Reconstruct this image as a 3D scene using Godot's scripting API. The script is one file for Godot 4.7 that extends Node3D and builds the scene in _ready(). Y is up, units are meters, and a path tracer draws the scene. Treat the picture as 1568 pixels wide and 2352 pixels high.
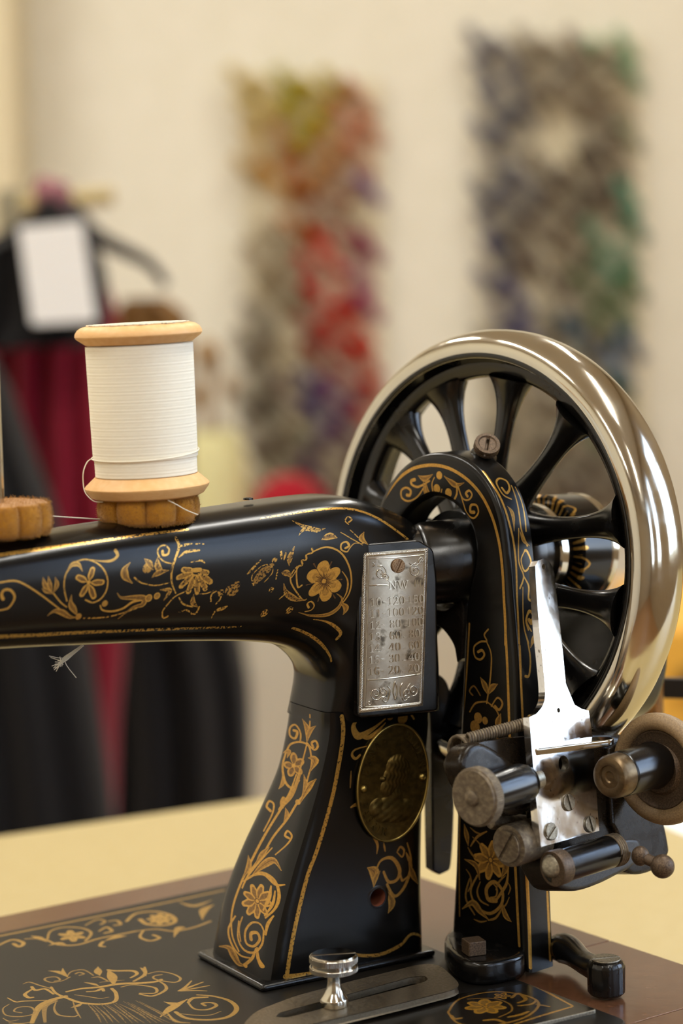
extends Node3D
# An old treadle sewing machine head on a wooden base, close up, in a bright sewing room.
# Shapes are in millimetres from the bed of the machine; build() turns them to metres.

const LIFT := Vector3(0, 0.8, 0)      # the bed lies 0.8 m over the floor
const UPRIGHT := Vector3(-26.19, 0, -674.6)   # foot of the front corner of the pillar
const ALONG := Vector3(0.8572, 0, -0.515)  # from the needle end towards the hand wheel
const SILL := 40.0   # top of the window sill
const FRONT := Vector3(0.515, 0, 0.8572)   # towards the sewer

var japan: StandardMaterial3D
var japan_worn: StandardMaterial3D
var nickel: StandardMaterial3D
var steel: StandardMaterial3D
var dull_steel: StandardMaterial3D
var dusty_iron: StandardMaterial3D
var brass: StandardMaterial3D
var gold := Color("c99844")
var brown := Color("573e26")
var black := Color("090807")


func _ready() -> void:
	# camera
	var cam := Camera3D.new()
	cam.name = "camera"
	add_child(cam)
	cam.transform = Transform3D(Vector3(0.9998, -0.019877, 0.002202), Vector3(0.019999, 0.993722, -0.110074), Vector3(0, 0.110096, 0.993921), Vector3(0, 0.222, 0) + LIFT)
	var lens := CameraAttributesPhysical.new()
	lens.frustum_focal_length = 53.0
	lens.frustum_focus_distance = 0.69
	lens.exposure_aperture = 5.2
	lens.frustum_near = 0.05
	lens.frustum_far = 60.0
	cam.attributes = lens
	cam.fov = 25.4866
	cam.current = true
	# sky outside the windows
	var env := Environment.new()
	var sky := Sky.new()
	var air := ProceduralSkyMaterial.new()
	air.sky_top_color = Color(0.72, 0.84, 1.0)
	air.sky_horizon_color = Color(0.9, 0.95, 1.0)
	air.ground_bottom_color = Color(0.32, 0.34, 0.33)
	air.ground_horizon_color = Color(0.6, 0.64, 0.66)
	air.sky_energy_multiplier = 2.8
	air.ground_energy_multiplier = 2.0
	sky.sky_material = air
	env.sky = sky
	env.background_mode = Environment.BG_SKY
	env.tonemap_mode = Environment.TONE_MAPPER_LINEAR
	env.tonemap_exposure = 1.0
	env.sdfgi_enabled = true
	env.ssao_enabled = true
	env.ssil_enabled = true
	var we := WorldEnvironment.new()
	we.name = "world_environment"
	we.environment = env
	add_child(we)
	room()
	materials()
	furniture()
	machine()
	winder()
	thread_things()
	garments()
	racks()


# ------------------------------------------------------------------ the room
func slab(called: String, lo: Vector3, hi: Vector3, m: Material, bev := 0.0) -> MeshInstance3D:
	var s := Shape.new()
	s.box(Transform3D(Basis(), (lo + hi) / 2), (hi - lo).abs(), maxf(bev, 1.0))
	var o := one(called, s, m)
	o.set_meta("kind", "structure")
	return o


func room() -> void:
	var plaster := mat(Color.WHITE, 0.9)
	plaster.albedo_texture = noise_tex(0.02, 4, [[0.0, Color("e7e2d0")], [1.0, Color("eee9da")]])
	tri(plaster, Vector3.ONE * 1.2)
	var panel := mat(Color.WHITE, 0.7)
	panel.albedo_texture = noise_tex(0.02, 4, [[0.0, Color("8f7f68")], [1.0, Color("a8977c")]])
	tri(panel, Vector3(3, 0.8, 3))
	var white := mat(Color("ece9e0"), 0.8)
	var boards := mat(Color.WHITE, 0.5)
	boards.albedo_texture = noise_tex(0.015, 3, [[0.0, Color("7d5a3a")], [1.0, Color("a57c52")]])
	tri(boards, Vector3(0.6, 0.6, 6))
	slab("floor", Vector3(-2200, -900, -4200), Vector3(2000, -800, 3000), boards)
	slab("ceiling", Vector3(-2200, 1900, -4200), Vector3(2000, 1960, 3000), white)
	slab("wall_back", Vector3(-2200, -800, -4200), Vector3(2000, 1900, -4020), plaster)
	slab("wall_left", Vector3(-2200, -800, -4020), Vector3(-2050, 1900, 3000), plaster)
	slab("wall_front", Vector3(-2200, -800, 2850), Vector3(2000, 1900, 3000), panel)
	slab("trim_1", Vector3(-1033, -800, -4020), Vector3(-533, 1900, -3840), mat(Color("dccfae"), 0.9), 4.0).set_meta("label", "cream pilaster at the edge of the back wall behind the garments")
	# the window wall: a sill wall, a lintel and piers leave three openings
	var x0 := 1700.0
	var x1 := 1850.0
	slab("wall_right", Vector3(x0, -800, -4020), Vector3(x1, 1900, -1330), panel)
	slab("wall_right", Vector3(x0, -800, -1330), Vector3(x1, SILL, 2850), panel)
	slab("wall_right", Vector3(x0, 1500, -1330), Vector3(x1, 1900, 2850), panel)
	slab("wall_right", Vector3(x0, SILL, 2450), Vector3(x1, 1500, 2850), panel)
	slab("wall_right", Vector3(x0, SILL, -480), Vector3(x1, 1500, 240), panel)
	slab("wall_right", Vector3(x0, SILL, 740), Vector3(x1, 1500, 1530), panel)
	var glass := mat(Color(1, 1, 1, 0.04), 0.02)
	glass.transparency = BaseMaterial3D.TRANSPARENCY_ALPHA
	for z in [[-1330.0, -480.0], [240.0, 740.0], [1530.0, 2450.0]]:
		var w := Node3D.new()
		w.name = numbered("window")
		add_child(w, true)
		w.set_meta("kind", "structure")
		var fr := Shape.new()
		for e in [[z[0], z[0] + 50], [z[1] - 50, z[1]], [(z[0] + z[1]) / 2 - 25, (z[0] + z[1]) / 2 + 25]]:
			fr.box(Transform3D(Basis(), Vector3(x0 + 90, (SILL + 1500) / 2, (e[0] + e[1]) / 2)), Vector3(50, 1500 - SILL, e[1] - e[0]), 3)
		for y in [SILL + 25, 1000.0, 1475.0]:
			fr.box(Transform3D(Basis(), Vector3(x0 + 90, y, (z[0] + z[1]) / 2)), Vector3(48, 50, z[1] - z[0]), 3)
		one("window_frame", fr, white, w)
		for k in 2:
			var p := Shape.new()
			var za: float = lerpf(z[0], z[1], k * 0.5)
			p.box(Transform3D(Basis(), Vector3(x0 + 90, (SILL + 1500) / 2, za + (z[1] - z[0]) / 4)), Vector3(4, 1440 - SILL, (z[1] - z[0]) / 2 - 60), 0.5)
			one("pane", p, glass, w)
	# fluorescent tubes under the ceiling
	var k := 0
	for x in [-1100.0, 700.0]:
		for z in [-2600.0, -700.0, 1300.0]:
			lamp(Vector3(x, 1860, z), "white fluorescent batten lamp under the %s of the ceiling, %s" % [["left side", "window side"][k / 3], ["near the thread racks", "above the sewing machine", "farthest from the racks"][k % 3]])
			k += 1


func lamp(at: Vector3, label: String) -> void:
	var t := thing("ceiling_lamp", label, "lamp", at, "fluorescent lamps under the ceiling")
	var b := Shape.new()
	b.box(Transform3D(Basis(), at + Vector3(0, 15, 0)), Vector3(90, 50, 1240), 4)
	one("lamp_body", b, mat(Color("e8e6df"), 0.5), t)
	var g := Shape.new()
	g.pin(at + Vector3(0, -32, -600), at + Vector3(0, -32, 600), 14, 20, 3)
	var glow := mat(Color("fff0d0"), 0.4)
	glow.emission_enabled = true
	glow.emission = Color(1.0, 0.92, 0.78)
	glow.emission_energy_multiplier = 4.0
	one("lamp_tube", g, glow, t)
	var l := AreaLight3D.new()
	l.name = "lamp_light"
	l.area_size = Vector2(0.05, 1.2)
	l.light_color = Color(1.0, 0.99, 0.96)
	l.light_energy = 2.15
	l.area_range = 12.0
	l.area_attenuation = 2.0
	l.shadow_enabled = true
	t.add_child(l)
	l.position = Vector3(0, -0.05, 0)
	l.rotation_degrees = Vector3(-90, 0, 0)


func materials() -> void:
	var dust := noise_tex(0.16, 5, [[0.0, black], [0.62, Color("0a0908")], [0.74, Color("14100d")], [0.82, Color("0a0908")]])
	var smear := noise_tex(0.012, 5, [[0.0, Color(0.16, 0.16, 0.16)], [0.5, Color(0.23, 0.23, 0.23)], [1.0, Color(0.36, 0.36, 0.36)]])
	japan = mat(Color.WHITE, 1.0)
	japan.albedo_texture = dust
	japan.roughness_texture = smear
	tri(japan, Vector3.ONE * 12)
	japan_worn = mat(Color.WHITE, 1.0)
	japan_worn.albedo_texture = noise_tex(0.1, 5, [[0.0, Color("100d0b")], [0.5, Color("15110d")], [0.62, Color("3b3126")], [0.75, Color("1a1510")]])
	japan_worn.roughness_texture = noise_tex(0.02, 5, [[0.0, Color(0.25, 0.25, 0.25)], [1.0, Color(0.6, 0.6, 0.6)]])
	tri(japan_worn, Vector3.ONE * 22)
	var fine := noise_tex(0.02, 5, [[0.0, Color(0.07, 0.07, 0.07)], [0.55, Color(0.12, 0.12, 0.12)], [1.0, Color(0.24, 0.24, 0.24)]], 512, FastNoiseLite.TYPE_SIMPLEX_SMOOTH, 4)
	nickel = mat(Color("c6c0b2"), 1.0, 1.0)
	nickel.roughness_texture = fine
	tri(nickel, Vector3.ONE * 8)
	steel = mat(Color.WHITE, 1.0, 1.0)
	steel.albedo_texture = noise_tex(0.09, 5, [[0.0, Color("e2e2e2")], [0.78, Color("dcdcdc")], [0.84, Color("6b6359")], [0.88, Color("3a332b")]], 512, FastNoiseLite.TYPE_SIMPLEX_SMOOTH, 9)
	steel.roughness_texture = fine
	tri(steel, Vector3(16, 10, 16))
	dull_steel = mat(Color.WHITE, 1.0, 0.85)
	dull_steel.albedo_texture = noise_tex(0.08, 5, [[0.0, Color("6f675b")], [0.6, Color("98907f")], [1.0, Color("b9b09c")]])
	dull_steel.roughness_texture = noise_tex(0.05, 4, [[0.0, Color(0.3, 0.3, 0.3)], [1.0, Color(0.55, 0.55, 0.55)]])
	tri(dull_steel, Vector3.ONE * 25)
	dusty_iron = mat(Color.WHITE, 0.62, 0.6)
	dusty_iron.albedo_texture = noise_tex(0.04, 5, [[0.0, Color("54493c")], [0.5, Color("6c5f4e")], [0.75, Color("84765f")], [1.0, Color("968870")]])
	tri(dusty_iron, Vector3.ONE * 25)
	brass = mat(Color.WHITE, 0.42, 0.9)
	brass.albedo_texture = noise_tex(0.025, 5, [[0.0, Color("43371b")], [0.5, Color("5c4b25")], [1.0, Color("786536")]])
	tri(brass, Vector3.ONE * 25)


# ------------------------------------------------------------------ table, base board and bed
func furniture() -> void:
	var laminate := mat(Color.WHITE, 0.42)
	laminate.albedo_texture = noise_tex(0.05, 4, [[0.0, Color("b29e6c")], [1.0, Color("b8a575")]])
	tri(laminate, Vector3.ONE * 3)
	var t := thing("table", "large pale yellow laminate table carrying the sewing machine", "table", Vector3(264.26, -800, -928.73))
	var top := Shape.new()
	top.box(Transform3D(Vector3(0.8804, 0, -0.4743), Vector3.UP, Vector3(0.4743, 0, 0.8804), Vector3(264.26, -61, -928.73)), Vector3(2000, 32, 620), 2.0)
	one("tabletop", top, laminate, t)
	for x in [-900.0, 900.0]:
		for z in [-270.0, 270.0]:
			var l := Shape.new()
			var at: Vector3 = Vector3(264.26, -800, -928.73) + Vector3(0.8804, 0, -0.4743) * x + Vector3(0.4743, 0, 0.8804) * z
			l.box(Transform3D(Vector3(0.8804, 0, -0.4743), Vector3.UP, Vector3(0.4743, 0, 0.8804), at + Vector3(0, 361.5, 0)), Vector3(45, 723, 45), 2)
			one("leg", l, mat(Color("b9b6ae"), 0.4, 0.6), t)
	# a sheet of paper on the right of the table
	var sh := Shape.new()
	sh.extrude(Transform3D(Vector3.RIGHT, Vector3(0, 0, -1), Vector3.UP, Vector3(0, -44.9, 0)), poly([135, 1073, 155, 1025, 174, 984, 191, 1053, 166, 1108]), 0, 0.3, 0.05)
	lone("paper_sheet", sh, mat(Color("f1efea"), 0.8), "white paper sheet on the table beyond the rubber winder wheel", "paper")
	# the wooden base of the machine
	var wood := mat(Color.WHITE, 0.45)
	wood.albedo_texture = noise_tex(0.03, 5, [[0.0, Color("4a3021")], [0.45, Color("63422d")], [0.7, Color("543624")], [1.0, Color("75523a")]])
	wood.roughness_texture = noise_tex(0.06, 4, [[0.0, Color(0.35, 0.35, 0.35)], [1.0, Color(0.5, 0.5, 0.5)]])
	tri(wood, Vector3(4, 14, 22))
	var b := thing("machine_base", "dark brown wooden base board holding the sewing machine bed", "base", Vector3(-123.61, -44.95, -600.6))
	for pl in [[0, 155.5], [155.5, 218.9], [218.9, 260]]:
		var s := Shape.new()
		var mid: float = (pl[0] + pl[1]) / 2
		s.box(Transform3D(Vector3(0.807, 0, -0.5906), Vector3.UP, Vector3(0.5906, 0, 0.807), Vector3(-6.71, 0, -847.25) - Vector3(0.807, 0, -0.5906) * 240.0 + Vector3(0.5906, 0, 0.807) * mid + Vector3(0, -22.95, 0)), Vector3(480, 44, pl[1] - pl[0] - 0.2), 0.4)
		one("plank", s, wood, b)


# ------------------------------------------------------------------ the machine
func gold_on(c: Canvas, sz: int) -> StandardMaterial3D:
	return c.material(black, gold, brown, 0.3, sz)


# lays a canvas over uv values given in millimetres
func lay(m: StandardMaterial3D, x0: float, y0: float, x1: float, y1: float) -> StandardMaterial3D:
	m.uv1_scale = Vector3(1.0 / (x1 - x0), 1.0 / (y1 - y0), 1)
	m.uv1_offset = Vector3(-x0 / (x1 - x0), -y0 / (y1 - y0), 0)
	return m


func machine() -> void:
	var mc := thing("sewing_machine", "antique black sewing machine with gold scroll decals and a nickel hand wheel", "sewing machine", UPRIGHT)
	bed_part(mc)
	# arm and elbow
	var a := Shape.new()
	body(a, [[-102.21, 113.65, -96.43, 142.58, 15, -14, 3.3], [-80.01, 113.43, -73.64, 144.5, 15.5, -14, 3.3], [-54.3, 111.88, -47.2, 146.53, 16, -14, 3.3], [-30.4, 110.31, -21.89, 147.49, 16.5, -14, 3.4], [-11.56, 108.63, 1.37, 148.71, 17, -14, 3.4], [0.26, 107.29, 19.96, 149.67, 17.5, -14, 3.5], [10.09, 105.45, 35.73, 149.39, 17.5, -14, 3.5], [16.96, 102.83, 50.15, 145.17, 17.5, -14, 3.5], [21.96, 98.85, 61.42, 138.73, 17, -14, 3.6], [25.1, 94.35, 62.55, 131.24, 16.5, -14, 3.8], [25.28, 89.57, 66.93, 117.89, 16, -14, 4], [24.57, 83.45, 68.28, 96.78, 15.5, -14.5, 5], [23.99, 79.52, 68.37, 79.1, 15, -15, 6]], UPRIGHT, ALONG, FRONT)
	var arm := one("arm", a, decal_arm(), mc, 60.0)
	# pillar
	var rows := [[24.09, 83.33, 63.98, 83.33, 13.14, -13.14, 9], [23.73, 75.17, 63.17, 75.17, 13.84, -14.14, 9], [20.62, 62.58, 62.1, 62.58, 13.91, -14.81, 9], [16.25, 49.77, 61.2, 49.77, 15.68, -16.98, 9], [10.46, 35.3, 60.6, 35.3, 17.99, -19.09, 9], [5.16, 21.08, 60.17, 21.08, 19.45, -20.05, 9], [1.75, 7.94, 60.09, 7.94, 19.96, -20.11, 9], [0, 0, 60.11, 0, 20.1, -20.1, 9]]
	var p := Shape.new()
	body(p, rows, UPRIGHT, ALONG, FRONT, 18, 216, 54, 135)
	var at := Transform3D(Vector3(0.8572, 0, -0.515), Vector3(0.515, 0, 0.8572), Vector3(0, -1, 0), Vector3(9.1, 22.18, -696.56))
	p.cut(at.origin, 3.25)
	var pb := Shape.new()
	body(pb, rows, UPRIGHT, ALONG, FRONT, 6, 72, 0, 18)
	var pi := Shape.new()
	body(pi, rows, UPRIGHT, ALONG, FRONT, 6, 72, 45, 72)
	build("pillar", [[p, decal_pillar()], [pi, decal_inner()], [pb, japan]], mc, 50.0)
	# screw hole bored into the pillar, with a low collar round its mouth
	var hole := Shape.new()
	hole.hoop(at, [Vector2(2.75, -0.5), Vector2(3.0, -0.5), Vector2(4.1, -0.5), Vector2(4.0, -0.02), Vector2(3.2, 0.14), Vector2(2.85, 0.06)], 48)
	var bore := Shape.new()
	bore.hoop(at, [Vector2(2.75, -9), Vector2(3.1, -9), Vector2(3.1, -0.3), Vector2(2.75, -0.2)], 40)
	bore.lathe(at, [Vector2(0, -9.5), Vector2(3.1, -9.5), Vector2(3.1, -9), Vector2(0, -9)], 40)
	build("screw_hole", [[hole, japan], [bore, mat(Color("7a4028"), 0.8)]], mc)
	var pl := Shape.new()
	pl.extrude(Transform3D(ALONG, -FRONT, Vector3.UP, UPRIGHT), rounded(poly([-2.2, -1.6, 62, -1.6, 62, 42, -2.2, 42]), 2.0), 0.05, 2.2, 1.0, 3)
	one("plinth", pl, japan, mc)
	plate_block(mc)
	medallion(mc)
	bracket(mc)
	hand_wheel(mc)
	slide_plates(mc)
	crank(mc)
	# spool pin at the left with its felt pad
	var sp := Shape.new()
	sp.pin(Vector3(-98.86, 145.99, -647.27), Vector3(-98.86, 220.99, -647.27), 2.1, 20, 0.6)
	one("spool_pin", sp, nickel, mc)
	# oil hole in the top of the arm
	var oh := Shape.new()
	oh.hoop(Transform3D(Basis(), Vector3(-28.47, 150.41, -689.57)), [Vector2(0.8, -0.4), Vector2(1.6, -0.4), Vector2(1.5, 0.15), Vector2(1.0, 0.15)], 24)
	one("oil_hole", oh, japan, mc)
	# guard plate standing behind the pillar
	var gp := Shape.new()
	gp.extrude(Transform3D(Vector3(0.8572, 0, -0.515), Vector3(0, 1, 0), Vector3(0.515, 0, 0.8572), Vector3(19.06, 0, -727.45)), curve([10.5, 20.6, 10.4, 35.3, 10.5, 64.6, 10, 85.1, 13.4, 86.4, 17.7, 82, 19.2, 70.9, 19.8, 54.6, 18.9, 34.1, 17.7, 21.7, 16.2, 19.4, 13.1, 18.7], 4), -5, 0, 1.6, 3)
	one("rear_guard", gp, japan, mc)


func bed_part(mc: Node3D) -> void:
	var fr := Transform3D(Vector3(0.807, 0, -0.5906), Vector3(-0.5906, 0, -0.807), Vector3(0, 1, 0), Vector3(-36.32, 0, -800.67))
	var o := rounded(poly([-320, -200, 0, -200, 0, 0, -320, 0]), 6.0)
	var face := Shape.new()
	face.extrude(fr, o, -0.9, 0.0, 0.5, 2, 1)
	var side := Shape.new()
	side.extrude(fr, o, -0.9, 0.0, 0.5, 2, 2, 0.05)
	build("bed", [[face, decal_bed()], [side, japan_worn]], mc)


func plate_block(mc: Node3D) -> void:
	# squared end of the arm that carries the number plate
	var fr := Transform3D(Vector3(0.9563, 0, -0.2924), Vector3(-0.0168, 0.9983, -0.055), Vector3(0.2919, 0.0576, 0.9547), Vector3(15.56, 107.88, -692.1))
	var b := Shape.new()
	b.extrude(fr, rounded(poly([-12.7, -26.1, 13.6, -26, 14.7, 15.3, 13.9, 24.6, 8.9, 27.9, -11.2, 27.6]), 1.6), -17, 0, 1.2, 3)
	one("plate_block", b, japan, mc)
	# the thin plate is bowed across its width
	var np := Shape.new()
	var bl := Vector2(-12.52, -24.4)
	var brr := Vector2(8.39, -23.84)
	var tr := Vector2(11.91, 25.28)
	var tl := Vector2(-9.37, 24.86)
	var o := rounded(PackedVector2Array([bl, brr, tr, tl]), 1.2)
	var rows := []
	for jj in 25:
		var row := PackedVector3Array()
		for ii in 25:
			var q := bl.lerp(brr, ii / 24.0).lerp(tl.lerp(tr, ii / 24.0), jj / 24.0)
			row.append(fr * Vector3(q.x, q.y, bow(q)))
		for ii in range(24, -1, -1):
			var q := bl.lerp(brr, ii / 24.0).lerp(tl.lerp(tr, ii / 24.0), jj / 24.0)
			row.append(fr * Vector3(q.x, q.y, 0.05))
		rows.append(row)
	np.skin(rows)
	var plate := one("number_plate", np, plate_metal(), mc, 30.0)
	# twisted rope border
	var rope := Shape.new()
	var c := rounded(Shape.inset(o, 0.75), 0.6)
	c = spaced(c, 0.5)
	for i in c.size():
		var q := c[i]
		var d := (c[(i + 1) % c.size()] - q).normalized()
		var x := (d + Vector2(-d.y, d.x) * 0.9).normalized()
		rope.rod(fr * Vector3(q.x - x.x * 0.72, q.y - x.y * 0.72, bow(q) + 0.05), fr * Vector3(q.x + x.x * 0.72, q.y + x.y * 0.72, bow(q) + 0.05), [Vector2(0, 0), Vector2(0.24, 0.1), Vector2(0.34, 0.72), Vector2(0.24, 1.34), Vector2(0, 1.44)], 6)
	one("rope_border", rope, nickel, plate, 80.0)
	# embossed lines and scrolls
	var em := Shape.new()
	for l in [[-4.87, 20.68, -3.31, 20.52, -2.35, 19.29, -2.45, 17.8, -3.39, 16.91, -4.54, 17.01, -5.22, 17.87, -5.16, 18.9, -4.54, 19.49, -3.81, 19.42, -3.41, 18.88, -3.48, 18.31, -3.83, 18.05, -4.14, 18.15], [-2.08, 16.01, -1.66, 16.62, -1.63, 17.34, -1.94, 17.91, -2.45, 18.18, -2.96, 18.11, -3.3, 17.76, -3.4, 17.31, -3.26, 16.93, -2.98, 16.72, -2.7, 16.73, -2.51, 16.89, -2.47, 17.1, -2.53, 17.25], [8.59, 20.46, 7.12, 20.74, 5.95, 19.93, 5.61, 18.58, 6.15, 17.41, 7.16, 16.97, 8.09, 17.34, 8.48, 18.21, 8.26, 19.04, 7.67, 19.44, 7.09, 19.31, 6.81, 18.86, 6.89, 18.43, 7.16, 18.25], [8.98, 20.45, 8.6, 20.94, 8.5, 21.53, 8.69, 22.05, 9.06, 22.36, 9.49, 22.4, 9.84, 22.22, 10.04, 21.89, 10.04, 21.55, 9.9, 21.29, 9.69, 21.18, 9.49, 21.21, 9.37, 21.34, 9.34, 21.48], [5.4, 20.83, 7.66, 19.97, 9.77, 22.03], [-6.46, 21.76, -5.72, 21.24, -6.5, 20.56], [-5.75, -16.93, -5, -18.58, -5.54, -20.16, -6.87, -20.72, -8.07, -20.06, -8.42, -18.77, -7.86, -17.74, -6.89, -17.55, -6.18, -18.15, -6.11, -19, -6.57, -19.51, -7.12, -19.47, -7.38, -19.07, -7.29, -18.71], [-5.38, -19.86, -4.47, -19.94, -3.76, -19.44, -3.49, -18.63, -3.7, -17.86, -4.23, -17.4, -4.84, -17.38, -5.27, -17.73, -5.41, -18.25, -5.25, -18.69, -4.93, -18.9, -4.63, -18.85, -4.46, -18.65, -4.47, -18.44], [4.39, -16.42, 3.31, -17.81, 3.52, -19.51, 4.71, -20.46, 6.02, -20.18, 6.63, -19.03, 6.29, -17.86, 5.37, -17.38, 4.56, -17.74, 4.32, -18.55, 4.66, -19.19, 5.21, -19.31, 5.55, -19, 5.53, -18.63], [4.04, -20.7, 3.2, -20.79, 2.49, -20.38, 2.13, -19.67, 2.17, -18.93, 2.56, -18.4, 3.1, -18.23, 3.59, -18.4, 3.87, -18.79, 3.9, -19.23, 3.72, -19.55, 3.45, -19.66, 3.22, -19.58, 3.12, -19.41], [-3.08, -20.69, -3.34, -21.27, -3.81, -21.57, -4.32, -21.52, -4.7, -21.2, -4.84, -20.75, -4.74, -20.33, -4.47, -20.08, -4.16, -20.05, -3.92, -20.21, -3.81, -20.45, -3.85, -20.66, -3.97, -20.78, -4.1, -20.78], [1.52, -20.72, 1.81, -21.3, 2.3, -21.6, 2.81, -21.55, 3.18, -21.22, 3.29, -20.77, 3.17, -20.35, 2.89, -20.1, 2.57, -20.08, 2.33, -20.23, 2.24, -20.47, 2.29, -20.69, 2.42, -20.81, 2.55, -20.8], [-8.35, -21.5, -8.49, -21.85, -8.75, -22.07, -9.05, -22.11, -9.32, -22, -9.5, -21.79, -9.55, -21.53, -9.49, -21.3, -9.36, -21.16, -9.2, -21.11, -9.06, -21.16, -8.97, -21.26, -8.95, -21.37, -8.99, -21.45], [-9.47, -14.53, -0.23, -14.24, 8.58, -13.79], [-7.68, 14.74, -4.71, 14.68, -1.81, 14.5], [-0.87, -21.1, -1.41, -18.64, -0.66, -15.54, -0.07, -18.25, -0.74, -21.11], [-3.01, -20.7, -2.39, -17.84, -3.11, -16.81], [1.07, -20.28, 0.92, -17.6, 1.73, -16.2], [8, 15.6, 7.95, 14.15], [9.02, 15.54, 8.97, 14.09], [7.24, 15.65, 7.19, 14.2], [7.09, 14.93, 7.03, 13.48], [8.99, 14.69, 8.94, 13.24], [-7.67, 23.03, 1.16, 22.89, 10.45, 23.2], [-7.67, 23.03, -8.73, 4.82, -10.53, -22.54], [10.45, 23.2, 9.48, 3.64, 7.99, -22.75], [-10.53, -22.66, -1.57, -22.87, 8, -22.63]]:
		var pts := PackedVector3Array()
		for q in curve(l, 6):
			pts.append(fr * Vector3(q.x, q.y, bow(q) + 0.06))
		em.tube(pts, 0.22, 6)
	one("embossed_scroll", em, nickel, plate, 80.0)
	var tx := Shape.new()
	for row in [["NW", 1.6, 14.42, 2.6], ["10", -5.91, 9.46, 2.5], ["120", 0.66, 9.53, 2.5], ["150", 7.02, 9.61, 2.5], ["-", -3.25, 9.77, 2.6], ["-", 3.83, 9.57, 2.6], ["11", -6.15, 5.91, 2.5], ["100", 0.43, 5.97, 2.5], ["120", 6.78, 6.04, 2.5], ["-", -3.49, 6.22, 2.6], ["-", 3.58, 5.45, 2.6], ["12", -6.38, 2.36, 2.5], ["80", 0.19, 2.4, 2.5], ["100", 6.55, 2.47, 2.5], ["-", -3.72, 2.66, 2.6], ["-", 3.35, 1.88, 2.6], ["13", -6.62, -1.2, 2.5], ["60", -0.04, -1.16, 2.5], ["80", 6.31, -1.1, 2.5], ["-", -3.96, -0.89, 2.6], ["-", 3.11, -1.69, 2.6], ["14", -6.85, -4.75, 2.5], ["40", -0.28, -4.72, 2.5], ["60", 6.08, -4.67, 2.5], ["-", -4.19, -4.45, 2.6], ["-", 2.88, -5.25, 2.6], ["15", -7.09, -8.31, 2.5], ["30", -0.51, -8.29, 2.5], ["40", 5.85, -8.25, 2.5], ["-", -4.43, -8.01, 2.6], ["-", 2.64, -8.82, 2.6], ["16", -7.33, -11.86, 2.5], ["20", -0.75, -11.85, 2.5], ["20", 5.61, -11.82, 2.5], ["-", -4.66, -11.57, 2.6], ["-", 2.41, -12.4, 2.6]]:
		letters(tx, row[0], fr * Transform3D(Basis(), Vector3(row[1], row[2], bow(Vector2(row[1], row[2])) + 0.05)), row[3], 0.6)
	one("lettering", tx, nickel, plate)
	var sc := Shape.new()
	screw(sc, fr * Transform3D(Basis(), Vector3(1.61, 20.32, 0.95)), 2.2, 0.9, 62)
	one("screw", sc, rusty(), plate)


# height of the bowed number plate over its seat
func bow(q: Vector2) -> float:
	var x := (q.x - -0.4 - q.y * 0.0678) / 10.5
	return 0.35 + 0.62 * (1.0 - x * x)


func rusty() -> StandardMaterial3D:
	var m := mat(Color.WHITE, 0.45, 0.75)
	m.albedo_texture = noise_tex(0.06, 4, [[0.0, Color("5b3a22")], [0.5, Color("8d7459")], [1.0, Color("a7937a")]])
	return tri(m, Vector3.ONE * 60)


func plate_metal() -> StandardMaterial3D:
	var m := mat(Color.WHITE, 1.0, 0.95)
	m.albedo_texture = noise_tex(0.02, 4, [[0.0, Color("a59d8f")], [0.62, Color("b4ac9d")], [0.76, Color("8f8778")], [0.9, Color("5d564b")]], 512, FastNoiseLite.TYPE_SIMPLEX_SMOOTH, 12)
	m.roughness_texture = noise_tex(0.012, 3, [[0.0, Color(0.16, 0.16, 0.16)], [0.6, Color(0.22, 0.22, 0.22)], [1.0, Color(0.34, 0.34, 0.34)]], 512, FastNoiseLite.TYPE_SIMPLEX_SMOOTH, 13)
	return tri(m, Vector3.ONE * 16)


# even steps along a closed line
func spaced(c: PackedVector2Array, step: float) -> PackedVector2Array:
	var out := PackedVector2Array()
	var left := 0.0
	for i in c.size():
		var a := c[i]
		var b := c[(i + 1) % c.size()]
		var l := a.distance_to(b)
		while left < l:
			out.append(a.lerp(b, left / l))
			left += step
		left -= l
	return out


# raised letters of the given height standing on the xy plane of a frame
func letters(sh: Shape, text: String, fr: Transform3D, high: float, deep: float) -> void:
	var tm := TextMesh.new()
	var font := SystemFont.new()
	font.font_names = PackedStringArray(["Droid Serif"])
	tm.font = font
	tm.text = text
	tm.font_size = 64
	tm.pixel_size = high / 46.0
	tm.depth = deep
	tm.curve_step = 6.0
	var am := ArrayMesh.new()
	for s in tm.get_surface_count():
		am.add_surface_from_arrays(Mesh.PRIMITIVE_TRIANGLES, tm.surface_get_arrays(s))
	sh.sub_mesh(am, fr)


# a round screw head with its slot cut as a groove; the frame's z points out of the surface
func screw(sh: Shape, fr: Transform3D, r: float, high: float, turn: float, gap := 0.16) -> void:
	var g := r * gap
	for side in [0, 1]:
		var o := PackedVector2Array()
		var a0 := asin(gap)
		for i in 25:
			var a := lerpf(a0, PI - a0, i / 24.0)
			o.append(Vector2(cos(a), sin(a)) * r)
		sh.extrude(fr * Transform3D(Basis(Vector3(0, 0, 1), deg_to_rad(turn) + PI * side), Vector3.ZERO), o, high * 0.35, high, minf(0.3, r * 0.12))
	sh.lathe(fr * Transform3D(Basis(Vector3(1, 0, 0), PI / 2), Vector3.ZERO), [Vector2(0, 0), Vector2(r * 1.02, 0), Vector2(r * 1.02, high * 0.36), Vector2(0, high * 0.36)], 40)


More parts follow.
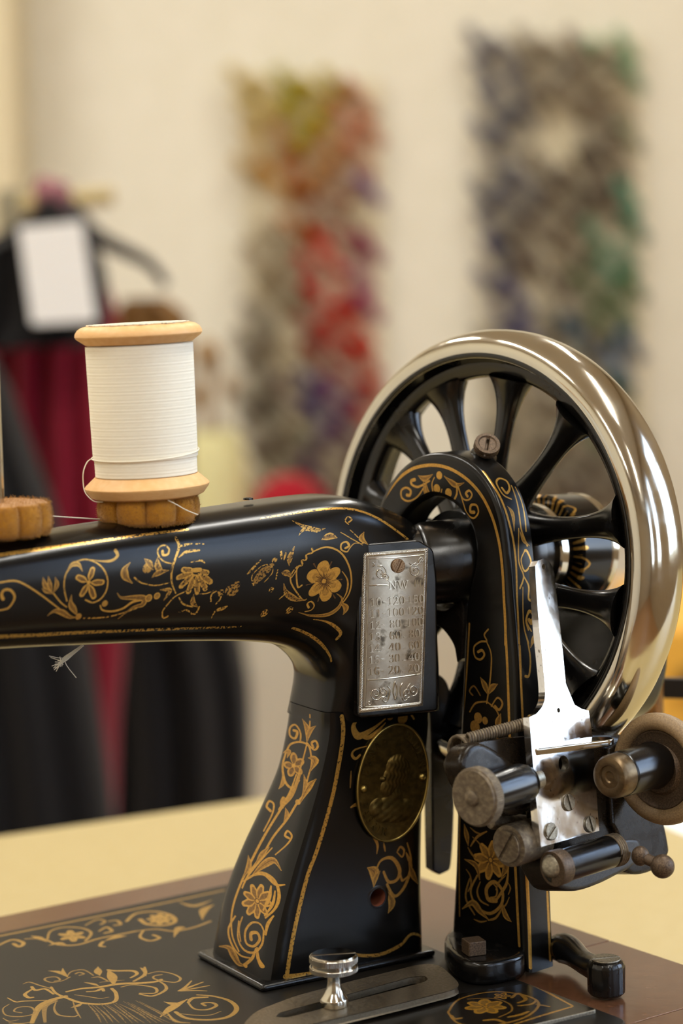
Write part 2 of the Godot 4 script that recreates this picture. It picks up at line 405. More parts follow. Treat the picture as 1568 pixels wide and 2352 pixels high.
func medallion(mc: Node3D) -> void:
	var fr := Transform3D(Vector3(0.8494, -0.1345, -0.5104), Vector3(0.1153, 0.9909, -0.0693), Vector3(0.515, 0, 0.8572), Vector3(14.07, 58.52, -699.49))
	var ax := Vector2(13.39, 18.97)
	var o := PackedVector2Array()
	for i in 72:
		o.append(Vector2(cos(TAU * i / 72) * ax.x, sin(TAU * i / 72) * ax.y))
	var s := Shape.new()
	s.extrude(fr, o, 0.0, 0.9, 0.3)
	var md := one("medallion", s, brass, mc)
	var bright_brass := mat(Color("a28c4e"), 0.32, 0.95)
	var rim := Shape.new()
	var pts := PackedVector3Array()
	for i in 73:
		pts.append(fr * Vector3(cos(TAU * i / 72) * (ax.x - 0.4), sin(TAU * i / 72) * (ax.y - 0.4), 0.9))
	rim.tube(pts, 0.45, 8)
	one("raised_rim", rim, bright_brass, md, 80.0)
	md.set_meta("label", "oval brass medallion with a bearded head in relief")
	# a bearded head and shoulders in low relief, as a height field
	var re := Shape.new()
	var rows := []
	var nx := 70
	var ny := 96
	for j in ny:
		var row := PackedVector3Array()
		for i in nx:
			var q := Vector2(lerpf(-0.62, 0.62, i / (nx - 1.0)) * ax.x, lerpf(-0.66, 0.62, j / (ny - 1.0)) * ax.y)
			row.append(fr * Vector3(q.x, q.y, 0.6 + relief(q)))
		rows.append(row)
	re.skin(rows, [], false, false)
	one("portrait_relief", re, brass, md, 180.0)
	var tx := Shape.new()
	arc_text(tx, fr, "FABRIK", ax, 205.0, 262.0, true)
	arc_text(tx, fr, "ERNAS", ax, 168.0, 118.0, false)
	arc_text(tx, fr, "OLDENR", ax, 72.0, 12.0, false)
	one("lettering", tx, brass, md)
	for q in [Vector2(-0.8, -0.1), Vector2(0.8, 0.1)]:
		var r := Shape.new()
		r.ball(fr * Vector3(q.x * ax.x, q.y * ax.y, 0.8), Vector3(1.2, 1.2, 1.2), 20)
		one("rivet", r, bright_brass, md, 180.0)


func arc_text(sh: Shape, fr: Transform3D, text: String, ax: Vector2, a0: float, a1: float, under: bool) -> void:
	for i in text.length():
		var a := deg_to_rad(lerpf(a0, a1, float(i) / (text.length() - 1)))
		var p := Vector2(cos(a) * ax.x, sin(a) * ax.y) * 0.83
		var n := Vector2(cos(a) * ax.y, sin(a) * ax.x).normalized()
		var up := -n if under else n
		letters(sh, text[i], fr * Transform3D(Vector3(up.y, -up.x, 0), Vector3(up.x, up.y, 0), Vector3(0, 0, 1), Vector3(p.x, p.y, 1.0)), 2.5, 0.5)


# height of the portrait over the medallion's field
func relief(q: Vector2) -> float:
	var h := 0.0
	var lumps := [[0.9, 4.6, 4.3, 4.8, 1.4], [-0.1, 1.6, 4.0, 4.2, 1.3], [-1.8, -1.6, 2.9, 3.2, 1.2], [3.0, 3.4, 3.2, 4.8, 1.1], [-4.1, 1.3, 1.1, 0.9, 1.3], [1.0, -4.4, 3.4, 3.2, 1.0], [0.2, -8.8, 7.4, 4.8, 1.3], [-4.8, -8.0, 3.4, 3.4, 1.1], [5.2, -8.6, 3.6, 3.8, 1.1]]
	for l in lumps:
		var d := Vector2((q.x - l[0]) / l[2], (q.y - l[1]) / l[3]).length_squared()
		if d < 1.0:
			h = maxf(h, sqrt(1.0 - d) * l[4])
	if h > 0.15 and q.y > -3.5:
		h += 0.05 * sin(q.x * 4.6 + sin(q.y * 1.9) * 1.6)      # locks of hair and beard
	elif h > 0.15:
		h += 0.04 * sin((q.x * 0.8 - q.y) * 2.6)
	return h


func bracket(mc: Node3D) -> void:
	var fr := Transform3D(Vector3(0.6691, 0, 0.7431), Vector3(0, 1, 0), Vector3(-0.7431, 0, 0.6691), Vector3(54.56, 0, -684.37))
	var o := curve([0.9, 0.5, 0.2, 12.6, -0.6, 33.2, -1.5, 60.6, -2.3, 93.2, -3.5, 108, -4.6, 118.7, -5.7, 130.7, -7.6, 141.7, -11.1, 149.7, -16.3, 155.6, -22.2, 159.2, -28.9, 161.1, -36.7, 161.4, -44.6, 159.9, -51.7, 156.4, -57.9, 151.1, -62.8, 144.5, -65.5, 138.6, -67.8, 131.3, -69, 118.2, -69.4, 100.8], 6)
	var inn := curve([-33.4, 0.8, -32.8, 9.9, -31.2, 27.4, -29.5, 56.1, -27.5, 78.9, -25.9, 98.6, -24.9, 109.8, -23.8, 117.1, -22.2, 121.8, -20.6, 126.7, -20.1, 131.6, -21.3, 137.6, -25.1, 142.5, -30.2, 145.9, -37, 147.3, -41.9, 146.1, -48, 142.6, -52.8, 137.7, -55.8, 130.8, -57.7, 119.2, -58.6, 102], 6)
	inn.reverse()
	o.append_array(inn)
	var face := Shape.new()
	face.extrude(fr, o, -12.0, 0.0, 1.8, 3, 1)
	var rest := Shape.new()
	rest.extrude(fr, o, -12.0, 0.0, 1.8, 3, 2, 1.0)
	var br := build("shaft_bracket", [[face, decal_face()], [rest, decal_side()]], mc, 50.0)
	var sl := Shape.new()
	sl.rod(Vector3(35.37, 126.62, -713.48), Vector3(3.16, 125.37, -706.42), [Vector2(0, -8), Vector2(13.2, -8), Vector2(13.4, 1), Vector2(13.2, 10), Vector2(12.6, 11.5), Vector2(11.8, 12), Vector2(11.8, 20), Vector2(11.0, 21), Vector2(10.6, 33), Vector2(0, 33)], 56)
	one("shaft_sleeve", sl, japan, br)
	var web := Shape.new()
	web.extrude(fr, curve([-46.9, 111.1, -37.9, 110.5, -29.6, 114.2, -30, 97.3, -32.8, 94.2, -34.2, 99.7, -40, 104.7, -47, 105.4], 5), -9, -4, 1.2, 2)
	one("casting_web", web, japan_worn, br)
	# foot with its dusty top and square bolt
	var ft := Shape.new()
	ft.extrude(Transform3D(Vector3.RIGHT, Vector3(0, 0, -1), Vector3.UP, Vector3(42.44, 0, -691.7)), ring([-12.5, 5.2, -9.5, -11.1, -3.1, -17.4, 5.7, -14.6, 12.1, -6.5, 12.9, 14.9, 5.3, 27.1, -6.1, 25.5, -10.8, 16.5], 6), 0.05, 7.6, 1.6, 3)
	one("bracket_foot", ft, japan, br)
	var bo := Shape.new()
	bo.extrude(Transform3D(Vector3(0.9397, 0, -0.342), Vector3(-0.342, 0, -0.9397), Vector3.UP, Vector3(38.34, 7.6, -683.42)), rounded(poly([-3, -3, 3, -3, 3, 3, -3, 3]), 0.6), 0, 4.6, 0.7)
	one("bolt", bo, rust_brown(), br)
	# oil screw standing on top of the bracket
	var os := Shape.new()
	var q := Shape.along(Vector3(44.88, 159.34, -712.43), Vector3(46.76, 166.83, -704.21))
	os.lathe(q, [Vector2(0, -3), Vector2(4.2, -3), Vector2(4.3, 1), Vector2(3.4, 2.2), Vector2(2.9, 3.4), Vector2(2.9, 5), Vector2(0, 5)], 36)
	one("oil_boss", os, japan, br)
	var oc := Shape.new()
	screw(oc, q * Transform3D(Basis(Vector3(1, 0, 0), -PI / 2), Vector3(0, 5, 0)), 4.0, 2.4, 70, 0.1)
	oc.hoop(q * Transform3D(Basis(), Vector3(0, 7.2, 0)), [Vector2(2.4, 0), Vector2(4.1, -0.4), Vector2(4.0, 0.5), Vector2(3.0, 0.6)], 40)
	one("oil_screw", oc, rust_brown(), br)


func rust_brown() -> StandardMaterial3D:
	var m := mat(Color.WHITE, 0.5, 0.5)
	m.albedo_texture = noise_tex(0.06, 4, [[0.0, Color("33271c")], [0.6, Color("5c4a38")], [1.0, Color("7d6850")]])
	return tri(m, Vector3.ONE * 50)


func hand_wheel(mc: Node3D) -> void:
	# the frame's y axis is the shaft, towards the viewer; the near edge of the rim lies at y = 0
	var fr := Transform3D(Vector3(0.6738, 0, 0.7389), Vector3(-0.7379, 0.0518, 0.6729), Vector3(0.0383, 0.9987, -0.0349), Vector3(42.66, 126.68, -724.91))
	var R := 65.69
	var rim := Shape.new()
	var prof := []
	for i in 17:
		var a := PI * i / 16.0
		prof.append(Vector2(R - 0.2 + 7.6 * pow(sin(a), 0.8), -10.5 + 10.5 * cos(a)))
	prof.append(Vector2(R - 2.0, -20.6))
	prof.append(Vector2(R - 2.0, -0.5))
	rim.hoop(fr, prof, 160)
	var wh := one("hand_wheel", rim, nickel, mc, 50.0)
	var inner := Shape.new()
	inner.hoop(fr, [Vector2(R - 0.3, 0.2), Vector2(R - 1.0, 0.4), Vector2(R - 1.8, 0.0), Vector2(R - 2.6, -3.0), Vector2(R - 3.4, -4.6), Vector2(R - 6.2, -5.2), Vector2(R - 7.6, -6.0), Vector2(R - 8.2, -8.0), Vector2(R - 7.6, -10.2), Vector2(R - 5.0, -11.4), Vector2(R - 3.0, -14), Vector2(R - 2.4, -20), Vector2(R - 1.0, -20)], 160)
	one("inner_rim", inner, japan, wh, 45.0)
	var hub := Shape.new()
	hub.lathe(fr, [Vector2(0, -16), Vector2(17, -16), Vector2(20, -13), Vector2(20.5, -8), Vector2(19, -4), Vector2(15.5, -1.5), Vector2(15, 10), Vector2(0, 10)], 64)
	one("hub", hub, japan, wh)
	for sp in [[137.5, 150], [113, 125], [83, 97], [52.5, 63], [15, 33], [-13, -39], [-43, -51], [-74, -82], [-105, -112], [-135, -142], [-165, -172], [167, 175]]:
		var s := Shape.new()
		var pts := PackedVector3Array()
		var rr := PackedFloat32Array()
		var p0 := Vector2.from_angle(deg_to_rad(sp[1])) * 17.0
		var p1 := Vector2.from_angle(deg_to_rad(sp[0])) * (R - 8.0)
		var mid := (p0 + p1) / 2 + (p1 - p0).orthogonal() * 0.04 * signf(sp[1] - sp[0])
		for i in 25:
			var x := i / 24.0
			var q := p0.lerp(mid, x).lerp(mid.lerp(p1, x), x)
			pts.append(fr * Vector3(q.x, -8.0, q.y))
			rr.append(3.2 + 3.6 * pow(1.0 - x, 4.0) + 5.8 * pow(x, 6.0))
		s.tube(pts, rr, 16, 0.66, (fr.basis.y).cross(pts[24] - pts[0]))
		one("spoke", s, japan, wh, 70.0)
	# belt pulley behind the wheel
	var pu := Shape.new()
	pu.lathe(fr, [Vector2(0, -50), Vector2(18, -50), Vector2(18.7, -49.4), Vector2(18.7, -47), Vector2(18.3, -46.5), Vector2(0, -46.5)], 72)
	pu.lathe(fr, [Vector2(0, -28), Vector2(15.6, -28), Vector2(16.2, -27.4), Vector2(16.2, -24.6), Vector2(15.6, -24), Vector2(0, -24)], 72)
	one("pulley_flange", pu, nickel, wh)
	var gr := Shape.new()
	gr.lathe(fr, [Vector2(0, -33), Vector2(14.2, -33), Vector2(14.2, -15), Vector2(0, -15)], 64)
	one("pulley_groove", gr, japan, wh)
	var dr := Shape.new()
	dr.lathe(fr, [Vector2(0, -46.6), Vector2(18.2, -46.6), Vector2(18.6, -46), Vector2(18.6, -33), Vector2(17.8, -32), Vector2(0, -32)], 72)
	one("pulley_drum", dr, decal_drum(), wh)
	# black belt guard that closes the view behind the lower spokes
	var bg := Shape.new()
	bg.extrude(Transform3D(Vector3(0.6738, 0, 0.7389), Vector3(0.0383, 0.9987, -0.0349), Vector3(-0.7379, 0.0518, 0.6729), Vector3(42.66, 126.68, -724.91)), ring([-16.5, -22.5, 1.3, -19.6, 20.5, -18.1, 31.8, -23.4, 32.5, -40.7, 23.7, -54.9, -3.1, -63, -23.6, -53.7], 5), -60, -46, 3, 3)
	one("belt_guard", bg, japan, mc)
	var bd := Shape.new()
	bd.rod(Vector3(102.78, 57.05, -786.62), Vector3(102.78, 76.65, -786.62), [Vector2(0, 0), Vector2(8.6, 0), Vector2(9.4, 0.8), Vector2(9.4, 17), Vector2(8.0, 18.6), Vector2(4, 19.4), Vector2(0, 19.6)], 48)
	one("belt_cover", bd, decal_cover(), mc)
	var gb := Shape.new()
	gb.box(Transform3D(Basis(Vector3(0, 1, 0), -0.25), Vector3(124.94, 63.87, -817.56)), Vector3(40, 7.6, 3), 0.5)
	one("guard_bar", gb, mat(Color("17110b"), 0.5), mc)


func slide_plates(mc: Node3D) -> void:
	var up := Transform3D(Vector3(0.807, 0, -0.5906), Vector3(-0.5906, 0, -0.807), Vector3.UP, Vector3(32.72, 0, -676.36))
	var lower := Shape.new()
	var lo := rounded(poly([14.9, -15, 15.1, -46.8, -22.9, -43.8, -54.6, -38, -57.2, -12.6, -14.6, -7.6]), 1.5)
	lower.extrude(up, lo, 0.05, 1.2, 0.3, 2, 1)
	var lower_side := Shape.new()
	lower_side.extrude(up, lo, 0.05, 1.2, 0.3, 2, 2, 0.05)
	build("slide_plate", [[lower, decal_slide()], [lower_side, dull_steel]], mc)
	# slotted gauge plate with its thumb screw
	var outer := spaced_to(rounded(poly([-77.7, 1.7, -68.4, 8.8, -51.8, 12.4, -32, 13, -2.8, 12.6, -0.4, 8.3, -6.9, -9, -10.4, -12.5, -34.6, -12.1, -61.8, -10.5, -79.3, -9.4, -81.4, -4.8]), 4.5, 8), 96)
	var inner := spaced_to(rounded(poly([-67.5, 1.1, -64.3, 3.5, -13.9, 5, -10, 2.9, -11.3, -0.4, -14.2, -1.8, -65, -1.9]), 1.0, 6), 96)
	var s := Shape.new()
	var first := s.f.size()
	var rows := []
	for lev in [[0.35, 2.0, outer], [0.0, 2.35, outer], [0.0, 3.9, outer], [0.35, 4.25, outer], [-0.2, 4.25, inner], [0.0, 4.0, inner], [0.0, 2.0, inner], [0.35, 2.0, outer]]:
		var row := PackedVector3Array()
		for q in Shape.inset(lev[2], lev[0]):
			row.append(up * Vector3(q.x, q.y, lev[1]))
		rows.append(row)
	s.skin(rows, [], false)
	var sp := one("gauge_plate", s, gauge_metal(), mc)
	var ts := Shape.new()
	var prof := [Vector2(0, 0), Vector2(4.0, 0), Vector2(4.2, 0.3), Vector2(4.2, 1.9), Vector2(3.9, 2.3), Vector2(3.0, 3.6), Vector2(2.3, 5.2), Vector2(1.95, 7.4), Vector2(2.0, 9.4), Vector2(2.4, 10.2), Vector2(5.6, 10.5)]
	ts.lathe(Transform3D(Basis(), Vector3(-4.96, 4.3, -646.63)), prof, 48)
	for g in [[10.5, 12.0], [13.1, 15.1]]:
		ts.lathe(Transform3D(Basis(), Vector3(-4.96, 4.3, -646.63)), [Vector2(0, g[0]), Vector2(6.9, g[0]), Vector2(7.15, g[0] + 0.2), Vector2(7.15, g[1] - 0.2), Vector2(6.9, g[1]), Vector2(0, g[1])], 240, 80, 0.035)
	ts.lathe(Transform3D(Basis(), Vector3(-4.96, 4.3, -646.63)), [Vector2(0, 11.5), Vector2(6.5, 11.5), Vector2(6.5, 13.4), Vector2(0, 13.4)], 48)
	screw(ts, Transform3D(Vector3.RIGHT, Vector3(0, 0, -1), Vector3.UP, Vector3(-4.96, 18.9, -646.63)), 6.6, 0.9, 8, 0.03)
	one("thumb_screw", ts, nickel, sp)


func gauge_metal() -> StandardMaterial3D:
	var m := mat(Color.WHITE, 1.0, 0.9)
	m.albedo_texture = noise_tex(0.08, 5, [[0.0, Color("6d6250")], [0.6, Color("7d715e")], [0.85, Color("867a64")], [1.0, Color("5a4f3e")]])
	m.roughness_texture = noise_tex(0.05, 4, [[0.0, Color(0.34, 0.34, 0.34)], [1.0, Color(0.6, 0.6, 0.6)]])
	return tri(m, Vector3.ONE * 24)


# the same number of points for two outlines that are to be joined
func spaced_to(c: PackedVector2Array, n: int) -> PackedVector2Array:
	var run := [0.0]
	for i in c.size():
		run.append(run[i] + c[i].distance_to(c[(i + 1) % c.size()]))
	var total: float = run[-1]
	# start at the point farthest along the plate so that both outlines line up
	var k0 := 0
	for i in c.size():
		if c[i].x - c[i].y * 0.2 < c[k0].x - c[k0].y * 0.2:
			k0 = i
	var out := PackedVector2Array()
	for i in n:
		var d := fposmod(run[k0] + total * i / n, total)
		var k := 0
		while k < c.size() - 1 and run[k + 1] < d:
			k += 1
		out.append(c[k].lerp(c[(k + 1) % c.size()], (d - run[k]) / maxf(run[k + 1] - run[k], 0.0001)))
	return out


func crank(mc: Node3D) -> void:
	var s := Shape.new()
	s.tube(curve3([Vector3(62.86, 5, -694.81), Vector3(67.74, 6, -691.39), Vector3(72.44, 5.5, -678.09), Vector3(76.66, 6, -668.18)], 6), PackedFloat32Array([3.0, 3.4, 3.8, 4.2, 4.6, 4.8, 4.8, 4.6, 4.3, 4.0, 3.8, 3.7, 3.7, 3.7, 3.8, 3.9, 4.0, 4.0, 4.0]), 20)
	var c := one("feed_crank", s, japan, mc, 70.0)
	var h := Shape.new()
	h.lathe(Transform3D(Basis(), Vector3(77.24, 0, -665.26)), [Vector2(0, 0), Vector2(5.0, 0), Vector2(5.7, 0.8), Vector2(5.8, 8.6), Vector2(5.2, 10.0), Vector2(4.6, 10.6), Vector2(0, 10.6)], 60, 20, 0.05)
	one("crank_head", h, japan, c, 60.0)
	var k := Shape.new()
	screw(k, Transform3D(Vector3.RIGHT, Vector3(0, 0, -1), Vector3.UP, Vector3(77.24, 10.2, -665.26)), 4.4, 1.0, 12, 0.05)
	one("screw", k, dull_steel, c)


# ------------------------------------------------------------------ bobbin winder on the bracket
func winder() -> void:
	var mc := get_node("sewing_machine")
	var lf := Transform3D(Vector3(0.7071, 0, -0.7071), Vector3(-0.1228, 0.9848, -0.1228), Vector3(0.6964, 0.1736, 0.6964), Vector3(64.17, 66.95, -662.96))
	var base := Shape.new()
	base.extrude(lf, curve([-2, 13.7, 25.4, 10.6, 40.8, 6.7, 48.1, 0, 45, -13.3, 45.5, -30, 33.4, -34.4, 21.3, -30.6, 19.7, -23.5, -5.1, -22.6, -6, -13.2, -6.1, -0.1], 4), -12, -5.5, 2.2, 3)
	var w := one("bobbin_winder", base, winder_black(), mc, 50.0)
	# bright steel lever
	var l := CSGPolygon3D.new()
	l.name = "steel_lever"
	var lp := PackedVector2Array()
	for q in lever_outline():
		lp.append(q * 0.001)
	l.polygon = lp
	l.depth = 0.0026
	l.material = steel
	w.add_child(l, true)
	l.transform = Transform3D(lf.basis, lf.origin * 0.001 + LIFT - where(w))
	# its three bored holes
	for q in [[3.03, 20.34, 0.75], [1.85, 4.43, 2.35], [5.7, 63.45, 0.8]]:
		var h := CSGCylinder3D.new()
		h.name = "bored_hole"
		h.operation = CSGShape3D.OPERATION_SUBTRACTION
		h.radius = q[2] * 0.001
		h.height = 0.008
		h.sides = 32
		h.material = dull_steel
		l.add_child(h, true)
		h.position = Vector3(q[0], q[1], 0) * 0.001
		h.rotation_degrees = Vector3(90, 0, 0)
	var ledge := Shape.new()
	ledge.extrude(Transform3D(Vector3(0.9018, 0, -0.4322), Vector3(-0.4322, 0, -0.9018), Vector3(0, 1, 0), Vector3(55.52, 76.75, -656.5)), rounded(poly([0, 0, 26.9, 0, 28.9, 1.5, 28.4, 4, 22.9, 7, 0, 3]), 1.6), -1.2, 0.9, 0.7, 3)
	one("thumb_ledge", ledge, nickel, w)
	for q in [[1.15, -7.25, 2.55, -80], [-8.48, -14.09, 2.6, 35], [9.62, -15.35, 2.5, -82]]:
		var s := Shape.new()
		screw(s, lf * Transform3D(Basis(), Vector3(q[0], q[1], -0.05)), q[2], 0.8, q[3], 0.12)
		one("screw", s, dull_steel, w)
	# knurled thumb nut on its barrel at the left
	var nut := Shape.new()
	nut.rod(Vector3(39.44, 67.85, -641.44), Vector3(35.91, 67.85, -637.91), [Vector2(0, 0), Vector2(7.6, 0), Vector2(8.2, 0.5), Vector2(8.2, 4.2), Vector2(7.9, 4.8), Vector2(0, 4.9)], 180)
	nut.lathe(Shape.along(Vector3(39.44, 67.85, -641.44), Vector3(35.91, 67.85, -637.91)), [Vector2(0, 0.6), Vector2(8.4, 0.6), Vector2(8.65, 0.9), Vector2(8.65, 3.9), Vector2(8.4, 4.1), Vector2(0, 4.1)], 240, 80, 0.03)
	nut.lathe(Shape.along(Vector3(39.44, 67.85, -641.44), Vector3(35.91, 67.85, -637.91)), [Vector2(0, 4.5), Vector2(2.4, 4.8), Vector2(2.3, 5.7), Vector2(1.6, 6.3), Vector2(0, 6.5)], 32)
	one("thumb_nut", nut, dusty_iron, w)
	var bar := Shape.new()
	bar.rod(Vector3(39.44, 67.85, -641.44), Vector3(52.88, 68.15, -654.88), [Vector2(0, 0), Vector2(5.6, 0), Vector2(5.9, 0.6), Vector2(6.1, 11), Vector2(6.0, 17), Vector2(5.2, 19.2), Vector2(4.0, 20.2), Vector2(0, 20.4)], 40)
	one("barrel", bar, japan, w)
	var pin := Shape.new()
	pin.pin(Vector3(50.75, 68.15, -652.76), Vector3(56.76, 68.15, -658.77), 3.3, 32, 0.5)
	one("stop_pin", pin, dull_steel, w)
	var arm := Shape.new()
	arm.extrude(lf, ring([-36.1, 9.7, -34.6, 13.3, -31, 15.6, -25.7, 15.5, -18.4, 11.4, -10.9, 5.3, -7.1, 0.1, -7.3, -6.4, -13.9, -8.1, -24.1, -5.6, -32.3, 0.8], 4), -14, -6, 3.0, 4)
	arm.extrude(lf, ring([-28.6, 14.9, -23.6, 15.6, -14, 14.8, -2.3, 13.8, 3.3, 11.5, 2.1, 5.8, -4.7, 3, -15.8, 6.9], 4), -14, -7.5, 2.4, 3)
	one("winder_arm", arm, winder_black(), w, 60.0)
	# return spring
	var sp := Shape.new()
	var pts := PackedVector3Array()
	var a: Vector3 = Vector3(54.89, 83.93, -664.84)
	var b: Vector3 = Vector3(35.65, 81.08, -656.48)
	var sf := Shape.along(a, b)
	for i in 24 * 14 + 1:
		var t := TAU * i / 14.0
		pts.append(sf * Vector3(1.55 * cos(t), a.distance_to(b) * i / (24.0 * 14.0), 1.55 * sin(t)))
	sp.tube(pts, 0.42, 6)
	var big := PackedVector3Array()
	for i in 5 * 20 + 1:
		var t := TAU * i / 20.0
		big.append(Vector3(34.51, 77.18, -660.07) + Vector3(0.7071, 0, -0.7071) * (i * 0.045 - 2.0) + Vector3.UP * cos(t) * (4.4 - i * 0.006) + Vector3(0.7071, 0, 0.7071) * sin(t) * (4.4 - i * 0.006))
	sp.tube(big, 0.62, 7)
	one("return_spring", sp, dusty_iron, w, 80.0)
	# large slotted pivot screw
	var ps := Shape.new()
	var pf := Shape.along(Vector3(47.09, 49.44, -652.97), Vector3(46.38, 49.44, -652.26))
	ps.lathe(pf, [Vector2(0, -14), Vector2(6.2, -14), Vector2(6.4, -2), Vector2(6.2, -0.4), Vector2(5.2, 0), Vector2(0, 0)], 48)
	screw(ps, pf * Transform3D(Basis(Vector3(1, 0, 0), -PI / 2), Vector3(0, -0.2, 0)), 4.9, 1.2, 58, 0.1)
	one("pivot_screw", ps, dusty_iron, w)
	var gs := Shape.new()
	gs.pin(Vector3(42.48, 55.1, -661.65), Vector3(56.11, 51.82, -669.33), 2.6, 24, 0.8)
	one("grey_stay", gs, dusty_iron, w)
	# lower roller with its end spring and ball
	var ro := Shape.new()
	ro.pin(Vector3(59.7, 43.62, -648.3), Vector3(78.38, 44.44, -663.48), 4.9, 36, 0.5)
	one("roller", ro, japan, w)
	var co := Shape.new()
	co.rod(Vector3(59.7, 43.62, -648.3), Vector3(63.58, 43.79, -651.45), [Vector2(0, 0), Vector2(5.2, 0), Vector2(5.4, 0.6), Vector2(5.2, 4.2), Vector2(4.2, 5.4), Vector2(0, 6)], 36)
	one("roller_collar", co, rust_brown(), w)
	var rs := Shape.new()
	var rp := PackedVector3Array()
	var rf := Shape.along(Vector3(78.38, 44.44, -663.48), Vector3(81.49, 44.57, -666.01))
	for i in 4 * 24 + 1:
		var t := TAU * i / 24.0
		rp.append(rf * Vector3(4.7 * cos(t), 0.3 + i * 0.034, 4.7 * sin(t)))
	rs.tube(rp, 0.42, 6)
	rs.pin(Vector3(78.38, 44.44, -663.48), Vector3(81.49, 44.57, -666.01), 4.2, 24, 0.3)
	one("end_spring", rs, dusty_iron, w, 80.0)
	var be := Shape.new()
	be.lathe(Shape.along(Vector3(59.04, 44.77, -647.67), Vector3(55.63, 46.05, -642.54)), [Vector2(0, -6), Vector2(3.3, -6), Vector2(3.6, -1.2), Vector2(3.2, -0.2), Vector2(2.4, 0.3), Vector2(0, 0.5)], 36)
	one("screw_end", be, dull_steel, w)
	var un := Shape.new()
	un.extrude(lf, curve([-9.2, -24.4, -7.1, -28.7, -3.5, -32.4, 3.9, -34.4, 13.2, -34.5, 22, -33.7, 32.1, -32.1, 35.9, -25.3, 23.4, -22.9, -5.4, -21.2], 5), -14, -3, 3.5, 4)
	one("lower_casting", un, japan_worn, w, 60.0)
	# right-hand body, boss and end cap
	var rb := Shape.new()
	rb.extrude(lf, curve([28, 4.8, 38.7, 5.8, 49, 2.4, 48, -9.7, 49, -16.8, 50.4, -28.2, 49.3, -32.8, 41.8, -35.8, 31.4, -35.1, 24.8, -30.6, 27.2, -25, 24.2, -17.6], 5), -15, -3.4, 3.2, 4)
	one("right_casting", rb, winder_black(), w, 60.0)
	var bs := Shape.new()
	bs.rod(Vector3(81.75, 68.15, -663.09), Vector3(97.3, 68.15, -678.65), [Vector2(0, 0), Vector2(6.6, 0), Vector2(6.9, 0.7), Vector2(6.9, 13), Vector2(7.4, 15.5), Vector2(6.6, 18), Vector2(4.2, 19.6), Vector2(0, 20)], 44)
	one("boss", bs, japan, w)
	var cp := Shape.new()
	cp.rod(Vector3(81.75, 68.15, -663.09), Vector3(76.8, 68.15, -658.14), [Vector2(0, -1), Vector2(6.3, -1), Vector2(6.6, 0.5), Vector2(6.6, 4.2), Vector2(5.9, 5.6), Vector2(4.6, 6.1), Vector2(3.6, 5.8), Vector2(3.4, 5.2), Vector2(1.8, 5.4), Vector2(1.4, 5.0), Vector2(0, 5.0)], 44)
	one("end_cap", cp, bronze(), w)
	# rubber tyred friction wheel
	var tf := Shape.along(Vector3(95.81, 66.3, -676.97), Vector3(92.28, 66.3, -673.44))
	var ty := Shape.new()
	var prof := []
	for i in 20:
		var t := TAU * i / 20.0
		prof.append(Vector2(14.6 + 2.7 * cos(t), 3.2 * sin(t)))
	ty.hoop(tf, prof, 96)
	one("rubber_tyre", ty, rubber(), w, 80.0)
	var td := Shape.new()
	td.lathe(tf, [Vector2(0, -3), Vector2(12.2, -3), Vector2(12.4, 1.0), Vector2(12.0, 1.7), Vector2(11.4, 1.6), Vector2(10.6, 1.0), Vector2(8.0, 0.8), Vector2(7.0, 2.0), Vector2(0, 2.2)], 72)
	one("wheel_disc", td, rust_brown(), w)
	var bj := Shape.new()
	bj.ball(Vector3(87.11, 43.75, -660.39), Vector3(2.7, 3.0, 2.7))
	bj.pin(Vector3(87.11, 43.75, -660.39), Vector3(93.12, 41.59, -656.13), 1.7)
	bj.ball(Vector3(93.12, 41.59, -656.13), Vector3(3.6, 3.6, 3.6))
	one("ball_joint", bj, rust_brown(), w)


func winder_black() -> StandardMaterial3D:
	var m := mat(Color.WHITE, 1.0)
	m.albedo_texture = noise_tex(0.14, 5, [[0.0, Color("0b0907")], [0.45, Color("15100b")], [0.6, Color("33281b")], [0.72, Color("17110b")], [1.0, Color("54432d")]])
	m.metallic_specular = 0.34
	m.roughness_texture = noise_tex(0.012, 3, [[0.0, Color(0.18, 0.18, 0.18)], [0.6, Color(0.3, 0.3, 0.3)], [1.0, Color(0.5, 0.5, 0.5)]])
	return tri(m, Vector3.ONE * 30)


func bronze() -> StandardMaterial3D:
	var m := mat(Color.WHITE, 0.38, 0.8)
	m.albedo_texture = noise_tex(0.03, 5, [[0.0, Color("4d3d27")], [0.5, Color("66533a")], [1.0, Color("806d4f")]])
	return tri(m, Vector3.ONE * 25)


func rubber() -> StandardMaterial3D:
	var m := mat(Color.WHITE, 0.55)
	m.albedo_texture = noise_tex(0.09, 4, [[0.0, Color("6a5338")], [0.6, Color("8a7150")], [1.0, Color("a1885f")]])
	return tri(m, Vector3.ONE * 30)


func lever_outline() -> PackedVector2Array:
	var o := PackedVector2Array()
	for part in [[-13.7, -17.7], [13.7, -18.1, 15.1, -4, 17, 9], [16.8, 18.1, 12.3, 19.7, 8.9, 22.9, 8.1, 27.7, 8.7, 35.5, 9.5, 47.4, 9.9, 56.6, 10.1, 61.2, 9.4, 63.7, 7.8, 65.3, 5.9, 65.9, 3.5, 65.5], [2, 64.1, 0.9, 56.4, -0.2, 46, -0.9, 35.6, -1.8, 26.5, -3.6, 22.9, -7.1, 20.8], [-10.4, 20.3, -11.5, 9.8, -12.7, -2.9]]:
		o.append_array(curve(part, 5))
	return o


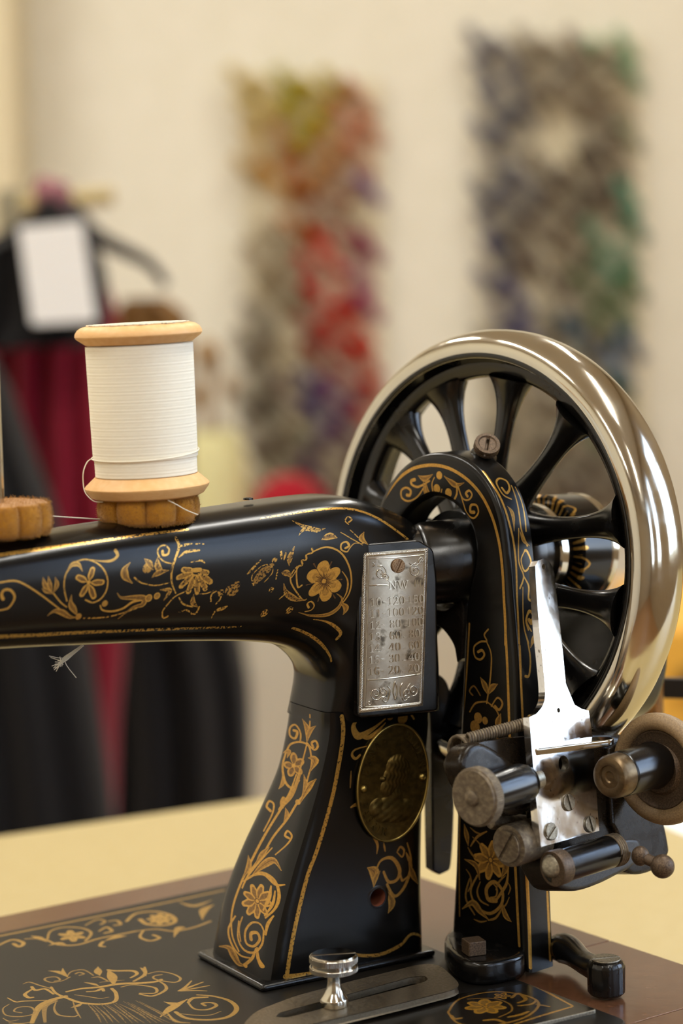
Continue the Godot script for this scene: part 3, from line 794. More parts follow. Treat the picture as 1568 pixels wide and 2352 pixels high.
# ------------------------------------------------------------------ thread, felt, loose ends
func felt_pad(at: Vector3, r: float, high: float, lobes: int, label: String, sd: int) -> void:
	var wool := mat(Color.WHITE, 1.0, 0.0, 0.1)
	wool.albedo_texture = noise_tex(0.12, 5, [[0.0, Color("6a420e")], [0.45, Color("a66f20")], [0.8, Color("c68f38")], [1.0, Color("dcae5c")]], 512, FastNoiseLite.TYPE_SIMPLEX_SMOOTH, sd)
	wool.rim_enabled = true
	wool.rim = 0.6
	tri(wool, Vector3.ONE * 70)
	var t := thing("felt_pad", label, "felt pad", at, "ochre felt pads on the spool pins")
	var s := Shape.new()
	var prof := []
	for i in 17:
		var a := -PI / 2 + PI * i / 16.0
		prof.append(Vector2(r - 2.2 + 2.2 * pow(maxf(cos(a), 0.0), 0.6), high / 2 + high / 2 * sin(a)))
	prof.push_front(Vector2(2.2, 0))
	prof.push_back(Vector2(2.2, high))
	s.lathe(Transform3D(Basis(Vector3.UP, sd), at), prof, 180, lobes, 0.13, 0.55)
	one("felt_body", s, wool, t, 80.0)
	# short fibres standing out of the felt
	var hair := Shape.new()
	hair.tube(curve3([Vector3(0, -0.3, 0), Vector3(0.1, 0.35, 0.05), Vector3(0.4, 0.8, 0.0)], 2), 0.034, 3)
	var hm := ArrayMesh.new()
	hair.commit(hm, Vector3.ZERO, wool, 180.0)
	var mm := MultiMesh.new()
	mm.transform_format = MultiMesh.TRANSFORM_3D
	mm.mesh = hm
	mm.instance_count = 15000
	var rng := RandomNumberGenerator.new()
	rng.seed = sd
	for i in mm.instance_count:
		var a := rng.randf() * TAU
		var y := rng.randf()
		var e := (y - 0.5) * PI
		var rr := (r - 2.2 + 2.2 * pow(cos(e), 0.6)) * (1.0 + 0.13 * (pow(absf(cos((a) * lobes * 0.5)), 0.55) - 1.0))
		var n := Vector3(cos(a) * cos(e), sin(e), sin(a) * cos(e)).normalized()
		if y > 0.86:
			rr = r * sqrt(rng.randf())
			n = Vector3.UP
		var p := Vector3(cos(a) * rr, high / 2 + high / 2 * sin(e), sin(a) * rr)
		var b := Shape.along(Vector3.ZERO, (n + Vector3(rng.randfn(0, 0.8), rng.randfn(0, 0.8), rng.randfn(0, 0.8))).normalized()).basis
		mm.set_instance_transform(i, Transform3D(b * Basis(Vector3.UP, rng.randf() * TAU) * Basis.from_scale(Vector3.ONE * rng.randf_range(0.5, 1.1)), Basis(Vector3.UP, sd) * p * 0.001))
	var mi := MultiMeshInstance3D.new()
	mi.multimesh = mm
	mi.name = "felt_fuzz"
	mi.set_meta("kind", "stuff")
	t.add_child(mi)


func thread_things() -> void:
	felt_pad(Vector3(-57.66, 146.1, -672.03), 15.4, 7.6, 9, "ochre felt pad under the wooden spool of white thread", 3)
	felt_pad(Vector3(-98.86, 145.99, -647.27), 15.6, 9.0, 10, "ochre felt pad at the foot of the empty spool pin", 5)
	var at := Vector3(-57.66, 153.5, -672.03)
	var fr := Transform3D(Basis(Vector3(0, 0, 1), 0.028), at)
	var t := thing("thread_spool", "large wooden spool wound with white thread standing on the arm of the machine", "thread spool", at)
	var wood := mat(Color.WHITE, 0.5)
	wood.albedo_texture = noise_tex(0.05, 4, [[0.0, Color("d8a565")], [0.5, Color("e2b174")], [1.0, Color("e9c087")]])
	tri(wood, Vector3(14, 90, 14))
	var w := Shape.new()
	w.lathe(fr, [Vector2(3, 0), Vector2(15.6, 0), Vector2(16.8, 0.5), Vector2(18.4, 2.6), Vector2(18.6, 3.3), Vector2(18.2, 3.9), Vector2(15.4, 6.4), Vector2(13, 6.5), Vector2(13, 45.5), Vector2(15.8, 45.6), Vector2(18.5, 47.5), Vector2(18.9, 48.2), Vector2(18.8, 49.0), Vector2(18.1, 50.1), Vector2(16.9, 50.9), Vector2(15.4, 51.2), Vector2(3, 51.3)], 96)
	one("wooden_spool", w, wood, t, 30.0)
	var cotton := mat(Color.WHITE, 0.75, 0.0, 0.3)
	cotton.albedo_texture = noise_tex(0.04, 4, [[0.0, Color("eae2cc")], [1.0, Color("f2ebd9")]])
	tri(cotton, Vector3(20, 160, 20))
	var c := Shape.new()
	var prof := [Vector2(12.8, 6.4)]
	var y := 6.6
	var n := 0
	while y < 45.3:
		var r := 15.75 + 0.03 * sin(n * 1.7) * sin(n * 0.31) - (0.35 if y < 11.3 else 0.0) - 0.012 * (45.3 - y) + 0.25
		prof.append(Vector2(r - 0.018, y))
		prof.append(Vector2(r, y + 0.13))
		y += 0.26
		n += 1
	prof.append(Vector2(12.8, 45.6))
	c.lathe(fr, prof, 96)
	one("white_thread", c, cotton, t, 180.0)
	# the strand that lies over the winding, its loop at the left and the end across the felt
	var e := Shape.new()
	var lp := []
	for i in 25:
		var a := lerpf(PI * 1.02, -0.35, i / 24.0)
		lp.append(fr * Vector3(cos(a) * 15.95, 12.2 - 0.9 * sin(a) + i * 0.05, sin(a) * 15.95))
	e.tube(curve3(lp, 2), 0.19, 6)
	e.tube(curve3([fr * Vector3(-15.8, 12.1, 1.0), fr * Vector3(-17.2, 11.2, 2.0), fr * Vector3(-18.4, 8.4, 3.0), fr * Vector3(-18.75, 4.6, 2.0), fr * Vector3(-18.0, 2.0, 3.4), fr * Vector3(-15.5, -0.1, 6.0), fr * Vector3(-12.5, -0.2, 9.0)], 8), 0.17, 6)
	e.tube(curve3([fr * Vector3(7.0, -0.1, 14.0), fr * Vector3(9.6, -1.6, 13.8), fr * Vector3(12.0, -3.4, 12.2), fr * Vector3(15.2, -5.3, 9.2)], 8), 0.15, 6)
	one("loose_strand", e, cotton, t, 80.0)
	# torn paper label on the top
	var lb := Shape.new()
	var o := PackedVector2Array()
	var rng := RandomNumberGenerator.new()
	rng.seed = 8
	for i in 60:
		o.append(Vector2.from_angle(TAU * i / 60) * (15.6 + rng.randf_range(-2.0, 0.8)))
	var paper := mat(Color.WHITE, 0.85)
	paper.albedo_texture = noise_tex(0.03, 3, [[0.0, Color("d8c9a4")], [0.55, Color("e9dfc4")], [0.62, Color("4a4660")], [0.7, Color("e4d9ba")]])
	tri(paper, Vector3.ONE * 30)
	lb.extrude(fr * Transform3D(Vector3.RIGHT, Vector3(0, 0, -1), Vector3.UP, Vector3(0, 51.3, 0)), o, 0.0, 0.25, 0.08)
	for i in 9:
		var a := TAU * i / 9.0 + 0.3
		var m := Vector3(cos(a) * 13.4, 51.6, sin(a) * 13.4)
		var q := curve3([m + Vector3(-3, 0, 0.6), m + Vector3(-1, rng.randf_range(0.6, 1.6), 0), m + Vector3(1.4, rng.randf_range(0.3, 1.4), -0.3), m + Vector3(3.4, 0.0, 0.2)], 4)
		lb.tube(q, 1.5, 8, 0.1, Vector3(-sin(a), 0.2, cos(a)))
	one("paper_label", lb, paper, t, 50.0)
	# the strand from the spool towards the needle
	var st := Shape.new()
	st.tube(curve3([Vector3(-44.77, 144.11, -665.77), Vector3(-62.96, 145.98, -671.71), Vector3(-75.49, 147.59, -667.87), Vector3(-87.87, 149.18, -664.02), Vector3(-100.09, 151.14, -660.21), Vector3(-117.58, 154.48, -651.53)], 10), 0.2, 6)
	lone("thread_strand", st, cotton, "single white thread lying along the arm from the felt pad to the left", "thread", "", 80.0)
	var fray := Shape.new()
	var f0: Vector3 = Vector3(-78, 109.45, -667.67)
	var f1: Vector3 = Vector3(-85.93, 103.63, -665.01)
	for i in 30:
		var d := Vector3(rng.randfn(0, 0.28), rng.randfn(0, 0.28), rng.randfn(0, 0.3))
		var spread := Vector3(rng.randfn(0, 0.6), rng.randfn(0, 0.6), rng.randfn(0, 0.6)) * (2.6 if i % 5 == 0 else 1.0)
		fray.tube(curve3([f0 + d * 0.5, f0.lerp(f1, 0.35) + d, f0.lerp(f1, 0.7) + d * 1.3, f0.lerp(f1, rng.randf_range(0.75, 1.08)) + spread], 4), 0.11, 4)
	lone("thread_tuft", fray, cotton, "frayed white thread end hanging under the arm of the machine", "thread", "", 80.0)


# ------------------------------------------------------------------ garments and things beyond the table
# a hanging cloth: rows of [x left, x right, y, z], with folds
func drape(rows: Array, thick: float, folds: float, deep: float, sd: float) -> Shape:
	var s := Shape.new()
	var out := []
	var n := 48
	for r in spline_rows(rows, 5):
		var ringp := PackedVector3Array()
		for j in n + 1:
			var x := j / float(n)
			var round_ := sqrt(maxf(0.0, 1.0 - pow(2 * x - 1, 2)))
			ringp.append(Vector3(lerpf(r[0], r[1], x), r[2], r[3] + thick * round_ + deep * round_ * sin(x * folds + sd + r[2] * 0.004)))
		for j in range(n - 1, 0, -1):
			var x := j / float(n)
			ringp.append(Vector3(lerpf(r[0], r[1], x), r[2], r[3] - thick * 0.6 * sqrt(maxf(0.0, 1.0 - pow(2 * x - 1, 2)))))
		out.append(ringp)
	s.skin(out)
	return s


func cloth(a: String, b: String, sd: int) -> StandardMaterial3D:
	var m := mat(Color.WHITE, 0.95, 0.0, 0.2)
	m.albedo_texture = noise_tex(0.1, 4, [[0.0, Color(a)], [1.0, Color(b)]], 256, FastNoiseLite.TYPE_SIMPLEX_SMOOTH, sd)
	m.rim_enabled = true
	m.rim = 0.3
	return tri(m, Vector3.ONE * 6)


func garments() -> void:
	var charcoal := cloth("0e0d0d", "171516", 1)
	var crimson := cloth("6c0d1e", "821629", 2)
	lone("black_jacket", drape([[-269.3, -263.5, 288.2, -2170.5], [-273.2, -260.6, 284.2, -2170], [-283.1, -253, 277, -2169.2], [-296.8, -242.5, 267, -2168.1], [-320.2, -229.3, 253.1, -2166.5], [-368.8, -223.7, 233.5, -2164.3], [-375.2, -218, 213.1, -2162], [-382.8, -218.5, 188.6, -2159.3], [-389.1, -220.6, 168.1, -2157], [-393.5, -233, 153.8, -2155.4], [-395.4, -238.3, 147.7, -2154.7]], 55, 22, 9, 0), charcoal, "short black jacket with a narrow collar hanging at the far left behind the spool", "jacket", "", 80.0)
	lone("crimson_dress", drape([[-310.1, -227.6, 202.3, -2271.5], [-317.9, -222.5, 185.2, -2269.6], [-363.1, -218.3, 160.1, -2266.8], [-369.4, -224.4, 99.8, -2260.1], [-374.8, -222.7, 13.5, -2250.6], [-376.5, -220.3, -72.9, -2241], [-378.1, -218.2, -150.6, -2232.4], [-333.9, -225.3, -225, -2224.2], [-305.8, -229.5, -311.9, -2214.6], [-285.3, -234.4, -411.7, -2203.6]], 40, 30, 9, 1), crimson, "crimson dress hanging behind the black jacket", "dress", "", 80.0)
	lone("black_coat", drape([[-293.2, -152.6, -74.7, -2502.4], [-296, -147.6, -90, -2500.7], [-301.7, -137.5, -118.8, -2497.5], [-309.5, -120.6, -166.8, -2492.1], [-310.3, -111.7, -205.4, -2487.9], [-311.3, -105, -253.5, -2482.5], [-313.2, -104.9, -349.8, -2471.8], [-315.9, -112.1, -484.7, -2456.9]], 90, 26, 14, 2.5), charcoal, "long black coat hanging beside the crimson dress, seen under the arm of the machine", "coat", "", 80.0)
	lone("brown_jacket", drape([[-227.6, -181.1, 186.8, -2430.8], [-229, -178.6, 184, -2430.5], [-233.1, -171.3, 178.6, -2429.9], [-238.9, -161.1, 169, -2428.8], [-240.6, -159, 152.8, -2427], [-243.1, -157, 111.2, -2422.4], [-244.5, -158.4, 41.9, -2414.8], [-245.9, -159.8, -27.5, -2407.1], [-246.9, -160.8, -76.1, -2401.7]], 40, 20, 8, 5), cloth("66451c", "7c5828", 6), "brown woolly jacket hanging behind the spool of white thread", "jacket", "", 80.0)
	lone("black_skirt", drape([[-334.7, -316.7, 142, -2083.8], [-339.3, -313.8, 135.3, -2083.1], [-350.1, -307.1, 121.6, -2081.6], [-361.1, -297.5, 102, -2079.4], [-372.5, -279.5, 50.5, -2073.6], [-384, -261.6, -1, -2067.9], [-394.5, -250.5, -48.5, -2062.6], [-396, -234, -120, -2054.7], [-397.7, -221.7, -207.5, -2045], [-399.3, -212.7, -287, -2036.1], [-401.1, -202.7, -374.4, -2026.4]], 60, 26, 9, 4), charcoal, "black skirt hanging at the left in front of the crimson dress", "skirt", "", 80.0)
	# coat stand
	var cs := thing("coat_stand", "dark coat stand behind the hanging garments with a pale wooden arm", "coat stand", Vector3(-344.54, -800, -2415.07))
	var pole := Shape.new()
	pole.pin(Vector3(-344.54, -800, -2415.07), Vector3(-344.54, 304.01, -2415.07), 14, 24, 3)
	pole.lathe(Transform3D(Basis(), Vector3(-344.54, -800, -2415.07)), [Vector2(0, 0.5), Vector2(190, 0.5), Vector2(192, 8), Vector2(180, 20), Vector2(30, 30), Vector2(0, 32)], 40)
	one("pole", pole, mat(Color("8d8468"), 0.5), cs)
	var arm := Shape.new()
	arm.pin(Vector3(-344.54, 288.01, -2415.07), Vector3(-233.69, 295.38, -2417.78), 9, 20, 3)
	one("wooden_arm", arm, mat(Color("b8a36c"), 0.6), cs)
	var hb := Shape.new()
	hb.tube(curve3([Vector3(-276.43, 289.79, -2220.96), Vector3(-258.06, 277.65, -2219.62), Vector3(-231.11, 249.78, -2216.53), Vector3(-201.34, 234.44, -2209.8), Vector3(-180.07, 222.28, -2203.43), Vector3(-164.88, 202.3, -2201.21)], 8), PackedFloat32Array(range(41).map(func(i): return 11.0 - 0.16 * i)), 12)
	lone("clothes_hanger", hb, mat(Color("2a211b"), 0.6), "dark curved clothes hanger with its bare arm reaching right of the black jacket", "hanger")
	var tagp := Shape.new()
	tagp.extrude(Transform3D(Vector3(1, 0, 0), Vector3(0, 1, 0), Vector3(0, 0, 1), Vector3(-256.56, 215.25, -2086.94)), rounded(poly([-24.3, -45.7, 35.3, -43.7, 24.7, 47.8, -33.6, 43.4]), 4), 0, 1.2, 0.3)
	lone("paper_tag", tagp, mat(Color("e9e6e0"), 0.85), "large white paper tag pinned to the black jacket", "tag")
	var kn := Shape.new()
	kn.tube(curve3([Vector3(-274.83, 296.74, -2151.31), Vector3(-265.47, 292.17, -2140.74), Vector3(-258.89, 284.88, -2144.96), Vector3(-268.79, 280.2, -2144.44), Vector3(-270.62, 288.08, -2135.26), Vector3(-261.64, 289.52, -2135.41), Vector3(-257.92, 292.17, -2145.77)], 8), 11.0, 12)
	lone("pink_ribbon", kn, cloth("865458", "94656a", 4), "dusty pink ribbon tied at the collar of the black jacket", "ribbon")
	# low cabinet with a jar of dried flowers and a red box
	var cab := thing("cabinet", "low pale grey cabinet standing against the back wall", "cabinet", Vector3(-54.39, -800, -3464.13))
	var cb := Shape.new()
	cb.box(Transform3D(Basis(), Vector3(-54.39, -800, -3464.13) + Vector3(0, 303.1, 0)), Vector3(560, 605.3, 380), 5)
	one("body", cb, mat(Color("bdb8a6"), 0.6), cab)
	for k in 3:
		var d := Shape.new()
		d.box(Transform3D(Basis(), Vector3(-54.39, -800, -3464.13) + Vector3(187 * (k - 1), 303.1, 195)), Vector3(173, 546, 14), 3)
		var dd := one("door", d, mat(Color("c6c1b0"), 0.55), cab)
		var kb := Shape.new()
		kb.ball(Vector3(-54.39, -800, -3464.13) + Vector3(187 * (k - 1) + 90, 424.4, 210), Vector3(12, 12, 12), 16)
		one("knob", kb, dull_steel, dd)
	var jar := thing("flower_jar", "pale yellow green jar of dried brown stems on the low cabinet", "vase", Vector3(-196.06, -193.73, -3384.13))
	var jb := Shape.new()
	jb.lathe(Transform3D(Basis(), Vector3(-196.06, -193.73, -3384.13)), [Vector2(0, 0.5), Vector2(46, 0.5), Vector2(58, 12), Vector2(60, 90), Vector2(50, 150), Vector2(42, 168), Vector2(38, 168), Vector2(38, 120), Vector2(0, 120)], 40)
	one("jar_body", jb, mat(Color("d6cf98"), 0.6), jar)
	var rng := RandomNumberGenerator.new()
	rng.seed = 4
	for i in 7:
		var st := Shape.new()
		var top: Vector3 = Vector3(-196.06, -193.73, -3384.13) + Vector3(rng.randfn(-4, 22), rng.randf_range(210, 290), rng.randfn(0, 20))
		st.tube(curve3([Vector3(-196.06, -193.73, -3384.13) + Vector3(rng.randfn(0, 10), 122, rng.randfn(0, 10)), Vector3(-196.06, -193.73, -3384.13).lerp(top, 0.6) + Vector3(0, 40, 0), top], 5), 2.2, 6)
		st.ball(top, Vector3(11, 16, 11), 12)
		one("dried_stem", st, cloth("8d6f52", "b09468", 9), jar, 60.0)
	var rd := Shape.new()
	var rprof := []
	for k in 14:
		var a := PI / 2 * k / 13.0
		rprof.append(Vector2(66.0 * pow(maxf(cos(a), 0.0), 0.55), 96.0 * sin(a) + 5.0 * sin(a * 14.0)))
	rprof.push_front(Vector2(0, 0))
	rd.lathe(Transform3D(Vector3(1, 0, 0), Vector3(0, 1, 0), Vector3(0, 0, 1), Vector3(-77.08, -193.23, -3354.13)), rprof, 60, 7, 0.1, 0.8)
	lone("red_bundle", rd, cloth("8f1420", "a81c2a", 7), "folded red cloth bundle on the low cabinet beside the yellow jar", "cloth bundle", "", 80.0)
	# orange cupboard at the far right with a dark rail
	var oc := thing("cupboard", "orange wooden cupboard with a dark rail at the right edge behind the hand wheel", "cupboard", Vector3(805.24, -800, -2778.6))
	var ob := Shape.new()
	ob.box(Transform3D(Basis(), Vector3(805.24, -800, -2778.6) + Vector3(0, 297.5, 0)), Vector3(900, 594, 420), 6)
	one("body", ob, cloth("eeb044", "f4bb50", 8), oc)
	var rl := Shape.new()
	rl.box(Transform3D(Basis(Vector3(0, 0, 1), -0.05), Vector3(825.24, -284.08, -2556.6)), Vector3(880, 22.8, 26), 3)
	one("dark_rail", rl, mat(Color("2e2416"), 0.5), oc)


# ------------------------------------------------------------------ thread racks on the back wall
func near_colour(marks: Array, p: Vector2) -> Color:
	var best := 1e9
	var c := Color.WHITE
	for m in marks:
		var d: float = Vector2(m[0], m[1]).distance_squared_to(p)
		if d < best:
			best = d
			c = Color(m[2]) if m[2] else Color(0, 0, 0, 0)
	return c


func racks() -> void:
	var sp := Shape.new()
	sp.lathe(Transform3D(), [Vector2(0, 0), Vector2(11.4, 0), Vector2(11.8, 1.5), Vector2(10.4, 3.4), Vector2(11.2, 5), Vector2(11.2, 60), Vector2(9.6, 62), Vector2(11.6, 66), Vector2(11.4, 68), Vector2(0, 68)], 16)
	var spm := ArrayMesh.new()
	sp.commit(spm, Vector3.ZERO, mat(Color.WHITE, 0.7), 60.0)
	rack("left", Transform3D(Vector3(1, -0.0043, 0), Vector3(0.0043, 1, 0), Vector3(0, 0, 1), Vector3(-161, -268.98, -4010)), [246, 808, 9, 16], [[0.192, 0.052, "d9c893"], [0.248, 0.136, "d3bd8a"], [0.534, 0.007, "c3b545"], [0.563, 0.044, "b9a93a"], [0.436, 0.1, "a8a030"], [0.498, 0.109, "b5a22f"], [0.934, 0.028, "c99a80"], [0.994, 0.074, "cf9a85"], [0.899, 0.13, "c8957c"], [1.021, 0.168, "c29a86"], [0.244, 0.201, "cfae76"], [0.18, 0.248, "d0b988"], [0.432, 0.174, "b8842a"], [0.491, 0.231, "b0701c"], [0.679, 0.185, "b98d58"], [0.863, 0.223, "b18f7c"], [0.427, 0.258, "a86a18"], [0.177, 0.295, ""], [0.3, 0.305, ""], [0.487, 0.306, "9c5f20"], [0.673, 0.297, "9a7a68"], [0.892, 0.279, "85708a"], [1.016, 0.28, "8a7290"], [0.734, 0.335, "9a5a50"], [0.888, 0.355, "d9cdb0"], [0.235, 0.361, "9d8f78"], [0.17, 0.408, "8a7f70"], [0.388, 0.399, "b5a890"], [0.511, 0.419, "b02a22"], [0.636, 0.41, "c23222"], [0.539, 0.476, "b52a28"], [0.695, 0.476, "a83030"], [0.917, 0.402, "93406a"], [0.977, 0.449, "96406a"], [0.943, 0.506, "a04468"], [0.228, 0.474, "7d7264"], [0.352, 0.484, "8a7c6c"], [0.161, 0.54, "6f6458"], [0.316, 0.56, ""], [0.536, 0.542, "8d4038"], [0.723, 0.552, "b84a3a"], [0.909, 0.572, "c4553e"], [0.97, 0.611, "bd4f3c"], [0.22, 0.607, "84786a"], [0.375, 0.617, "cfc3a8"], [0.532, 0.618, "93493a"], [0.719, 0.629, "a04a3c"], [0.216, 0.674, "5f564c"], [0.372, 0.675, "8a7a6c"], [0.529, 0.666, "3c2860"], [0.621, 0.714, "372457"], [0.717, 0.676, "5a2a58"], [0.873, 0.677, "8a3048"], [0.902, 0.735, "6d2c4a"], [0.212, 0.731, "54493f"], [0.367, 0.761, "bfb29a"], [0.587, 0.762, "4a2a4e"], [0.774, 0.782, "5a3040"], [0.207, 0.808, "6d5f4e"], [0.395, 0.819, "5f5a48"], [0.646, 0.839, "5d4048"], [0.834, 0.849, "4d3038"], [0.203, 0.885, "a79b84"], [0.454, 0.896, "5a7058"], [0.705, 0.916, "9a8f80"]], spm)
	rack("right", Transform3D(Vector3(1, 0.0069, 0), Vector3(-0.0069, 1, 0), Vector3(0, 0, 1), Vector3(259.09, -230.52, -4010)), [289, 828, 10, 16], [[0.218, 0.033, "7c7a80"], [0.428, 0.035, "9a9080"], [0.214, 0.097, "62626f"], [0.21, 0.187, "5c5d6c"], [0.259, 0.251, "5e5f6e"], [0.478, 0.099, "8a8276"], [0.395, 0.18, ""], [0.525, 0.218, ""], [0.337, 0.289, ""], [0.5, 0.19, ""], [0.692, 0.02, "8d7f72"], [0.742, 0.065, "8a7468"], [1.007, 0.023, "7fa584"], [1.058, 0.068, "86ab8a"], [0.953, 0.058, "8fae90"], [0.739, 0.138, "7d7060"], [0.898, 0.13, "a09580"], [1.055, 0.159, "8a8d78"], [0.842, 0.211, "665a50"], [1.053, 0.222, "7d7a68"], [0.522, 0.281, "6d6258"], [0.68, 0.301, "5a5046"], [0.892, 0.285, "6a5f52"], [0.202, 0.324, "5c5a66"], [0.386, 0.353, "6e645c"], [0.572, 0.355, "5e544a"], [0.837, 0.348, "5a5248"], [1.049, 0.323, ""], [0.199, 0.397, "56545f"], [0.383, 0.426, "776c62"], [0.595, 0.428, "6a6052"], [0.78, 0.439, "3f7a62"], [0.967, 0.414, "3c7a66"], [1.045, 0.46, "3f7d64"], [0.195, 0.462, "5d5a66"], [0.407, 0.482, ""], [0.619, 0.484, "6d6454"], [0.831, 0.504, "4a7050"], [0.99, 0.524, "3f6d44"], [0.166, 0.517, "55526a"], [0.216, 0.572, "37336f"], [0.32, 0.61, "3a366a"], [0.377, 0.546, ""], [0.563, 0.557, "8c8270"], [0.775, 0.559, "5d6a4c"], [0.934, 0.588, "35603c"], [0.159, 0.646, "8a8074"], [0.452, 0.639, "6a6660"], [0.666, 0.632, "566a78"], [0.879, 0.643, "3f5f80"], [0.984, 0.672, "3c5a7a"], [0.503, 0.705, "6d6558"], [0.769, 0.717, "5d5040"], [0.928, 0.746, "4a5a40"], [0.234, 0.74, "9a8f80"], [0.229, 0.833, "8f8676"], [0.497, 0.836, "6a6050"], [0.818, 0.839, "5f6a50"], [0.492, 0.929, "6a6052"], [0.224, 0.927, "9a9080"], [0.814, 0.932, "6a5c50"]], spm)


func colour_word(c: Color) -> String:
	if c.s < 0.16:
		return "dark grey" if c.v < 0.45 else "pale grey"
	if c.h < 0.03 or c.h > 0.94:
		return "red" if c.s > 0.5 else "dusty pink"
	if c.h < 0.12:
		return "orange brown" if c.s > 0.5 else "taupe"
	if c.h < 0.2:
		return "yellow" if c.s > 0.45 else "beige"
	if c.h < 0.48:
		return "green"
	if c.h < 0.7:
		return "blue"
	return "purple"


func rack(side: String, fr: Transform3D, size: Array, marks: Array, spm: ArrayMesh) -> void:
	# fr: lower left corner of the rack on the wall, x right, y up; size: width, height, columns, rows
	var w: float = size[0]
	var h: float = size[1]
	var nx: int = size[2]
	var ny: int = size[3]
	var r := thing("thread_rack", "cream wall board of slanting pegs, %s of the two thread racks" % ("first and narrower" if side == "left" else "second and wider"), "thread rack", fr * Vector3(w / 2, 0, 0))
	var b := Shape.new()
	b.box(fr * Transform3D(Basis(), Vector3(w / 2, h / 2, 5)), Vector3(w - 6, h - 6, 9), 3)
	one("backboard", b, mat(Color("e3d9bc"), 0.8), r)
	var axis := Vector3(-0.52, 0.66, 0.54).normalized()
	var rng := RandomNumberGenerator.new()
	rng.seed = 11 if side == "left" else 12
	var pegs := Shape.new()
	var mats := {}
	var ordinal := ["first", "second", "third", "fourth", "fifth", "sixth", "seventh", "eighth", "ninth", "tenth", "eleventh", "twelfth", "thirteenth", "fourteenth", "fifteenth", "sixteenth", "seventeenth", "eighteenth", "nineteenth", "twentieth"]
	for j in ny:
		for i in nx:
			var slip := fposmod(i * 0.37, 1.0)
			var u := (i + fposmod(j * h / ny * 0.79 + slip * h / ny * 0.79, w / nx) / (w / nx)) / nx
			var q := Vector2(u, (j + 0.1 + slip * 0.8) / ny)
			var c := near_colour(marks, q + Vector2(rng.randfn(0, 0.03), rng.randfn(0, 0.018)))
			var foot := fr * Vector3(u * (w - 20) + 16, maxf(h * (1.0 - q.y) - 22, 6), 10)
			pegs.tube(PackedVector3Array([foot - axis * 4, foot + axis * 71]), 2.2, 6)
			if c.a == 0.0 or rng.randf() < 0.06:
				continue
			c = c.lightened(rng.randf_range(0.0, 0.12)).darkened(rng.randf_range(0.0, 0.1))
			c.s = minf(1.0, c.s * 1.35)
			c.v = minf(1.0, c.v * 0.98)
			var key := "%s%d" % [c.to_html(false).substr(0, 1), int(c.h * 24) * 100 + int(c.s * 6) * 10 + int(c.v * 6)]
			if not mats.has(key):
				mats[key] = mat(c, 0.75)
			var o := MeshInstance3D.new()
			o.mesh = spm
			o.material_override = mats[key]
			o.name = numbered("wall_spool")
			add_child(o, true)
			o.transform = Transform3D(Shape.along(Vector3.ZERO, axis).basis, (foot + axis * 1.0) * 0.001 + LIFT)
			tag(o, "%s spool, %s from left in %s row of %s wall rack" % [colour_word(c), ordinal[i], ordinal[j], "narrower" if side == "left" else "wider"], "thread spool", "thread spools on the %s wall rack" % ("narrower" if side == "left" else "wider"))
	var pg := one("peg_field", pegs, mat(Color("cbbf9c"), 0.7), r, 60.0)
	pg.set_meta("kind", "stuff")


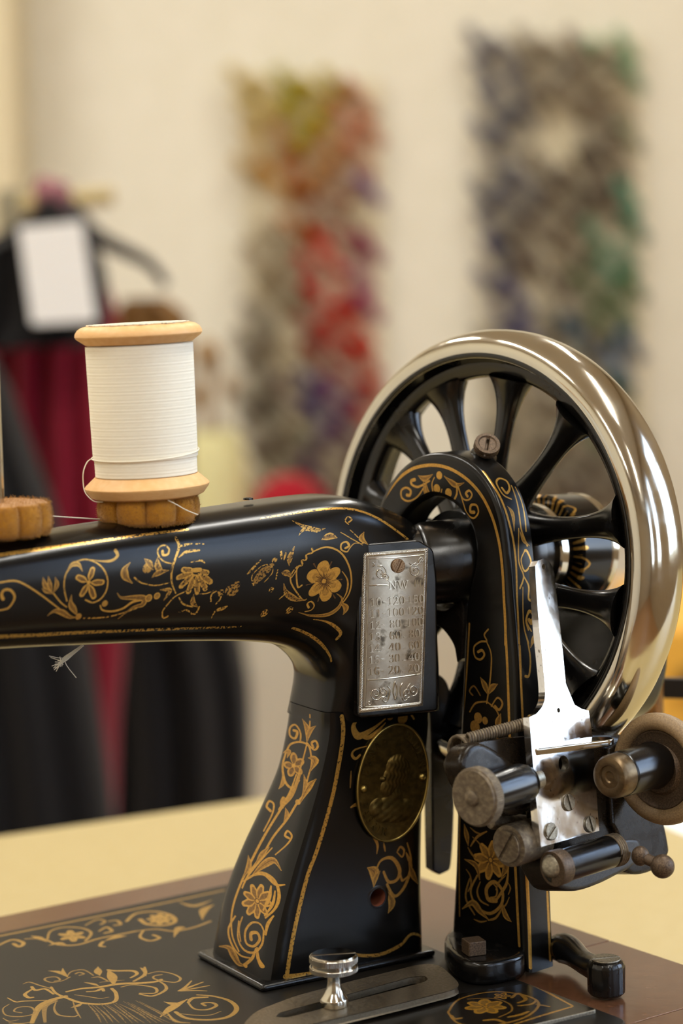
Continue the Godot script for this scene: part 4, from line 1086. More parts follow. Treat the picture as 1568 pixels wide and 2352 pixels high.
func decal_arm() -> StandardMaterial3D:
	var c := Canvas.new(1555, 561)
	c.s([22, 120, 98, 119, 252, 114, 367, 110], 8.4, 7.5, 5.1, 10, 12)
	c.s([357, 111, 430, 108, 570, 99, 735, 90], 6.1, 5.6, 4.7, 10, 70)
	c.s([52, 384, 131, 390, 264, 401], 7.9, 7.5, 6.1, 20, 14)
	c.s([258, 401, 397, 408, 534, 417], 7, 6.1, 5.1, 20, 50)
	c.s([529, 417, 674, 424, 791, 431, 945, 442], 5.1, 4.7, 3.7, 20, 85)
	c.s([96, 211, 143, 211, 181, 227, 239, 265, 298, 308, 323, 326], 2.8, 2.8, 1.9, 20, 0)
	c.s([100, 298, 120, 299, 140, 293, 153, 265, 137, 241, 115, 236, 107, 250, 115, 265], 2.3, 3.7, 5.1, 20, 0)
	c.s([239, 211, 250, 237, 275, 264], 1.2, 7.9, 1.2, 40, 0)
	c.s([239, 211, 250, 237, 275, 264], 0.7, 4.8, 0.7, 150, 0)
	c.s([239, 211, 250, 237, 275, 264], 0.7, 0.7, 0.7, 240, 0)
	c.s([257, 210, 266, 238, 278, 262], 1.2, 7.9, 1.2, 40, 0)
	c.s([257, 210, 266, 238, 278, 262], 0.7, 4.8, 0.7, 150, 0)
	c.s([257, 210, 266, 238, 278, 262], 0.7, 0.7, 0.7, 240, 0)
	c.s([281, 215, 290, 241, 281, 264], 1.2, 7.9, 1.2, 40, 0)
	c.s([281, 215, 290, 241, 281, 264], 0.7, 4.8, 0.7, 150, 0)
	c.s([281, 215, 290, 241, 281, 264], 0.7, 0.7, 0.7, 240, 0)
	c.s([241, 246, 258, 255, 281, 267], 1.2, 7.9, 1.2, 40, 0)
	c.s([241, 246, 258, 255, 281, 267], 0.7, 4.8, 0.7, 150, 0)
	c.s([241, 246, 258, 255, 281, 267], 0.7, 0.7, 0.7, 240, 0)
	c.s([284, 267, 312, 297, 336, 315], 2.3, 2.1, 1.9)
	c.s([275, 336, 296, 323, 324, 331, 354, 349, 378, 352], 1.4, 9.3, 1.4, 40, 0)
	c.s([275, 336, 296, 323, 324, 331, 354, 349, 378, 352], 0.7, 5.6, 0.7, 140, 0)
	c.s([275, 336, 296, 323, 324, 331, 354, 349, 378, 352], 0.7, 0.8, 0.7, 240, 0)
	c.s([346, 278, 348, 306, 365, 328, 377, 346], 1.5, 10.3, 1.5, 40, 0)
	c.s([346, 278, 348, 306, 365, 328, 377, 346], 0.7, 6.2, 0.7, 150, 0)
	c.s([346, 278, 348, 306, 365, 328, 377, 346], 0.7, 0.9, 0.7, 240, 0)
	c.s([383, 350], 10.3, 10.3, 10.3, 60, 0)
	c.s([403, 358, 479, 362, 542, 352, 594, 338], 2.1, 2.1, 1.9, 20, 60)
	c.s([333, 295, 317, 253, 315, 214, 333, 181, 369, 167, 406, 175, 441, 200, 463, 237, 465, 272, 451, 298, 426, 309, 397, 298], 2.3, 2.6, 2.8, 20, 12)
	c.s([317, 209, 333, 181, 356, 181, 372, 204], 1.3, 8.4, 1.3, 20, 0)
	c.s([317, 209, 333, 181, 356, 181, 372, 204], 0.7, 5, 0.7, 90, 0)
	c.s([317, 209, 333, 181, 356, 181, 372, 204], 0.7, 0.8, 0.7, 240, 0)
	c.s([401, 170, 439, 178, 471, 178, 489, 164, 481, 146], 1.2, 4.7, 5.6, 50, 0)
	c.s([400, 236, 403, 218, 406, 202], 2.3, 10.7, 9.3, 10, 0)
	c.s([401, 232, 404, 216, 406, 204], 1.4, 6.1, 5.6, 190, 0)
	c.s([400, 234, 406, 206], 0.9, 1.2, 0.7, 250, 0)
	c.s([393, 239, 376, 230, 360, 222], 2.3, 10.7, 9.3, 10, 0)
	c.s([389, 237, 374, 229, 362, 223], 1.4, 6.1, 5.6, 190, 0)
	c.s([391, 238, 364, 224], 0.9, 1.2, 0.7, 250, 0)
	c.s([406, 243, 426, 245, 445, 246], 2.3, 10.7, 9.3, 10, 0)
	c.s([410, 243, 429, 245, 443, 246], 1.4, 6.1, 5.6, 190, 0)
	c.s([408, 243, 440, 246], 0.9, 1.2, 0.7, 250, 0)
	c.s([402, 249, 414, 271, 424, 289], 2.3, 10.7, 9.3, 10, 0)
	c.s([405, 254, 415, 273, 422, 287], 1.4, 6.1, 5.6, 190, 0)
	c.s([404, 252, 421, 285], 0.9, 1.2, 0.7, 250, 0)
	c.s([396, 248, 389, 264, 382, 278], 2.3, 10.7, 9.3, 10, 0)
	c.s([395, 251, 388, 266, 383, 276], 1.4, 6.1, 5.6, 190, 0)
	c.s([395, 249, 384, 274], 0.9, 1.2, 0.7, 250, 0)
	c.s([399, 242], 6.1, 6.1, 6.1)
	c.s([452, 321, 463, 337, 497, 344, 534, 338, 563, 320, 600, 313], 2.3, 3.3, 4.7, 20, 0)
	c.s([467, 316], 10.3, 10.3, 10.3, 60, 0)
	c.s([505, 286, 522, 302, 560, 305, 602, 311, 601, 331, 567, 339, 525, 371], 1.5, 10.3, 1.5, 40, 0)
	c.s([505, 286, 522, 302, 560, 305, 602, 311, 601, 331, 567, 339, 525, 371], 0.7, 6.2, 0.7, 170, 0)
	c.s([505, 286, 522, 302, 560, 305, 602, 311, 601, 331, 567, 339, 525, 371], 0.7, 0.9, 0.7, 240, 0)
	c.s([619, 311], 12.6, 12.6, 12.6, 10, 0)
	c.s([619, 311], 8.4, 8.4, 8.4, 120, 0)
	c.s([648, 306], 11.2, 11.2, 11.2, 10, 0)
	c.s([648, 306], 7.5, 7.5, 7.5, 120, 0)
	c.s([534, 190, 518, 212, 527, 237, 552, 257], 2, 13.5, 2, 40, 0)
	c.s([534, 190, 518, 212, 527, 237, 552, 257], 0.7, 8.1, 0.7, 160, 0)
	c.s([534, 190, 518, 212, 527, 237, 552, 257], 0.7, 1.2, 0.7, 240, 0)
	c.s([557, 240, 585, 259, 636, 271, 683, 266], 2.6, 2.1, 1.9, 0, 45)
	c.s([598, 212], 16.8, 16.8, 16.8, 95, 20)
	c.s([584, 181, 603, 198, 619, 219], 1.6, 10.7, 1.6, 40, 25)
	c.s([584, 181, 603, 198, 619, 219], 0.7, 6.4, 0.7, 160, 25)
	c.s([584, 181, 603, 198, 619, 219], 0.7, 1, 0.7, 240, 0)
	c.s([630, 179, 634, 210, 656, 226], 1.8, 11.7, 1.8, 40, 30)
	c.s([630, 179, 634, 210, 656, 226], 0.7, 7, 0.7, 150, 30)
	c.s([630, 179, 634, 210, 656, 226], 0.7, 1.1, 0.7, 240, 0)
	c.s([618, 244, 640, 230, 675, 225], 1.5, 10.3, 1.5, 40, 20)
	c.s([618, 244, 640, 230, 675, 225], 0.7, 6.2, 0.7, 160, 20)
	c.s([618, 244, 640, 230, 675, 225], 0.7, 0.9, 0.7, 240, 0)
	c.s([680, 203, 651, 193, 630, 169, 631, 149, 650, 141, 667, 154, 665, 171, 649, 173, 645, 160], 2.3, 2.8, 4.7, 10, 20)
	c.s([691, 119, 702, 148, 694, 183, 686, 223, 693, 265, 714, 302], 4.7, 4.2, 2.3, 0, 50)
	c.s([702, 148, 723, 145, 747, 142], 3.3, 4.7, 1.9, 0, 80)
	c.s([705, 184, 730, 168, 774, 166], 1.9, 5.6, 3.3, 30, 55)
	c.s([761, 144, 788, 146], 2.3, 2.8, 1.9, 0, 90)
	c.s([763, 238, 739, 244, 715, 251], 3.7, 10.7, 9.3, 10, 30)
	c.s([757, 240, 719, 250], 2.3, 6.1, 5.6, 140, 10)
	c.s([766, 244, 748, 262, 730, 280], 3.7, 10.7, 9.3, 10, 30)
	c.s([761, 248, 733, 276], 2.3, 6.1, 5.6, 140, 10)
	c.s([772, 248, 766, 274, 760, 300], 3.7, 10.7, 9.3, 10, 30)
	c.s([770, 254, 761, 295], 2.3, 6.1, 5.6, 140, 10)
	c.s([778, 249, 785, 277, 793, 305], 3.7, 10.7, 9.3, 10, 30)
	c.s([780, 256, 791, 300], 2.3, 6.1, 5.6, 140, 10)
	c.s([784, 247, 802, 271, 820, 295], 3.7, 10.7, 9.3, 10, 30)
	c.s([788, 253, 816, 290], 2.3, 6.1, 5.6, 140, 10)
	c.s([786, 243, 810, 259, 834, 275], 3.7, 10.7, 9.3, 10, 30)
	c.s([792, 247, 829, 272], 2.3, 6.1, 5.6, 140, 10)
	c.s([765, 233, 747, 230, 728, 226], 3.7, 10.7, 9.3, 10, 30)
	c.s([761, 232, 732, 227], 2.3, 6.1, 5.6, 140, 10)
	c.s([783, 236, 798, 240, 814, 243], 3.7, 10.7, 9.3, 10, 30)
	c.s([787, 237, 811, 242], 2.3, 6.1, 5.6, 140, 10)
	c.s([774, 231], 14, 14, 14, 255, 0)
	c.s([762, 231, 787, 231], 7, 7.9, 7, 10, 0)
	c.s([763, 295, 716, 312, 693, 336, 679, 360, 687, 382, 703, 378], 2.1, 2.3, 2.8, 0, 40)
	c.s([656, 287, 690, 292, 674, 324], 1.3, 8.4, 1.3, 10, 40)
	c.s([656, 287, 690, 292, 674, 324], 0.7, 5, 0.7, 80, 40)
	c.s([656, 287, 690, 292, 674, 324], 0.7, 0.8, 0.7, 240, 0)
	c.s([729, 318, 750, 341, 788, 354], 1.9, 2.8, 2.3, 0, 20)
	c.s([781, 312, 784, 338, 806, 356], 1.4, 9.3, 1.4, 40, 30)
	c.s([781, 312, 784, 338, 806, 356], 0.7, 5.6, 0.7, 130, 30)
	c.s([781, 312, 784, 338, 806, 356], 0.7, 0.8, 0.7, 240, 0)
	c.s([812, 356, 806, 377, 789, 378], 2.8, 3.7, 1.9, 0, 60)
	c.s([740, 368, 767, 363, 788, 375], 1.9, 2.8, 1.9, 0, 90)
	c.s([852, 344, 848, 318, 869, 309, 886, 331, 874, 351], 2.8, 2.8, 2.8, 20, 80)
	c.s([872, 399, 881, 373, 919, 363], 1.9, 3.3, 1.9, 0, 75)
	c.s([915, 308], 18.7, 18.7, 18.7, 120, 85)
	c.s([934, 294], 14, 14, 14, 110, 95)
	c.s([783, 307, 824, 313, 856, 303], 1.6, 1.9, 1.6, 0, 70)
	c.s([751, 203, 784, 200, 802, 211], 1.9, 3.3, 1.9, 0, 85)
	c.s([980, 65, 1068, 52, 1163, 35], 3.3, 4.7, 5.1, 10, 95)
	c.s([1158, 36, 1245, 25, 1305, 22, 1371, 30, 1428, 41, 1488, 46], 5.1, 5.1, 4.2, 10, 12)
	c.s([1082, 80, 1125, 103, 1171, 114, 1197, 108], 1.4, 9.3, 1.4, 20, 50)
	c.s([1082, 80, 1125, 103, 1171, 114, 1197, 108], 0.7, 5.6, 0.7, 90, 50)
	c.s([1082, 80, 1125, 103, 1171, 114, 1197, 108], 0.7, 0.8, 0.7, 240, 0)
	c.s([1111, 134, 1127, 111, 1173, 123], 1, 6.5, 1, 20, 60)
	c.s([1111, 134, 1127, 111, 1173, 123], 0.7, 3.9, 0.7, 90, 60)
	c.s([1198, 148, 1219, 136, 1249, 139], 2.1, 14, 2.1, 40, 20)
	c.s([1198, 148, 1219, 136, 1249, 139], 0.7, 8.4, 0.7, 180, 20)
	c.s([1198, 148, 1219, 136, 1249, 139], 0.7, 1.3, 0.7, 240, 0)
	c.s([1255, 118, 1299, 133, 1343, 143], 1.4, 1.9, 1.9, 0, 45)
	c.s([1284, 104, 1317, 122, 1343, 137], 1.4, 1.9, 1.9, 0, 45)
	c.s([1330, 98, 1331, 123, 1359, 135], 1.5, 9.8, 1.5, 20, 0)
	c.s([1330, 98, 1331, 123, 1359, 135], 0.7, 5.9, 0.7, 90, 0)
	c.s([1330, 98, 1331, 123, 1359, 135], 0.7, 0.9, 0.7, 240, 0)
	c.s([1275, 86, 1259, 74, 1266, 57, 1279, 65, 1272, 77], 1.9, 2.6, 2.8, 0, 30)
	c.s([1341, 140, 1316, 146, 1307, 166, 1303, 182, 1281, 178, 1273, 159, 1286, 148, 1301, 159, 1293, 170], 1.4, 2.8, 4.2, 10, 0)
	c.s([1185, 190, 1225, 175, 1283, 189, 1336, 230, 1374, 279, 1390, 323, 1386, 368], 3.3, 3, 2.8, 10, 0)
	c.s([1320, 252, 1357, 278, 1377, 315, 1381, 351], 1.4, 3.3, 1.9, 20, 0)
	c.s([1173, 181, 1181, 195, 1161, 203, 1168, 220, 1152, 223, 1161, 240, 1143, 245, 1132, 277, 1152, 312, 1215, 365, 1234, 366], 3.3, 3, 2.3, 10, 10)
	c.s([1143, 245, 1154, 278, 1177, 319, 1190, 314], 2.3, 2.8, 3.3, 10, 0)
	c.s([1262, 282, 1250, 260, 1241, 244], 11.7, 24.3, 20.6, 10, 0)
	c.s([1262, 282, 1248, 257], 9.3, 14.5, 12.1, 70, 0)
	c.s([1278, 287, 1288, 273, 1295, 262], 11.7, 24.3, 20.6, 10, 0)
	c.s([1278, 287, 1289, 271], 9.3, 14.5, 12.1, 70, 0)
	c.s([1288, 302, 1310, 307, 1327, 311], 11.7, 24.3, 20.6, 10, 0)
	c.s([1288, 302, 1313, 308], 9.3, 14.5, 12.1, 70, 0)
	c.s([1282, 313, 1297, 334, 1308, 349], 11.7, 24.3, 20.6, 10, 0)
	c.s([1282, 313, 1299, 337], 9.3, 14.5, 12.1, 70, 0)
	c.s([1265, 309, 1257, 324, 1250, 335], 11.7, 24.3, 20.6, 10, 0)
	c.s([1265, 309, 1256, 326], 9.3, 14.5, 12.1, 70, 0)
	c.s([1254, 292, 1232, 283, 1215, 276], 11.7, 24.3, 20.6, 10, 0)
	c.s([1254, 292, 1229, 282], 9.3, 14.5, 12.1, 70, 0)
	c.s([1280, 297, 1297, 294], 1.9, 1.6, 0.7, 245, 0)
	c.s([1281, 299, 1310, 302], 1.9, 1.6, 0.7, 245, 0)
	c.s([1282, 301, 1301, 307], 1.9, 1.6, 0.7, 245, 0)
	c.s([1281, 303, 1311, 318], 1.9, 1.6, 0.7, 245, 0)
	c.s([1280, 305, 1298, 318], 1.9, 1.6, 0.7, 245, 0)
	c.s([1279, 306, 1302, 330], 1.9, 1.6, 0.7, 245, 0)
	c.s([1277, 307, 1288, 324], 1.9, 1.6, 0.7, 245, 0)
	c.s([1275, 307, 1286, 335], 1.9, 1.6, 0.7, 245, 0)
	c.s([1272, 307, 1275, 324], 1.9, 1.6, 0.7, 245, 0)
	c.s([1270, 306, 1266, 330], 1.9, 1.6, 0.7, 245, 0)
	c.s([1267, 305, 1260, 317], 1.9, 1.6, 0.7, 245, 0)
	c.s([1265, 303, 1248, 317], 1.9, 1.6, 0.7, 245, 0)
	c.s([1263, 301, 1248, 306], 1.9, 1.6, 0.7, 245, 0)
	c.s([1262, 299, 1235, 300], 1.9, 1.6, 0.7, 245, 0)
	c.s([1261, 296, 1242, 293], 1.9, 1.6, 0.7, 245, 0)
	c.s([1261, 294, 1231, 282], 1.9, 1.6, 0.7, 245, 0)
	c.s([1261, 292, 1242, 281], 1.9, 1.6, 0.7, 245, 0)
	c.s([1262, 290, 1236, 268], 1.9, 1.6, 0.7, 245, 0)
	c.s([1263, 289, 1249, 273], 1.9, 1.6, 0.7, 245, 0)
	c.s([1265, 288, 1249, 261], 1.9, 1.6, 0.7, 245, 0)
	c.s([1267, 288, 1261, 270], 1.9, 1.6, 0.7, 245, 0)
	c.s([1270, 289, 1267, 262], 1.9, 1.6, 0.7, 245, 0)
	c.s([1272, 289, 1275, 274], 1.9, 1.6, 0.7, 245, 0)
	c.s([1275, 291, 1285, 270], 1.9, 1.6, 0.7, 245, 0)
	c.s([1277, 292, 1288, 282], 1.9, 1.6, 0.7, 245, 0)
	c.s([1279, 294, 1301, 284], 1.9, 1.6, 0.7, 245, 0)
	c.s([1269, 267, 1266, 227], 0.7, 1.4, 2.8, 230, 0)
	c.s([1299, 291, 1334, 280], 0.7, 1.4, 2.8, 230, 0)
	c.s([1303, 321, 1347, 349], 0.7, 1.4, 2.8, 230, 0)
	c.s([1276, 329, 1285, 371], 0.7, 1.4, 2.8, 230, 0)
	c.s([1244, 305, 1208, 313], 0.7, 1.4, 2.8, 230, 0)
	c.s([1241, 272, 1202, 236], 0.7, 1.4, 2.8, 230, 0)
	c.s([1271, 298], 7.9, 7.9, 7.9)
	c.s([1254, 412, 1276, 406, 1279, 388, 1258, 374, 1247, 383, 1261, 397], 1.9, 2.6, 3.7, 10, 0)
	c.s([1229, 415, 1289, 426, 1354, 414, 1382, 382, 1377, 346, 1344, 333], 1.3, 8.4, 1.3, 30, 0)
	c.s([1229, 415, 1289, 426, 1354, 414, 1382, 382, 1377, 346, 1344, 333], 0.7, 5, 0.7, 100, 0)
	c.s([1229, 415, 1289, 426, 1354, 414, 1382, 382, 1377, 346, 1344, 333], 0.7, 0.8, 0.7, 240, 0)
	c.s([1376, 359, 1413, 369, 1420, 395], 1.6, 10.7, 1.6, 20, 0)
	c.s([1376, 359, 1413, 369, 1420, 395], 0.7, 6.4, 0.7, 90, 0)
	c.s([1376, 359, 1413, 369, 1420, 395], 0.7, 1, 0.7, 240, 0)
	c.s([1310, 439, 1374, 438, 1429, 445, 1468, 456, 1472, 479], 1.4, 6.1, 6.1, 20, 10)
	c.s([1243, 477, 1315, 494, 1401, 514, 1481, 533, 1532, 539], 4.7, 6.1, 3.7, 20, 30)
	c.s([1002, 289, 1022, 259, 1046, 236], 11.7, 18.7, 9.3, 130, 80)
	c.s([999, 299, 984, 266, 1009, 236, 1042, 233, 1057, 261, 1038, 292], 1.9, 2.1, 1.9, 20, 60)
	c.s([1107, 172, 1104, 210, 1112, 240], 1.5, 10.3, 1.5, 40, 35)
	c.s([1107, 172, 1104, 210, 1112, 240], 0.7, 6.2, 0.7, 130, 35)
	c.s([1107, 172, 1104, 210, 1112, 240], 0.7, 0.9, 0.7, 240, 0)
	c.s([1083, 187, 1085, 220], 1.9, 3.7, 1.9, 10, 45)
	c.s([1062, 181, 1075, 214], 2.3, 4.2, 1.9, 30, 70)
	c.s([1093, 264, 1110, 265, 1138, 283], 1.6, 10.7, 1.6, 40, 30)
	c.s([1093, 264, 1110, 265, 1138, 283], 0.7, 6.4, 0.7, 150, 30)
	c.s([1093, 264, 1110, 265, 1138, 283], 0.7, 1, 0.7, 240, 0)
	c.s([1138, 283, 1149, 245], 1.9, 2.3, 1.9, 0, 20)
	c.s([1116, 304, 1140, 338, 1189, 364, 1232, 369], 1.6, 10.7, 1.6, 40, 35)
	c.s([1116, 304, 1140, 338, 1189, 364, 1232, 369], 0.7, 6.4, 0.7, 150, 35)
	c.s([1116, 304, 1140, 338, 1189, 364, 1232, 369], 0.7, 1, 0.7, 240, 0)
	c.s([1121, 359, 1140, 338], 1.4, 2.8, 2.3, 10, 40)
	c.s([965, 259, 1000, 213], 3.3, 5.1, 2.3, 20, 90)
	c.s([1051, 217], 9.3, 9.3, 9.3, 60, 70)
	c.s([1074, 252, 1079, 285], 1.9, 2.8, 1.9, 10, 60)
	c.s([1075, 322], 9.3, 9.3, 9.3, 20, 95)
	c.s([926, 309], 21, 21, 21, 110, 85)
	c.s([882, 315], 11.7, 11.7, 11.7, 60, 95)
	c.s([914, 442, 952, 444, 1009, 446], 2.8, 3.3, 1.9, 20, 110)
	c.s([1083, 406], 14, 14, 14, 20, 118)
	c.s([1184, 404], 14, 14, 14, 20, 118)
	c.s([882, 376, 904, 373, 920, 364], 2.3, 3.3, 1.4, 20, 40)
	return lay(c.material(black, gold, brown, 0.22, 21), 6.85, -24.61, 148.21, 26.39)


func decal_pillar() -> StandardMaterial3D:
	var c := Canvas.new(935, 679)
	c.s([22, 562, 74, 553, 184, 553, 328, 560, 475, 582, 563, 605, 680, 622, 808, 640, 904, 650], 7.8, 7.8, 7.8, 30, 8)
	c.s([903, 656, 908, 597, 910, 512], 7.8, 7.2, 5.2, 30, 8)
	c.s([856, 422, 882, 360, 893, 277, 875, 196, 845, 140, 912, 22], 4.6, 6.5, 3.3, 70, 10)
	c.s([37, 498, 64, 514, 99, 489, 82, 437, 51, 386], 5.2, 12.4, 2.6, 40, 0)
	c.s([85, 501, 109, 454, 92, 416, 66, 385], 3.3, 8.5, 2, 40, 0)
	c.s([46, 366], 13.1, 13.1, 13.1, 90, 0)
	c.s([58, 314], 20.3, 20.3, 20.3, 90, 0)
	c.s([37, 332, 31, 298, 66, 267], 2.6, 3.9, 3.3, 60, 0)
	c.s([139, 449, 145, 495, 161, 506, 178, 489, 168, 474], 2, 4.6, 5.2, 50, 0)
	c.s([349, 473, 343, 451, 360, 434], 3.9, 7.2, 3.3, 50, 0)
	c.s([220, 499, 279, 491], 2, 3.3, 2, 120, 0)
	c.s([439, 392, 493, 341, 532, 335], 2, 5.2, 2, 60, 0)
	c.s([577, 364, 599, 333, 649, 328], 2.7, 18.3, 2.7, 40, 0)
	c.s([577, 364, 599, 333, 649, 328], 0.9, 11, 0.9, 120, 0)
	c.s([577, 364, 599, 333, 649, 328], 0.7, 1.6, 0.7, 240, 0)
	c.s([597, 311, 618, 326, 649, 328], 1.7, 11.1, 1.7, 40, 0)
	c.s([597, 311, 618, 326, 649, 328], 0.7, 6.7, 0.7, 120, 0)
	c.s([597, 311, 618, 326, 649, 328], 0.7, 1, 0.7, 240, 0)
	c.s([611, 331, 561, 315, 558, 268, 604, 229, 638, 234, 641, 268, 602, 295], 3.3, 7.2, 4.6, 70, 0)
	c.s([649, 274, 696, 236, 673, 201, 623, 183, 570, 187, 513, 213], 4.6, 6.5, 2.6, 70, 0)
	c.s([586, 193, 632, 167, 670, 136], 1.7, 11.1, 1.7, 40, 0)
	c.s([586, 193, 632, 167, 670, 136], 0.7, 6.7, 0.7, 150, 0)
	c.s([586, 193, 632, 167, 670, 136], 0.7, 1, 0.7, 240, 0)
	c.s([539, 251, 560, 226, 538, 221, 523, 239, 534, 248], 2, 3.9, 3.9, 70, 0)
	c.s([616, 224, 645, 211, 634, 189], 2.6, 4.6, 2.6, 70, 0)
	c.s([673, 270, 718, 244, 751, 256], 2.2, 14.4, 2.2, 40, 0)
	c.s([673, 270, 718, 244, 751, 256], 0.7, 8.6, 0.7, 130, 0)
	c.s([673, 270, 718, 244, 751, 256], 0.7, 1.3, 0.7, 240, 0)
	c.s([548, 211, 601, 176], 2.6, 5.9, 2.6, 90, 0)
	c.s([498, 313, 529, 301], 2, 3.9, 2, 90, 0)
	return lay(c.material(black, gold, brown, 0.22, 22), -0.54, -36.39, 84.46, 25.34)


func decal_inner() -> StandardMaterial3D:
	var c := Canvas.new(1081, 259)
	c.s([26, 61, 47, 60, 81, 60], 2.7, 2.7, 3.4, 20, 0)
	c.s([55, 89, 91, 67, 144, 63], 1.7, 11.4, 1.7, 20, 0)
	c.s([55, 89, 91, 67, 144, 63], 0.7, 6.8, 0.7, 90, 0)
	c.s([55, 89, 91, 67, 144, 63], 0.7, 1, 0.7, 240, 0)
	c.s([65, 37, 96, 59, 144, 63], 1.4, 9.4, 1.4, 20, 0)
	c.s([65, 37, 96, 59, 144, 63], 0.7, 5.6, 0.7, 90, 0)
	c.s([65, 37, 96, 59, 144, 63], 0.7, 0.8, 0.7, 240, 0)
	c.s([146, 88, 113, 92, 88, 114, 107, 134, 137, 130, 142, 109, 114, 104, 112, 118], 3.4, 4, 5.4, 20, 0)
	c.s([144, 62, 161, 33, 143, 22, 125, 32, 137, 45, 152, 37], 3.4, 4, 4.7, 20, 0)
	c.s([217, 135, 172, 123, 149, 87, 154, 54, 198, 36], 3.4, 4, 3.4, 20, 0)
	c.s([217, 135, 266, 137, 319, 116, 334, 85, 296, 66], 4, 5, 4, 20, 0)
	c.s([216, 148, 200, 124, 228, 126], 1.3, 8.7, 1.3, 20, 0)
	c.s([216, 148, 200, 124, 228, 126], 0.7, 5.2, 0.7, 90, 0)
	c.s([356, 133, 328, 123, 304, 131], 1.2, 8, 1.2, 20, 0)
	c.s([356, 133, 328, 123, 304, 131], 0.7, 4.8, 0.7, 90, 0)
	c.s([241, 97, 219, 101, 209, 103], 5.4, 14.8, 11.4, 40, 0)
	c.s([237, 98, 213, 102], 3.4, 8.7, 6, 190, 0)
	c.s([243, 91, 228, 77, 221, 71], 5.4, 14.8, 11.4, 40, 0)
	c.s([241, 88, 224, 74], 3.4, 8.7, 6, 190, 0)
	c.s([252, 91, 260, 76, 264, 70], 5.4, 14.8, 11.4, 40, 0)
	c.s([254, 88, 263, 72], 3.4, 8.7, 6, 190, 0)
	c.s([256, 97, 275, 101, 283, 102], 5.4, 14.8, 11.4, 40, 0)
	c.s([259, 98, 280, 102], 3.4, 8.7, 6, 190, 0)
	c.s([250, 101, 254, 117, 255, 123], 5.4, 14.8, 11.4, 40, 0)
	c.s([251, 104, 255, 121], 3.4, 8.7, 6, 190, 0)
	c.s([249, 96], 8, 8, 8, 10, 0)
	c.s([144, 62, 226, 68, 331, 79, 407, 102, 527, 140, 637, 169, 760, 197, 872, 212, 959, 201, 1008, 168], 2.7, 4.4, 3.4, 20, 0)
	c.s([259, 65, 359, 81, 424, 111], 3.4, 8, 4.7, 50, 0)
	c.s([278, 80, 363, 92, 432, 116], 2.7, 3.4, 2.7, 10, 0)
	c.s([385, 107, 418, 106], 8, 11.4, 6.7, 40, 0)
	c.s([197, 23, 240, 33, 288, 37, 342, 39, 382, 55, 456, 78, 535, 112, 610, 135, 696, 170, 769, 188], 2.7, 4, 3.4, 20, 0)
	c.s([199, 48, 199, 25, 251, 34], 2, 13.4, 2, 30, 0)
	c.s([199, 48, 199, 25, 251, 34], 0.7, 8, 0.7, 100, 0)
	c.s([199, 48, 199, 25, 251, 34], 0.7, 1.2, 0.7, 240, 0)
	c.s([272, 12, 312, 30, 377, 44], 1.7, 11.4, 1.7, 30, 0)
	c.s([272, 12, 312, 30, 377, 44], 0.7, 6.8, 0.7, 100, 0)
	c.s([272, 12, 312, 30, 377, 44], 0.7, 1, 0.7, 240, 0)
	c.s([268, 53, 303, 40, 344, 44], 1.2, 8, 1.2, 30, 0)
	c.s([268, 53, 303, 40, 344, 44], 0.7, 4.8, 0.7, 100, 0)
	c.s([378, 53], 10.1, 10.1, 10.1, 20, 0)
	c.s([416, 93, 438, 82, 467, 88], 1.3, 8.7, 1.3, 40, 0)
	c.s([416, 93, 438, 82, 467, 88], 0.7, 5.2, 0.7, 110, 0)
	c.s([532, 153, 460, 136, 421, 138, 415, 157, 438, 163, 449, 145], 2.7, 4, 5.4, 20, 0)
	c.s([598, 91, 545, 58, 509, 48, 496, 66, 516, 72, 520, 57], 2.3, 3.7, 4.7, 20, 0)
	c.s([643, 190, 680, 179, 732, 193], 1.6, 10.7, 1.6, 30, 0)
	c.s([643, 190, 680, 179, 732, 193], 0.7, 6.4, 0.7, 100, 0)
	c.s([643, 190, 680, 179, 732, 193], 0.7, 1, 0.7, 240, 0)
	c.s([645, 59, 621, 93, 660, 131, 720, 165], 2.1, 14.1, 2.1, 40, 0)
	c.s([645, 59, 621, 93, 660, 131, 720, 165], 0.7, 8.4, 0.7, 110, 0)
	c.s([645, 59, 621, 93, 660, 131, 720, 165], 0.7, 1.3, 0.7, 240, 0)
	c.s([580, 118, 618, 140, 664, 156], 1.4, 9.4, 1.4, 30, 0)
	c.s([580, 118, 618, 140, 664, 156], 0.7, 5.6, 0.7, 100, 0)
	c.s([580, 118, 618, 140, 664, 156], 0.7, 0.8, 0.7, 240, 0)
	c.s([579, 108, 662, 150, 734, 182], 2.3, 3, 2.7, 10, 0)
	c.s([743, 187, 685, 132, 688, 78, 729, 54, 788, 57, 837, 83], 3.4, 5, 3.4, 20, 0)
	c.s([714, 166, 686, 118, 703, 69, 695, 44], 2.7, 6, 2.7, 20, 0)
	c.s([788, 111, 784, 93, 780, 76], 5.2, 14.8, 10.3)
	c.s([788, 111, 784, 94, 781, 79], 3, 9.1, 5.2, 170, 0)
	c.s([798, 114, 808, 100, 818, 86], 5.2, 14.8, 10.3)
	c.s([798, 114, 807, 101, 816, 89], 3, 9.1, 5.2, 170, 0)
	c.s([805, 121, 825, 118, 845, 115], 5.2, 14.8, 10.3)
	c.s([805, 121, 823, 118, 841, 115], 3, 9.1, 5.2, 170, 0)
	c.s([805, 129, 826, 138, 847, 148], 5.2, 14.8, 10.3)
	c.s([805, 129, 825, 138, 843, 146], 3, 9.1, 5.2, 170, 0)
	c.s([799, 135, 811, 152, 823, 170], 5.2, 14.8, 10.3)
	c.s([799, 135, 810, 151, 820, 166], 3, 9.1, 5.2, 170, 0)
	c.s([790, 135, 787, 152, 784, 170], 5.2, 14.8, 10.3)
	c.s([790, 135, 787, 152, 785, 167], 3, 9.1, 5.2, 170, 0)
